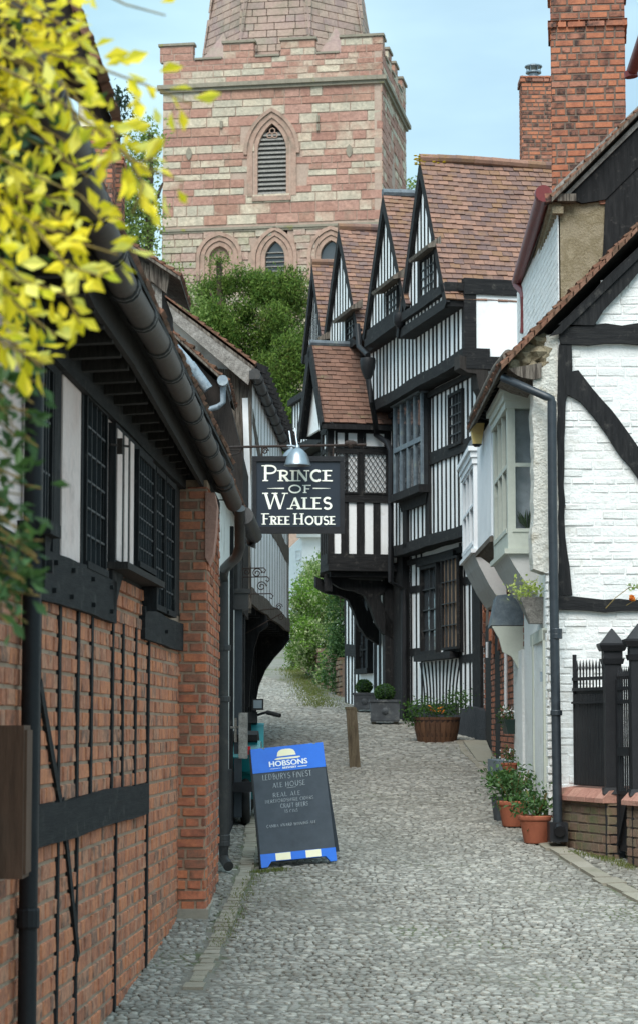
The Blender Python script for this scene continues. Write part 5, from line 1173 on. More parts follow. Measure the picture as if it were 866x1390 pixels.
for px,py in ((301,168),(432,160),(432,172)): u,z=FT.P(px,py); m.fb(FT,u-.05,u+.05,z-.16,z+.12,-.02,.1)
m.build('carved_boss',M['string'],TW)
# spire
ctr=(cl+c0)/2+ey*(Td/2+.3); zs0=ztop-1.3
def octa(z,r): return [V((ctr.x,ctr.y,z))+ex*(r/math.cos(math.pi/8)*math.cos(math.pi/8+k*math.pi/4))+ey*(r/math.cos(math.pi/8)*math.sin(math.pi/8+k*math.pi/4)) for k in range(8)]
r0=3.62; slope=3.62/24.0
m=MB(); b=octa(zs0,r0-.05);t=octa(zs0+22,.15); m.add(b+t,[tuple(range(8))[::-1],tuple(range(8,16))]+[(i,(i+1)%8,8+(i+1)%8,8+i) for i in range(8)]); sp=m.build('spire',M['mortar_t'],TW)
m=MB(); A=octa(zs0,r0); Bq=octa(zs0+24,.02)
for k in range(3,8):
    a,b_=A[k],A[(k+1)%8]; mid=(a+b_)/2; up=(Bq[k]+Bq[(k+1)%8])/2-mid; H=up.length; up.normalize(); U_=(b_-a); W_=U_.length; U_.normalize(); N_=U_.cross(up); 
    if N_.dot(mid-V((ctr.x,ctr.y,mid.z)))<0: N_=-N_
    masonry(m,a+V((0,0,0)),U_,up,N_,W_,9.5,.32,.35,1.0,.01,.05,.006,inside=lambda x,y,H=H,W_=W_: W_/2*(y/H)-.12<x<W_-W_/2*(y/H)+.12,bev=.015)
m.build('spire_masonry',M['spire'],sp,fix=False)
m=MB()
for k in range(3,9): 
    a=A[k%8];b_=Bq[k%8]; m.tube([a,a.lerp(b_,.5)],.07,6)
m.build('spire_rib',M['spire'],sp)
# broaches at the spire foot
m=MB(); 
for sx in (-1,1):
    c=V((ctr.x,ctr.y,0))+ex*sx*3.6-ey*3.6; c.z=zs0; q1=V((ctr.x,ctr.y,zs0+2.3))+ex*sx*2.3-ey*2.3; i1=V((ctr.x,ctr.y,zs0))+ex*sx*1.4-ey*3.75; i2=V((ctr.x,ctr.y,zs0))+ex*sx*3.75-ey*1.4
    m.add([c,i1,i2,q1],[(0,1,3),(0,2,3),(0,1,2),(1,2,3)])
m.build('broach',M['spire'],sp)
# ================================================================ trees
def cloud(mb,c,rad,n,size,asp=.6,flat=0,droop=0,clump=14,shell=.35):
    bb=R.random()
    c=V(c); rad=V(rad); k=max(1,n//clump)
    ph=[R.uniform(0,6) for _ in range(6)]
    for i in range(k):
        d=rv(); f=1+.18*math.sin(d.x*4+ph[0])*math.sin(d.z*5+ph[1])+.14*math.sin(d.y*7+ph[2]+d.z*6)
        r=(R.random()**shell)*f; p=c+V((d.x*rad.x*r,d.y*rad.y*r,d.z*rad.z*r)); rr=bb*.5+R.random()*.5
        cs=size*2.6
        for j in range(clump):
            q=p+V((R.gauss(0,cs*.55),R.gauss(0,cs*.55),R.gauss(0,cs*.4)))
            dd=(rv()+d*.6+V((0,0,-droop))).normalized(); mb.leaf(q,size*R.uniform(.6,1.3),dd,asp,min(1,max(0,rr+R.uniform(-.25,.25))))
def trunkf(mb,base,top,r,limbs=5,spread=1.5):
    base=V(base);top=V(top); mid=base.lerp(top,.5)+V((R.uniform(-.2,.2),R.uniform(-.2,.2),0)); mb.tube([base-V((0,0,.3)),base+V((0,0,.4)),mid,top],[r*1.4,r,r*.8,r*.35],9)
    for i in range(limbs):
        t=R.uniform(.35,.95); p=base.lerp(top,t); d=V((R.uniform(-1,1),R.uniform(-1,1),R.uniform(.3,1))).normalized()*spread; mb.tube([p,p+d*.6,p+d+V((0,0,.3))],[r*.5,r*.3,r*.12],6)
def morph(blobs):
    out=[]
    for c,r in blobs:
        for i in range(9):
            d=rv(); f=R.uniform(.3,1.12); q=V((c.x+d.x*r[0]*f,c.y+d.y*r[1]*f*.8,c.z+d.z*r[2]*f)); s=R.uniform(.2,.4)
            out.append((q,(r[0]*s,r[1]*s,max(r[2]*s,r[0]*s*1.1))))
    return out
def tree(name,label,cat,base,blobs,lm,n,size,group=None,**k):
    base=V(base); blobs=morph(blobs) if k.get('morph') else blobs
    T=thing(name,label,cat,base,group); top=max((V(b[0]) for b in blobs),key=lambda q:q.z)
    m=MB(); trunkf(m,base,V((top.x,top.y,top.z)),.25 if k.get('tr') is None else k['tr'],6,max(b[1][0] for b in blobs)*.7); m.build('trunk',M['bark'],T)
    m=MB()
    tv=sum(b[1][0]*b[1][2] for b in blobs)
    for c,r in blobs: cloud(m,c,r,int(n*r[0]*r[2]/tv),size,k.get('asp',.55),droop=k.get('droop',0),clump=k.get('clump',14),shell=k.get('shell',.35))
    m.build('crown',M[lm],T,fix=False); return T
def B_(px,py,Y,rx,rz,ry=None): c=at(px,py,Y); s=Y/F; return (c,(rx*s,(ry or rx)*s,rz*s))
Y=72
tree('yew_tree','broad dark and olive yew tree in front of the church tower','tree',(at(330,900,Y).x,Y,gz(Y)),[B_(330,480,Y,75,110),B_(370,440,Y-1,50,80),B_(285,440,Y,50,70),B_(400,520,Y-2,35,110),B_(300,560,Y,90,110),B_(385,620,Y-2,50,110),B_(415,470,Y,22,60),B_(350,395,Y,20,32),B_(310,380,Y,22,30),B_(268,410,Y+1,25,36),B_(345,400,Y,38,40),B_(380,400,Y,22,34),B_(250,480,Y,45,80)],'yew',120000,.125,asp=.34,clump=20,shell=.35,droop=-.6,morph=1)
Y=66
tree('feathery_bush','loose straw-tinged bush left of the yew below the tower','bush',(at(235,900,Y).x,Y,gz(Y)),[B_(230,400,Y,26,52),B_(205,430,Y,30,80),B_(255,450,Y,24,60)],'ash',3500,.1,tr=.12)
Y=84
tree('ash_tree','pale green tree against the sky left of the tower','tree',(at(190,900,Y).x,Y,gz(Y)),[B_(192,215,Y,26,45),B_(190,290,Y,32,60),B_(175,340,Y,40,70),B_(205,180,Y,14,22),B_(170,250,Y,22,45)],'ash',6000,.16,tr=.3)
Y=92
tree('pine_tree','dark blue-green conifer tip beyond the cream chimney pot','tree',(at(155,900,Y).x,Y,gz(Y)),[B_(152,150,Y,25,22),B_(160,130,Y,16,14),B_(140,175,Y,22,16),B_(150,300,Y,40,120)],'conifer',3500,.2,tr=.3)
Y=110
tree('distant_tree','distant tree crown seen between the tower and the chimneys','tree',(at(556,900,Y).x,Y,7),[B_(556,262,Y,14,22),B_(560,310,Y,20,50)],'ash',1200,.2,tr=.25)
# white-flowered hedge at the top of the lane
Y=57
tree('flowering_shrub','big bright shrub with cream flower sprays overhanging the wall at the top of the lane','shrub',(at(440,905,Y).x,Y,gz(Y)),[B_(425,805,Y-3,42,42),B_(440,860,Y-4,42,60),B_(415,860,Y-3,30,50),B_(455,790,Y-6,28,45),B_(408,893,Y+1,20,22),B_(440,765,Y,30,20),B_(452,890,Y-7,24,38)],'hedge',34000,.08,asp=.45,tr=.1,clump=16,morph=1,droop=-.2)
Y=47.5
tree('ivy_bush','dark ivy mass hanging against the timbered house corner','ivy',(at(462,930,Y).x,Y,gz(Y)),[B_(460,850,Y,11,50),B_(458,905,Y,10,45),B_(463,800,Y,9,35),B_(452,915,Y+2,12,28),B_(443,918,Y+4,12,22),B_(432,910,Y+7,12,20)],'green_dk',5200,.075,tr=.06)
# garden wall along the lane top
a=gx(470,957); b=gx(392,906)
FWg=Fac((a.x+.1,46.5),(b.x+.35,60))
m=MB(); fmason(m,FWg,0,FWg.L,gz(46)-.2,gz(53)+.75,0,ch=.11,l0=.2,l1=.45,gap=.015,depth=.2,jit=.02,hvar=.3,inside=lambda a,b:b<gz(46.5+a)+.75)
WW=thing('garden_wall','low rubble stone wall under the flowering shrub at the top of the lane','wall',FWg.w(0,gz(46.5),0)); m.build('stonework',M['brick_mossy'],WW,fix=False)
m=MB(); m.hexa([FWg.w(0,gz(46)-.2,-.2),FWg.w(FWg.L,gz(60)-.2,-.2),FWg.w(FWg.L,gz(60)-.2,.15),FWg.w(0,gz(46)-.2,.15),FWg.w(0,gz(46.5)+.7,-.2),FWg.w(FWg.L,gz(60)+.7,-.2),FWg.w(FWg.L,gz(60)+.7,.15),FWg.w(0,gz(46.5)+.7,.15)]); m.build('core',M['mortar_dark'],WW)
# white cottage at the top
Y=75
T=thing('distant_house','plain white house with a tiny dark window glimpsed beneath the pub sign','house',(at(430,880,Y).x,Y,gz(Y)))
a=at(396,730,Y);zg=gz(Y)
Fq=Fac((at(385,800,Y).x,Y+1.2),(at(411,800,Y).x,Y)); Fr=Fac((at(411,800,Y).x,Y),(at(480,800,Y).x,Y))
ze1=at(411,727,Y).z
m=MB(); m.fb(Fr,0,Fr.L,zg-.2,ze1,-5,0); m.build('wall',M['plaster'],T)
m=MB(); m.prism(Fq,[(0,zg),(Fq.L,zg),(Fq.L,ze1),(0,ze1-.5)],-.3,.01); m.build('side_wall',M['plaster'],T)
m=MB(); p=Fr.w(-.2,ze1,.3); tiles(m,p,Fr.u,V((0,1,.9)),Fr.L+.4,3.5,.15,.2); m.build('roof',M['tile'],T,fix=False)
m=MB(); m.fb(Fr,-.2,Fr.L,ze1-.08,ze1+.03,-.1,.32); m.build('eaves_board',M['cream'],T)
window(Fq,Fq.U(409,0,753),Fq.U(403,0,753),at(405,760,Y).z,at(405,746,Y).z,.02,T,M['whitepaint'],M['glass'],1,2,.03,.03,.02)
# left skyline chimney with cream pot
a=at(112,310,34); b=at(152,310,34)
ch=chimney('chimney','red brick chimney stack with a cream pot behind the yellow leaves, on the left skyline',a.x,34,b.x-a.x,.5,at(130,330,34).z-3.5,at(130,172,34).z,0.0,'brick_chim',[(at(130,196,34).z,.12,.04)])
m=MB(); k=at(119,170,34.2); m.lathe(k,[(.17,-.05),(.15,.0),(.14,.45),(.18,.5),(.18,.58),(.13,.6),(.13,.75),(.17,.8)],16); m.build('pot',M['pot_cream'],ch,smooth=True)
a=at(146,240,35); b=at(166,240,35)
chimney('chimney','shorter red brick stack just right of the cream-potted chimney',a.x,35,b.x-a.x,.5,at(155,330,35).z-3.0,at(155,208,35).z,0.0,'brick_chim',[(at(155,222,35).z,.12,.03)])
# left skyline roof carrying the chimneys
m=MB(); a=at(50,425,33); b=at(165,425,33); m.box(a.x,b.x,33.5,37,gz(33),a.z-.3); Ts=thing('rear_house','tiled house roof hidden behind the dark gutter and yellow leaves','house',(a.x+1,34,gz(34))); m.build('wall',M['brick'],Ts)
m=MB(); tiles(m,V((a.x-.2,33.2,a.z-.4)),V((1,0,0)),V((0,1,.7)),b.x-a.x+.4,2.6,.11,.17); m.build('roof',M['tile_old'],Ts,fix=False)
# dark oversailing verge above the leaves (upper gable of the near house)
m=MB(); FV=Fac((-3,8.6),(-.5,8.6)); m.ppx(FV,[(20,-60),(70,-60),(100,20),(124,82),(116,96),(86,60),(20,20)],-.9,0)
v=m.build('raised_gable',M['timber_tar'],H1)
m=MB(); a=FV.at(127,84,.1); b=FV.at(60,-90,.1); tiles(m,a,V((0,1,0)),b-a,1.0,(b-a).length,.1,.16,thick=.03); m.build('tiled_edge',M['tile_old'],v,fix=False)
# ================================================================ stroke lettering
def arc(cx,cy,rx,ry,a0,a1,n=12): return [(cx+rx*math.cos(math.radians(a0+(a1-a0)*i/n)),cy+ry*math.sin(math.radians(a0+(a1-a0)*i/n))) for i in range(n+1)]
T_,t_=1.0,.42
GL={ # width, [(weight,pts)], serif points (x,y)
'P':(.62,[(T_,[(.14,0),(.14,1)]),(.7,[(.14,.97)]+arc(.34,.73,.24,.24,90,-90,10)+[(.14,.49)])],[(.14,0),(.1,1)]),
'R':(.70,[(T_,[(.14,0),(.14,1)]),(.7,[(.14,.97)]+arc(.33,.74,.23,.23,90,-90,10)+[(.14,.51)]),(T_,[(.32,.5),(.62,0)])],[(.14,0),(.1,1),(.64,0)]),
'I':(.28,[(T_,[(.14,0),(.14,1)])],[(.14,0),(.14,1)]),
'N':(.80,[(t_,[(.12,0),(.12,1)]),(T_,[(.12,1),(.66,0)]),(t_,[(.66,0),(.66,1)])],[(.12,0),(.08,1),(.66,1)]),
'C':(.76,[(.9,arc(.42,.5,.34,.49,48,312,16))],[]),
'E':(.60,[(T_,[(.14,0),(.14,1)]),(.5,[(.14,.97),(.54,.97)]),(.5,[(.14,.52),(.46,.52)]),(.5,[(.14,.03),(.58,.03)])],[(.1,0),(.1,1)]),
'O':(.92,[(.85,arc(.46,.5,.37,.48,0,360,22))],[]),
'F':(.56,[(T_,[(.14,0),(.14,1)]),(.5,[(.14,.97),(.54,.97)]),(.5,[(.14,.52),(.44,.52)])],[(.14,0),(.1,1)]),
'W':(1.06,[(T_,[(.08,1),(.3,0)]),(t_,[(.3,0),(.52,1)]),(T_,[(.5,1),(.74,0)]),(t_,[(.74,0),(.96,1)])],[(.08,1),(.96,1),(.5,1)]),
'A':(.78,[(t_,[(.08,0),(.38,1)]),(T_,[(.38,1),(.68,0)]),(t_,[(.18,.33),(.58,.33)])],[(.08,0),(.68,0)]),
'L':(.56,[(T_,[(.14,0),(.14,1)]),(.5,[(.14,.03),(.56,.03)])],[(.14,1),(.1,0)]),
'S':(.60,[(.8,arc(.3,.75,.2,.23,30,270,12)+arc(.3,.27,.23,.25,90,-150,12))],[]),
'H':(.80,[(T_,[(.14,0),(.14,1)]),(T_,[(.64,0),(.64,1)]),(.45,[(.14,.52),(.64,.52)])],[(.14,0),(.14,1),(.64,0),(.64,1)]),
'U':(.80,[(T_,[(.14,1),(.14,.35)]+arc(.39,.32,.25,.31,180,360,12)+[(.64,1)])],[(.14,1),(.64,1)]),
'B':(.62,[(T_,[(.14,0),(.14,1)]),(.7,[(.14,.97)]+arc(.3,.75,.2,.22,90,-90,8)+[(.14,.53)]+arc(.32,.27,.24,.26,90,-90,8)+[(.14,.02)])],[]),
'D':(.74,[(T_,[(.14,0),(.14,1)]),(.7,[(.14,.98)]+arc(.26,.5,.36,.48,90,-90,12)+[(.14,.02)])],[]),
'Y':(.66,[(T_,[(.06,1),(.33,.5),(.33,0)]),(t_,[(.6,1),(.33,.5)])],[]),
'T':(.62,[(T_,[(.31,0),(.31,1)]),(.5,[(.04,.97),(.58,.97)])],[]),
'M':(.92,[(t_,[(.1,0),(.14,1)]),(T_,[(.14,1),(.44,.1)]),(t_,[(.44,.1),(.76,1)]),(T_,[(.76,1),(.8,0)])],[]),
'G':(.78,[(.9,arc(.42,.5,.34,.49,48,330,16)+[(.72,.45),(.5,.45)])],[]),
'1':(.4,[(T_,[(.08,.8),(.2,1),(.2,0)])],[]),
'5':(.6,[(.8,[(.5,.98),(.16,.98),(.14,.58)]+arc(.28,.31,.24,.29,110,-150,10))],[]),
' ':(.4,[],[])}
def letters(mb,w,items,x0,x1,y0,wt,th=.002,serif=True,wob=0,slant=0):
    """items [(char,height)], w(x,y,o)->world; laid between x0 and x1 on baseline y0 (metres)"""
    adv=sum(GL[c][0]*h for c,h in items)+.06*sum(h for _,h in items); s=(x1-x0)/adv; x=x0; k=0
    for c,h in items:
        W_,st,sf=GL[c]; jx,jy=R.uniform(-wob,wob)*h,R.uniform(-wob,wob)*h
        def ribbon(pts,wd,k):
            P=[V((x+jx+(p[0]+slant*p[1])*h*s+R.uniform(-wob,wob)*h*.3,y0+jy+p[1]*h)) for p in pts]; n=len(P); Lf=[];Rt=[]
            for i in range(n):
                t=(P[min(i+1,n-1)]-P[max(i-1,0)]); t=t.normalized() if t.length>0 else V((1,0)); q=V((-t.y,t.x))*wd/2; Lf.append(P[i]+q);Rt.append(P[i]-q)
            z=th+k*.00012
            for i in range(n-1):
                qd=[Lf[i],Rt[i],Rt[i+1],Lf[i+1]]
                mb.add([w(a.x,a.y,0) for a in qd]+[w(a.x,a.y,z) for a in qd],[(4,5,6,7),(0,1,5,4),(1,2,6,5),(2,3,7,6),(3,0,4,7)],.5)
        for wd,pts in st: ribbon(pts,wt*wd,k); k+=1
        if serif:
            for sx,sy in sf: ribbon([(sx-wt*1.15/h/s,sy+(.03 if sy<.5 else -.03)),(sx+wt*1.15/h/s,sy+(.03 if sy<.5 else -.03))],wt*.42,k); k+=1
        x+=(W_+.06)*h*s
# ================================================================ PUB SIGN
D=19.0
FS=Fac((at(343,670,D).x,D),(at(467,670,D).x,D))
q=lambda x,y,o=0:FS.P(x,y,o)
SG=thing('pub_sign','navy hanging pub sign reading PRINCE OF WALES FREE HOUSE in ivory letters','sign',FS.at(405,722))
m=MB(); m.ppx(FS,[(345,622),(465,622),(465,722),(345,722)],-.03,0); m.build('board',M['signblue'],SG)
m=MB()
m.ppx(FS,[(342.5,619),(467.5,619),(466,626),(344,626)],-.04,.018); m.ppx(FS,[(342.5,724),(467.5,724),(466,716.5),(344,716.5)],-.04,.018)
m.ppx(FS,[(342.5,619.5),(348.5,619.5),(348.5,723.5),(342.5,723.5)],-.04,.016); m.ppx(FS,[(461.5,619.5),(467.5,619.5),(467.5,723.5),(461.5,723.5)],-.04,.016)
m.ppx(FS,[(348.5,626),(461.5,626),(461.5,627.3),(348.5,627.3)],0,.008); m.ppx(FS,[(348.5,715),(461.5,715),(461.5,716.5),(348.5,716.5)],0,.008)
m.build('frame',M['iron'],SG)
m=MB(); w=lambda x,y,o:FS.w(x,y,.001+o)
def line(txt,x0,x1,yb,yt,ys,wt):
    """caps: first letter of each word tall"""
    zb=q(400,yb)[1]; H=q(400,yt)[1]-zb; h=q(400,ys)[1]-zb
    it=[]; f=True
    for c in txt:
        if c==' ': it.append((' ',h*.55)); f=True; continue
        it.append((c,H if f else h)); f=False
    letters(m,w,it,q(x0,650)[0],q(x1,650)[0],zb,wt)
line('PRINCE',356,453,653,631.5,638.5,.021)
zb=q(400,669)[1]; letters(m,w,[('O',q(400,658.5)[1]-zb),('F',q(400,658.5)[1]-zb)],q(391,650)[0],q(424,650)[0],zb,.014)
for a,b in ((363,386),(425,448)):
    A=q(a,663);B_1=q(b,663); m.prism(FS,[(A[0],A[1]-.001),(B_1[0],A[1]-.004),(B_1[0],A[1]+.006),(A[0],A[1]+.001)] if a<400 else [(A[0],A[1]-.004),(B_1[0],A[1]-.001),(B_1[0],A[1]+.001),(A[0],A[1]+.006)],0,.003)
line('WALES',358,452,691,669,675.5,.022)
line('FREE HOUSE',356,456,712,697,701,.0155)
m.build('lettering',M['signink'],SG,fix=False)
SB=thing('sign_bracket','long iron bar and braces carrying the pub sign and its lamps','bracket',at(246,606,D))
m=MB(); m.tube([at(246,609,18.2),at(330,606.5,D),at(497,603.5,D)],.011,8); m.tube([at(258,632,18.3),at(325,615,D),at(330,608,D)],.008,6); m.tube([at(270,612,18.3),at(325,611,D+.02)],.006,6)
m.lathe(at(476,602,D)-V((.05,0,0)),[(.02,0),(.03,.03),(.03,.07),(.015,.1)],10,V((1,0,0))); m.lathe(at(472,604,D),[(.02,0),(.035,.02),(.02,.045)],10,V((1,0,0)))
for px in (356,452): m.tube([at(px,607,D),at(px,620,D)],.007,6)
scroll(m,FS,FS.P(360,612),.03,1)
m.tube([at(232,679,17.7),at(325,678.5,18.2)],.006,6)
m.build('bar',M['iron_rust'],SB)
def slamp(px,py,Yd,label,sc_=1.0):
    T=thing('sign_lamp',label,'lamp',at(px,py+16,Yd),'bell-shaped steel lamps over the pub sign')
    c=at(px,py,Yd); s=Yd/F*sc_; m=MB()
    prof=[(1.5,17),(3,15),(3.4,12),(7,10),(12,5),(15,-1),(17,-8),(18,-10),(18.3,-12),(17.5,-12),(14,-3),(2,8)]
    m.lathe(c,[(a*s,b*s) for a,b in prof],24); m.build('shade',M['steel'],T,smooth=True)
    m=MB(); m.tube([c+V((0,0,14*s)),c+V((-1.5*s,0.02,24*s)),c+V((-3*s,.06,36*s)),c+V((-4*s,.07,41*s))],.008,8); m.tube([c+V((0,0,13*s)),c+V((-6*s,.02,15*s)),c+V((-14*s,.04,16*s))],.01,8); m.build('swan_neck',M['steel'],T,smooth=True)
slamp(404,620,18.85,'bright bell-shaped steel lamp in front of the pub sign board')
slamp(396,620,19.3,'second steel lamp half hidden behind the pub sign lamp',.9)
# ================================================================ A-BOARD
AB=thing('chalkboard_sign','blue-topped A-board with a chalked menu standing on the cobbles','sign board',(at(405,1170,20.3).x,20.4,gz(20.3)))
BL=at(355,1179,20.05);BR=at(457,1169,20.3);TL=at(340,1018,20.42);TR=at(438,1008,20.66)
BL.z=max(BL.z,gz(20.05)+.01)
Ux=(BR-BL); Vy=(TL-BL); LW=Ux.length; LH=Vy.length
ux=Ux.normalized(); vy=(Vy-ux*Vy.dot(ux)).normalized(); nn=ux.cross(vy); 
if nn.y>0: nn=-nn
Ux2=(TR-TL)
def aw(s,t,o=0): # s,t in 0..1
    return BL.lerp(BR,s).lerp(TL.lerp(TR,s),t)+nn*o
def slab(mb,poly,o0,o1):
    n=len(poly); mb.add([aw(a,b,o0) for a,b in poly]+[aw(a,b,o1) for a,b in poly],[tuple(range(n))[::-1],tuple(range(n,2*n))]+[(i,(i+1)%n,n+(i+1)%n,n+i) for i in range(n)])
m=MB(); slab(m,[(0.005,.11),(.995,.11),(.995,.79),(.005,.79)],-.012,0); m.build('chalk_panel',M['chalkb'],AB)
m=MB(); slab(m,[(0,.79),(1,.79),(1,1),(0,1)],-.018,.004); m.build('header',M['blue'],AB,label='blue header reading HOBSONS BREWERY with a cream bowler hat')
m=MB(); slab(m,[(0,0),(.085,0),(.14,.045),(.86,.045),(.915,0),(1,0),(1,.11),(0,.11)],-.018,.004); m.build('foot',M['blue'],AB)
m=MB(); slab(m,[(.2,.048),(.4,.048),(.4,.107),(.2,.107)],.004,.006); slab(m,[(.6,.048),(.8,.048),(.8,.107),(.6,.107)],.004,.006)
m.build('foot_patch',M['ivory'],AB)
hat=[(.35,.915),(.36,.945),(.38,.962),(.42,.972),(.48,.975),(.54,.972),(.58,.962),(.6,.945),(.61,.918)]
m=MB(); slab(m,hat,.004,.0065); slab(m,[(.31,.893),(.33,.888),(.63,.888),(.67,.896),(.66,.903),(.6,.903),(.36,.903)],.004,.0065); m.build('bowler_hat_print',M['ivory'],AB)
m=MB(); wA=lambda x,y,o:aw(x,y,.0045+o)
def fonttext(txt,size):
    c=bpy.data.curves.new('t','FONT'); c.body=txt; c.size=size; c.resolution_u=3; o=bpy.data.objects.new('t',c); COL.objects.link(o)
    dg=bpy.context.evaluated_depsgraph_get(); me=bpy.data.meshes.new_from_object(o.evaluated_get(dg)); vs=[v.co.copy() for v in me.vertices]; fs=[tuple(p.vertices) for p in me.polygons]
    bpy.data.objects.remove(o); bpy.data.curves.remove(c); return vs,fs
def ftext(mb,txt,s0,s1,t0,t1,o=.0075,bold=0):
    vs,fs=fonttext(txt,1); xs=[v.x for v in vs];ys=[v.y for v in vs]; a,b=min(xs),max(xs); c,d=min(ys),max(ys)
    reps=[(0,0)]+([(bold,0),(-bold,0),(0,bold*.5)] if bold else [])
    for i,(dx,dy) in enumerate(reps):
        mb.add([aw(s0+(v.x-a)/(b-a)*(s1-s0)+dx,t0+(v.y-c)/(d-c)*(t1-t0)+dy,o+i*.0002) for v in vs],fs,.5)
ftext(m,'HOBSONS',.235,.755,.832,.877,bold=.004); ftext(m,'BREWERY',.41,.60,.806,.822,bold=.002)
slab(m,[(.24,.812),(.38,.814),(.38,.817),(.24,.815)],.004,.007); slab(m,[(.62,.811),(.745,.811),(.745,.817),(.62,.817)],.004,.007)
m.build('lettering',M['white'],AB,fix=False)
m=MB(); wC=lambda x,y,o:aw(x,y/1.0,.0012+o)
def chalk(txt,s0,s1,t0,h,wt=.0052):
    it=[(c,h) for c in txt]
    W2=lambda x,y,o: aw(x,y,.0008+o)
    # x in fraction of width, y in fraction of height: metric-correct stroke widths
    letters(m,lambda x,y,o:aw(x/LW,y/LH,.0008+o),it,s0*LW,s1*LW,t0*LH,wt,th=.0006,serif=False,wob=.05,slant=.04)
chalk('LEDBURYS FINEST',.12,.80,.725,.052); chalk('ALE HOUSE',.25,.70,.655,.046); m_=m
slab(m,[(.44,.642),(.57,.644),(.57,.647),(.44,.645)],.0005,.0015)
chalk('REAL ALE',.24,.62,.575,.040,.0042); chalk('HEREFORDSHIRE CIDERS',.13,.79,.53,.030,.0036); chalk('CRAFT BEERS',.33,.71,.478,.038,.0042); chalk('15 GINS',.38,.56,.437,.028,.0034); chalk('CAMRA AWARD WINNING ALE',.12,.78,.325,.026,.0032)
m.build('chalk_writing',M['chalk'],AB,fix=False)
m=MB(); bo=V((.03,.62,.045)); t=[TL,TR,BR+bo,BL+bo]; th=V((0,.015,0))
m.hexa([BL+bo,BR+bo,BR+bo+th,BL+bo+th,TL+V((0,.02,-.02)),TR+V((0,.02,-.02)),TR+V((0,.035,-.02)),TL+V((0,.035,-.02))]); m.build('rear_panel',M['chalkb'],AB)
m=MB(); 
for s in (.15,.85): p=aw(s,1,.0); m.bar(p+V((-.03,.012,.0)),p+V((.03,.012,.0)),.03,.012)
m.build('hinge',M['galv'],AB)
m=MB(); slab(m,[(-.012,.0),(.0,0),(.0,1),(-.012,1)],-.03,.006); m.build('side_edge',M['iron'],AB)
# ================================================================ SCOOTER
X=at(352,1080,24.3).x-.12; g=gz(24.2)
SC=thing('scooter','teal motor scooter parked behind the A-board, mostly hidden','scooter',(X,24.0,g))
def wheel(y,zz,name='wheel'):
    m=MB(); pr=[(.0,-.05),(.17,-.05),(.21,-.045),(.235,-.02),(.24,0),(.235,.02),(.21,.045),(.17,.05),(0,.05)]; m.lathe((X,y,zz),pr,22,V((1,0,0))); w=m.build(name,M['rubber'],SC,smooth=True)
    m=MB(); m.lathe((X,y,zz),[(0,-.055),(.14,-.055),(.15,0),(.14,.055),(0,.055)],16,V((1,0,0))); m.build('rim',M['galv'],w)
wheel(23.5,gz(23.5)+.24); wheel(24.8,gz(24.8)+.24)
bt=g+.2
FSc=Fac((X,23.2),(X,25.2),side=(5,24))
m=MB(); m.prism(FSc,[(.05,bt+.45),(.1,bt+.62),(.75,bt+.58),(.85,bt+.2),(1.15,bt+.12),(1.3,bt+.2),(1.42,bt+.78),(1.5,bt+.8),(1.5,bt+.2),(1.25,bt),(.8,bt),(.6,bt+.25),(.2,bt+.3)],-.16,.16); b=m.build('body',M['tealpaint'],SC)
m=MB(); m.prism(FSc,[(.02,bt+.62),(.0,bt+.68),(.4,bt+.72),(.8,bt+.64),(.78,bt+.56),(.1,bt+.6)],-.13,.13); m.build('seat',M['rubber'],SC)
m=MB(); m.box(X-.06,X+.06,23.2,23.25,bt+.48,bt+.56); m.build('tail_light',M['redlens'],SC)
m=MB(); m.tube([(X,24.72,bt+.0),(X,24.66,bt+.5),(X,24.56,bt+.86)],.025,10); 
hb=bt+.86
m.tube([(X-.32,24.42,hb+.03),(X-.2,24.52,hb+.06),(X,24.56,hb),(X+.2,24.52,hb+.06),(X+.3,24.45,hb+.03)],.014,8); m.build('handlebar',M['iron'],SC)
m=MB(); m.tube([(X+.2,24.5,hb+.055),(X+.34,24.41,hb+.02)],.024,10); m.tube([(X-.2,24.5,hb+.055),(X-.34,24.41,hb+.02)],.024,10); m.build('grip',M['rubber'],SC)
m=MB(); m.box(X-.09,X+.09,24.48,24.7,hb-.06,hb+.06); m.box(X+.04,X+.16,24.4,24.5,hb+.08,hb+.2); m.build('instrument_pod',M['rubber'],SC)
m=MB(); m.box(X+.055,X+.145,24.395,24.4,hb+.1,hb+.185); m.build('mirror_glass',M['steel'],SC)
m=MB(); m.box(X-.12,X+.12,23.15,23.2,bt+.1,bt+.2); m.build('number_plate_holder',M['iron'],SC)
# ================================================================ bollard
a=at(482,1041,30.1); base=V((a.x,30.1,gz(30.1)-.05)); T=thing('wooden_bollard','leaning weathered oak post standing alone on the cobbles','bollard',base)
tp=at(476.5,962,30.1); m=MB(); dv=(tp-base)
w_=.072
rows=[]
for i in range(7):
    t=i/6; c=base+dv*t; j=lambda:R.uniform(-.004,.004); f=1.0+.0*t
    rows.append([c+V((-w_*f+j(),-w_+j(),j())),c+V((w_*f+j(),-w_+j(),j())),c+V((w_*f+j(),w_,j())),c+V((-w_*f+j(),w_,j()))])
pts=[p for r in rows for p in r]; fs=[(3,2,1,0),(24,25,26,27)]
for i in range(6):
    for k in range(4): fs.append((i*4+k,i*4+(k+1)%4,i*4+4+(k+1)%4,i*4+4+k))
m.add(pts,fs); m.build('shaft',M['post'],T)
m=MB(); c=base+dv; m.box(c.x-.078,c.x+.06,c.y-.075,c.y+.075,c.z-.01,c.z+.02); m.build('cap',M['post'],T)
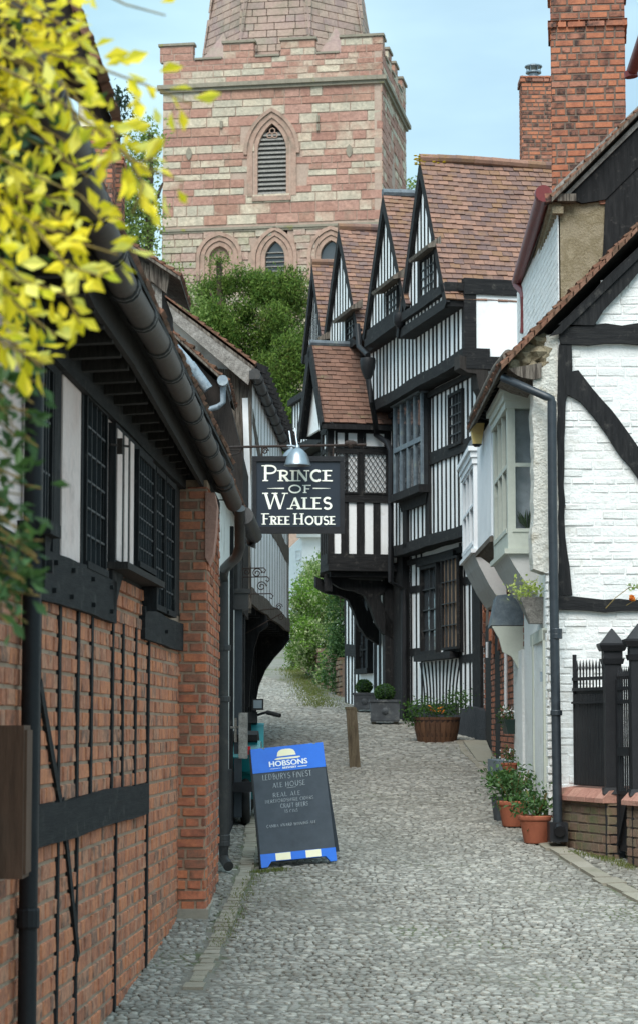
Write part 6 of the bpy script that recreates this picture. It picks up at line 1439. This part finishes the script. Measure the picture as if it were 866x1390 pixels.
# ================================================================ planters
def pot(base,r,h,label,lm,n,size,pr,group='terracotta pots by the sage door',two=False,asp=.5,plc=None):
    b=V(base); T=thing('plant_pot',label,'plant pot',b,group)
    m=MB(); m.lathe(b,[(r*.66,0),(r*.70,.01),(r*.9,h*.72),(r*.93,h*.76),(r*.93,h*.8),(r*1.0,h*.82),(r*1.04,h*.86),(r*1.04,h*.97),(r*1.0,h),(r*.9,h),(r*.88,h*.85)],28); m.build('pot',M['terra'],T,smooth=True)
    m=MB(); m.lathe(b,[(r*.88,h*.84),(r*.88,h*.9)],20); m.build('soil',M['compost'],T)
    m=MB()
    for i in range(9): t=R.uniform(0,6.28); e=b+V((math.cos(t)*pr*.7,math.sin(t)*pr*.7,h+R.uniform(.12,pr*1.3))); m.tube([b+V((0,0,h*.8)),b.lerp(e,.5)+V((0,0,.1)),e],.005,5)
    m.build('stem',M['twig'],T)
    m=MB(); cloud(m,b+V((0,0,h+pr*.55)),(pr,pr,pr*.62),n,size,asp,clump=5,shell=.5); m.build('foliage',M[lm],T,fix=False); return T
p1=gx(722,1139); p2=gx(697,1126)
pot((p1.x-.0,21.9,gz(21.9)+.01),.17,.265,'nearer terracotta pot with a broad-leaved dark plant, beside the black corner downpipe','green_dk',420,.06,.19)
pot((at(697,1110,23.3).x,23.3,gz(23.3)+.01),.165,.26,'rear terracotta pot with a taller spreading plant, half behind the nearer pot','green_dk',600,.06,.26)
def planterbox(px,py,Yd,w,h,label,ballr):
    c=at(px,py,Yd); b=V((c.x,Yd,gz(Yd)+.05)); T=thing('box_planter',label,'planter',b,'lead planters with clipped box balls')
    m=MB(); m.hexa([b+V((sx*w*.94,sy*w*.8,0)) for sx,sy in ((-.5,-.5),(.5,-.5),(.5,.5),(-.5,.5))]+[b+V((sx*w,sy*w*.8,h)) for sx,sy in ((-.5,-.5),(.5,-.5),(.5,.5),(-.5,.5))]); m.box(b.x-w*.53,b.x+w*.53,b.y-w*.43,b.y+w*.43,b.z+h-.03,b.z+h+.01); m.box(b.x-w*.5,b.x+w*.5,b.y-w*.41,b.y-w*.39,b.z+.02,b.z+.06); m.lathe(b+V((0,-w*.4,h*.5)),[(.055,0),(.055,.015),(.03,.025),(.0,.03)],14,V((0,-1,0))); m.build('box',M['zinc'],T)
    m=MB(); 
    for sx in (-.38,.38): m.box(b.x+sx*w-.04,b.x+sx*w+.04,b.y-.12,b.y+.12,b.z-.06,b.z)
    m.build('foot',M['flag'],T)
    m=MB(); c=b+V((0,0,h+ballr*.75))
    for i in range(900): d=rv(); m.leaf(c+V((d.x,d.y,d.z*.85))*ballr*R.uniform(.86,1.03),.035,(d+rv()).normalized(),.6)
    m.build('clipped_ball',M['box'],T,fix=False)
    m=MB(); m.lathe(c,[(ballr*.2,-ballr*.8),(ballr*.8,-ballr*.4),(ballr*.88,0),(ballr*.7,ballr*.45),(ballr*.1,ballr*.75)],12); m.build('inner_growth',M['conifer'],T)
planterbox(522,975,38.3,.5,.36,'nearer square grey planter with a clipped green ball, left of the black corner post',.175)
planterbox(494,963,41.5,.33*1.2,.3,'farther small grey planter with a clipped ball, beneath the dark window',.16)
c=at(594,1000,34.3); b=V((c.x,34.6,gz(34.2)+.0)); T=thing('barrel_planter','half oak barrel full of green plants and orange flowers against the timbered house','planter',b)
m=MB(); n=26; h=.40; 
for i in range(n):
    a0=2*math.pi*i/n+.01;a1=2*math.pi*(i+1)/n-.01
    pts=[];
    for z,r in ((0,.29),(h*.5,.335),(h,.36)): pts+= [b+V((math.cos(a)*r*k,math.sin(a)*r*k,z)) for a,k in ((a0,1),(a1,1),(a1,.9),(a0,.9))]
    m.add(pts,[(0,1,5,4),(4,5,9,8),(3,2,6,7),(7,6,10,11),(8,9,10,11),(0,4,7,3),(4,8,11,7),(1,2,6,5),(5,6,10,9),(0,3,2,1)])
m.build('barrel',M['barrel'],T)
m=MB(); m.lathe(b,[(.312,.1),(.325,.16)],26); m.lathe(b,[(.345,.3),(.358,.36)],26); m.build('band',M['band'],T)
m=MB(); m.lathe(b,[(.33,h*.8),(.33,h*.86)],20); m.build('soil',M['compost'],T)
m=MB()
for dx,dz,r in ((-.33,.12,.15),(-.15,.14,.17),(.05,.1,.16),(.25,.2,.18),(.32,.3,.15),(-.36,-.02,.1)): cloud(m,b+V((dx,-.05,h+dz)),(r,r,r),260,.045,.5,clump=6)
m.build('foliage',M['box'],T,fix=False)
m=MB()
for i in range(26): m.leaf(b+V((R.uniform(-.15,.1),-.2+R.uniform(-.05,.05),h+R.uniform(.05,.2))),.035,None,.8)
m.build('flower',M['flower'],T,fix=False,kind='stuff')
# hanging trough, wall planter, plant on stand
c=at(694,985,26.4); b=V((2.22,26.4,c.z-.1)); T=thing('wall_trough','dark green wall trough with small pink-white flowers on the red brick wall','planter',b)
m=MB(); m.hexa([b+V((x,y,0)) for x,y in ((-.05,-.3),(.1,-.3),(.1,.3),(-.05,.3))]+[b+V((x,y,.17)) for x,y in ((-.09,-.34),(.1,-.34),(.1,.34),(-.09,.34))]); m.build('trough',M['greenplastic'],T)
m=MB(); cloud(m,b+V((0,0,.22)),(.13,.35,.09),260,.04,.5,clump=6); m.build('foliage',M['box'],T,fix=False)
m=MB(); 
for i in range(40): m.leaf(b+V((R.uniform(-.13,.1),R.uniform(-.35,.3),R.uniform(.2,.32))),.03,None,.8)
m.build('flower',M['cream'],T,fix=False,kind='stuff')
c=at(700,1045,25.6); b=V((2.16,25.8,gz(25.8))); T=thing('plant_stand','small orange pot of white flowers on a black stand by the white pier','plant stand',b)
m=MB(); 
for x,y in ((-.08,-.08),(.08,-.08),(.08,.08),(-.08,.08)): m.bar(b+V((x,y,0)),b+V((x,y,.3)),.015)
m.box(b.x-.1,b.x+.1,b.y-.1,b.y+.1,b.z+.28,b.z+.3); m.build('stand',M['iron'],T)
m=MB(); m.lathe(b+V((0,0,.3)),[(.06,0),(.09,.12),(.1,.12),(.1,.14),(.07,.14)],16); m.build('pot',M['terra'],T)
m=MB(); cloud(m,b+V((0,0,.5)),(.12,.12,.08),150,.035,.5,clump=6); m.build('foliage',M['box'],T,fix=False)
m=MB()
for i in range(26): m.leaf(b+V((R.uniform(-.12,.12),R.uniform(-.1,.05),R.uniform(.46,.6))),.03,None,.8)
m.build('flower',M['white'],T,fix=False,kind='stuff')
c=at(728,838,22.6); b=V((2.1,22.55,at(728,847,22.6).z)); T=thing('hanging_planter','wedge-shaped grey planter with lime leaves fixed above the sage door','planter',b)
m=MB(); m.hexa([b+V((x,y,0)) for x,y in ((.0,-.05),(.13,-.05),(.13,.12),(.0,.12))]+[b+V((x,y,.26)) for x,y in ((-.1,-.12),(.13,-.12),(.13,.3),(-.1,.3))]); m.build('planter',M['timber_pale'],T)
m=MB(); cloud(m,b+V((-.02,0,.34)),(.13,.18,.07),260,.04,.6,clump=6); m.build('foliage',M['silver'],T,fix=False)
# pot-grass beside rear pot
c=at(683,1075,23.9); b=V((c.x,23.9,gz(23.9))); T=thing('grassy_plant','bushy bright green tuft in a dark pot at the left of the terracotta pots','plant',b)
m=MB(); m.lathe(b,[(.1,0),(.13,.24),(.14,.25)],16); m.build('pot',M['zinc'],T)
m=MB()
for i in range(420): d=rv(); d.z=abs(d.z); m.leaf(b+V((0,0,.35))+d*R.uniform(.03,.2),.09,(d+V((0,0,.3))).normalized(),.14)
m.build('foliage',M['box'],T,fix=False)
# rose spray at the right
b=at(900,845,20.6); T=thing('climbing_rose','spray of a climbing rose with a yellow-orange bloom hanging in at the right edge','rose',b)
m=MB(); pth=[at(910,850,20.6),at(880,800,20.6),at(855,797,20.5),at(835,812,20.4),at(822,826,20.4)]; m.tube(pth,.004,5); m.tube([at(880,800,20.6),at(862,815,20.5),at(850,822,20.5)],.003,5); m.build('stem',M['twig'],T)
m=MB()
for i in range(70):
    p,t_v=along(pth,R.uniform(.05,.62)); m.leaf(p+rv()*R.uniform(0,.06),R.uniform(.03,.055),None,.65)
m.build('foliage',M['hedge'],T,fix=False)
m=MB(); c=at(858,812,20.45)
for i in range(26): d=rv(); m.leaf(c+d*.022,.04,d.cross(rv()).normalized(),.9)
m.build('bloom',M['flower'],T,fix=False)
# fallen yellow leaf
c=gx(845,1166); m=MB(); m.leaf(c+V((0,0,.03)),.12,V((1,.3,.15)).normalized(),.6,.6); m.leaf(c+V((.03,.02,.035)),.08,V((.8,-.3,.2)).normalized(),.6,.7)
solo(m,'fallen_leaf',M['yellow'],(c.x,c.y,c.z),'yellow leaf lying at the foot of the black gate','leaf',fix=False)
# ================================================================ foreground shrub with yellow leaves
T=thing('yellow_leaved_climber','out-of-focus climber with bright yellow leaves hanging into the top left corner','climber',(-1.5,5.2,gz(5.2)))
mb_=MB(); my=MB(); mg=MB()
mb_.tube([(-1.55,5.3,gz(5)-.1),(-1.5,5.3,2),(-1.4,5.2,3.3),(-1.2,5.0,4.2),(-.9,4.8,4.7)],[.06,.05,.04,.03,.02],8)
def branch(pts,n,size,gm,spread=.05,r0=.0035,jr=.35):
    pts=[at(*p) for p in pts]; mb_.tube(pts,[r0*(1-.6*i/len(pts)) for i in range(len(pts))],5)
    L=sum((pts[i+1]-pts[i]).length for i in range(len(pts)-1))
    for i in range(n):
        p,t=along(pts,L*(i+.5)/n); sd=rv(); sd=(sd-t*sd.dot(t)).normalized(); sd.y*=.7; d=(t*.6+sd*.9+V((0,0,-.25))).normalized(); s=size*R.uniform(.7,1.2)
        gm.leaf(p+d*s*.5+sd*spread*R.random(),s,d,.5)
br=[([(-60,60,4.6),(60,120,4.5),(150,190,4.5),(200,230,4.4),(250,245,4.4)],26),
([(60,70,4.4),(130,90,4.4),(200,115,4.4),(262,142,4.4)],20),
([(150,190,4.5),(180,220,4.4),(212,215,4.4)],10),
([(-60,-40,4.7),(100,-30,4.6),(170,5,4.6),(225,20,4.6)],12),
([(-60,240,4.5),(40,300,4.5),(110,330,4.5),(160,345,4.4)],28),([(-60,300,4.4),(30,380,4.4),(90,400,4.4),(110,440,4.4)],30),
([(-40,350,4.6),(30,420,4.6),(75,455,4.6)],24),([(40,300,4.5),(90,360,4.4),(140,375,4.3)],18),([(-50,430,4.5),(10,470,4.5),(60,495,4.5)],24),
([(-60,180,4.8),(30,230,4.7),(110,265,4.6),(140,300,4.5)],34),([(-60,100,4.9),(40,170,4.8),(120,240,4.7)],38),([(-50,0,4.9),(30,50,4.8),(90,120,4.7),(110,180,4.7)],38),
([(-60,-60,5),(20,0,4.9),(80,30,4.8),(110,60,4.8)],36),([(100,130,4.5),(135,165,4.5),(160,180,4.4),(150,200,4.4)],14),([(180,225,4.4),(195,250,4.4),(180,290,4.4)],8)]
for b_,n in br: branch(b_,int(n*1.2),.052,my)
for i in range(30):
    y=R.uniform(-40,480); x=-70; k=R.uniform(70,175)*(1-.35*max(0,(y-300)/200)); branch([(x,y-40,R.uniform(4.6,5.2)),(x+k*.5+10,y,4.9),(x+k+20,y+R.uniform(20,60),4.8)],17,.047,my if R.random()<.8 else mg)
for i in range(44):
    y=R.uniform(440,820); k=R.uniform(60,115)*(1 if y<650 else .95); branch([(-70,y-30,4.9),(-70+k*.6,y,4.8),(-65+k+R.uniform(0,30),y+R.uniform(0,50),4.7)],12,.045,mg,r0=.003)
for i in range(14): branch([(-50,R.uniform(0,430),5),(R.uniform(0,60),R.uniform(0,430),4.9)],8,.055,mg)
mb_.build('branches',M['twig'],T); my.build('yellow_foliage',M['yellow'],T,fix=False); mg.build('green_foliage',M['green_dk'],T,fix=False)
# ================================================================ ground
def struct(o): o['kind']='structure'; return o
m=MB()
xs=[-80,-40,-20,-10,-6,-4,-3,-2,-1,0,1,2,3,4,6,10,20,40,80]; ys=[-30,0,4,8]+[8+i*.75 for i in range(1,13)]+[17+i*2 for i in range(1,42)]+[100,110,150,250,600]
ys=sorted(set(ys)); nx=len(xs)
m.add([(x*(1 if y<150 else 6),y,gz(y)-(0 if abs(x)<6 else .0)) for y in ys for x in xs],[(j*nx+i,j*nx+i+1,(j+1)*nx+i+1,(j+1)*nx+i) for j in range(len(ys)-1) for i in range(nx-1)])
struct(m.build('ground',M['dirt'],fix=True))
# cobbles: individually set river stones
def L_left(y):  return -1.30 if y<27 else -1.3
def L_right(y):
    if y<21: return 4.2-(y-12)*.08
    if y<22.2: return 3.0
    if y<36: return 2.35
    if y<47: return 2.45-.22*(y-35)
    return -.1-(y-47)*.16
kerbR=[gx(*p) for p in ((735,1143),(768,1163),(800,1184),(835,1204),(880,1226),(930,1250))]
kerbR2=[gx(*p) for p in ((622,1006),(630,1022),(650,1042),(680,1064),(712,1100),(735,1143))]
kerbL=[gx(*p) for p in ((262,1345),(289,1296),(303,1262),(316,1231),(333,1188),(340,1150),(342,1110))]
def inkerb(x,y,K,w):
    for i in range(len(K)-1):
        a,b=V(K[i][:2]),V(K[i+1][:2]); d=b-a; t=max(0,min(1,(V((x,y))-a).dot(d)/d.length_squared))
        if ((a+d*t)-V((x,y))).length<w: return True
    return False
def cobbles(y0,y1,dy,lx,mb):
    y=y0
    while y<y1:
        x=L_left(y)+R.uniform(-.1,0) ; xr=L_right(y)
        row=R.uniform(-.01,.01); ph=R.random()*6
        while x<xr:
            l=lx*R.uniform(.55,1.35); w=dy*R.uniform(.75,1.1)
            cx_=x+l/2; cy_=y+row+R.uniform(-.008,.008)+.02*math.sin(cx_*2.3+ph*.2)
            if not (inkerb(cx_,cy_,kerbR,.13) or inkerb(cx_,cy_,kerbL,.10)):
                z=gz(cy_)+.006*math.sin(cx_*3+cy_*1.3)+R.uniform(-.003,.004); h=R.uniform(.008,.014)*min(1,w/.055); an=R.uniform(-.25,.25); ca,sa=math.cos(an),math.sin(an)
                pts=[]
                for (k,zz) in ((1.04,-.004),(.95,h*.6),(.6,h)):
                    for a in range(6):
                        t=a*math.pi/3+.3; xx=math.cos(t)*l*.48*k*R.uniform(.9,1.08); yy=math.sin(t)*w*.5*k*R.uniform(.9,1.08)
                        pts.append((cx_+xx*ca-yy*sa,cy_+xx*sa+yy*ca,z+.004+zz+.07*yy))
                fs=[]
                for q in range(2):
                    for a in range(6): fs.append((q*6+a,q*6+(a+1)%6,q*6+6+(a+1)%6,q*6+6+a))
                fs.append((12,13,14,15,16,17)); mb.add(pts,fs)
            x+=l
        y+=dy
m=MB(); cobbles(11.5,24,.050,.066,m); cobbles(24,31,.06,.085,m)
o=struct(m.build('cobbled_lane',M['cobble'],fix=False,smooth=True))
m=MB(); cobbles(31,63,.085,.12,m); struct(m.build('cobbled_lane_top',M['cobble'],fix=False,smooth=True))
# flat kerb and channel stones
m=MB()
def kerb(K,w,ln,h=.022):
    L=sum((K[i+1]-K[i]).length for i in range(len(K)-1)); d=0
    while d<L-.05:
        l=ln*R.uniform(.7,1.3); p,t=along(K,d); q,_=along(K,min(d+l-.03,L)); s=V((-t.y,t.x,0)).normalized()*w/2*R.uniform(.7,1.15)
        c=[p-s,q-s,q+s,p+s]; j=[R.uniform(-.004,.004) for _ in c]
        m.hexa([V((k.x,k.y,gz(k.y)-.02)) for k in c]+[V((k.x,k.y,gz(k.y)+h+jj)) for k,jj in zip(c,j)]); d+=l
kerb(kerbR,.2,.5,.026); kerb(kerbR2,.09,.22,.024); kerb(kerbL,.12,.17,.018)
struct(m.build('kerb_stones',M['flag']))
m=MB(); pp=[gx(628,1008),gx(660,1008),gx(672,1040),gx(648,1036)]
m.hexa([V((p.x,p.y,gz(p.y)-.02)) for p in pp]+[V((p.x,p.y,gz(p.y)+.03)) for p in pp]); struct(m.build('doorstep_flagstone',M['flag']))
# moss and grass
m=MB()
def tufts(poly_pts,n,h,sp):
    for i in range(n):
        p,_=along(poly_pts,R.random()*sum((poly_pts[j+1]-poly_pts[j]).length for j in range(len(poly_pts)-1))); q=p+V((R.gauss(0,sp),R.gauss(0,sp),0)); q.z=gz(q.y)+.01
        m.leaf(q+V((0,0,h*.4)),h*R.uniform(.6,1.3),V((R.uniform(-.6,.6),R.uniform(-.4,.4),1)).normalized(),.2)
tufts([gx(300,1290),gx(330,1215),gx(345,1192),gx(360,1192)],450,.028,.05); tufts([gx(345,1188),gx(385,1184)],260,.035,.035)
tufts([gx(775,1160),gx(835,1172),gx(866,1185)],500,.035,.05); tufts([gx(845,1163),gx(866,1170)],250,.04,.03)
tufts([gx(438,962),gx(412,925),gx(397,908)],3600,.06,.2); tufts([gx(470,965),gx(560,962)],500,.035,.12)
o=m.build('grass',M['grassb'],fix=False); o['kind']='stuff'
# ================================================================ camera, light, sky
cam=bpy.data.cameras.new('camera'); co=bpy.data.objects.new('camera',cam); COL.objects.link(co); sc.camera=co
co.location=EYE; co.rotation_euler=(math.pi/2+TH,0,0)
cam.sensor_fit='HORIZONTAL'; cam.sensor_width=24; cam.lens=F/866*24; cam.clip_end=2000; cam.clip_start=.1
cam.dof.use_dof=True; cam.dof.focus_distance=24; cam.dof.aperture_fstop=7.0
SUN_EL,SUN_AZ=D2R(50),D2R(192)   # azimuth from +Y clockwise
sd=V((math.sin(SUN_AZ)*math.cos(SUN_EL),math.cos(SUN_AZ)*math.cos(SUN_EL),math.sin(SUN_EL)))
sl=bpy.data.lights.new('sun','SUN'); sl.energy=2.2; sl.angle=D2R(40); sl.color=(1,.96,.9); so=bpy.data.objects.new('sun',sl); COL.objects.link(so)
so.rotation_euler=sd.to_track_quat('Z','Y').to_euler()
w=bpy.data.worlds.new('World'); sc.world=w; w.use_nodes=True; N=w.node_tree.nodes; L=w.node_tree.links
for n in list(N): N.remove(n)
out=N.new('ShaderNodeOutputWorld'); bg=N.new('ShaderNodeBackground'); sk=N.new('ShaderNodeTexSky'); sk.sky_type='NISHITA'; sk.sun_disc=False; sk.sun_elevation=SUN_EL; sk.sun_rotation=SUN_AZ
sk.air_density=1.0; sk.dust_density=1.0
tc=N.new('ShaderNodeTexCoord'); mp=N.new('ShaderNodeMapping'); mp.inputs['Scale'].default_value=(1,1,3.2); L.new(tc.outputs['Generated'],mp.inputs[0])
no=N.new('ShaderNodeTexNoise'); no.inputs['Scale'].default_value=3.0; no.inputs['Detail'].default_value=6; no.inputs['Roughness'].default_value=.45; L.new(mp.outputs[0],no.inputs['Vector'])
mr=N.new('ShaderNodeMapRange'); mr.inputs['From Min'].default_value=.30; mr.inputs['From Max'].default_value=.72; mr.inputs['To Min'].default_value=.5; mr.inputs['To Max'].default_value=.95; L.new(no.outputs['Fac'],mr.inputs['Value'])
cl_=N.new('ShaderNodeValToRGB'); e=cl_.color_ramp.elements; e[0].position=.3; e[0].color=(3.2,5.3,6.2,1); e[1].position=.75; e[1].color=(6.3,8.8,9.5,1)
no2=N.new('ShaderNodeTexNoise'); no2.inputs['Scale'].default_value=5; no2.inputs['Detail'].default_value=5; L.new(mp.outputs[0],no2.inputs['Vector']); L.new(no2.outputs['Fac'],cl_.inputs['Fac'])
mx=N.new('ShaderNodeMix'); mx.data_type='RGBA'; L.new(mr.outputs[0],mx.inputs[0]); L.new(sk.outputs[0],mx.inputs[6]); L.new(cl_.outputs[0],mx.inputs[7])
L.new(mx.outputs[2],bg.inputs['Color'])
# overcast sky: brighter overhead than near the skyline
sx=N.new('ShaderNodeSeparateXYZ'); L.new(tc.outputs['Generated'],sx.inputs[0]); gr=N.new('ShaderNodeMapRange'); gr.inputs['From Min'].default_value=.33; gr.inputs['From Max'].default_value=.95; gr.inputs['To Min'].default_value=.085; gr.inputs['To Max'].default_value=.2
L.new(sx.outputs['Z'],gr.inputs['Value']); L.new(gr.outputs[0],bg.inputs['Strength'])
L.new(bg.outputs[0],out.inputs[0])
sc.view_settings.view_transform='Standard'; sc.view_settings.look='None'; sc.view_settings.exposure=.8; sc.view_settings.gamma=1; sc.view_settings.use_curve_mapping=False
sc.cycles.use_denoising=True; sc.cycles.max_bounces=8; sc.cycles.transparent_max_bounces=12
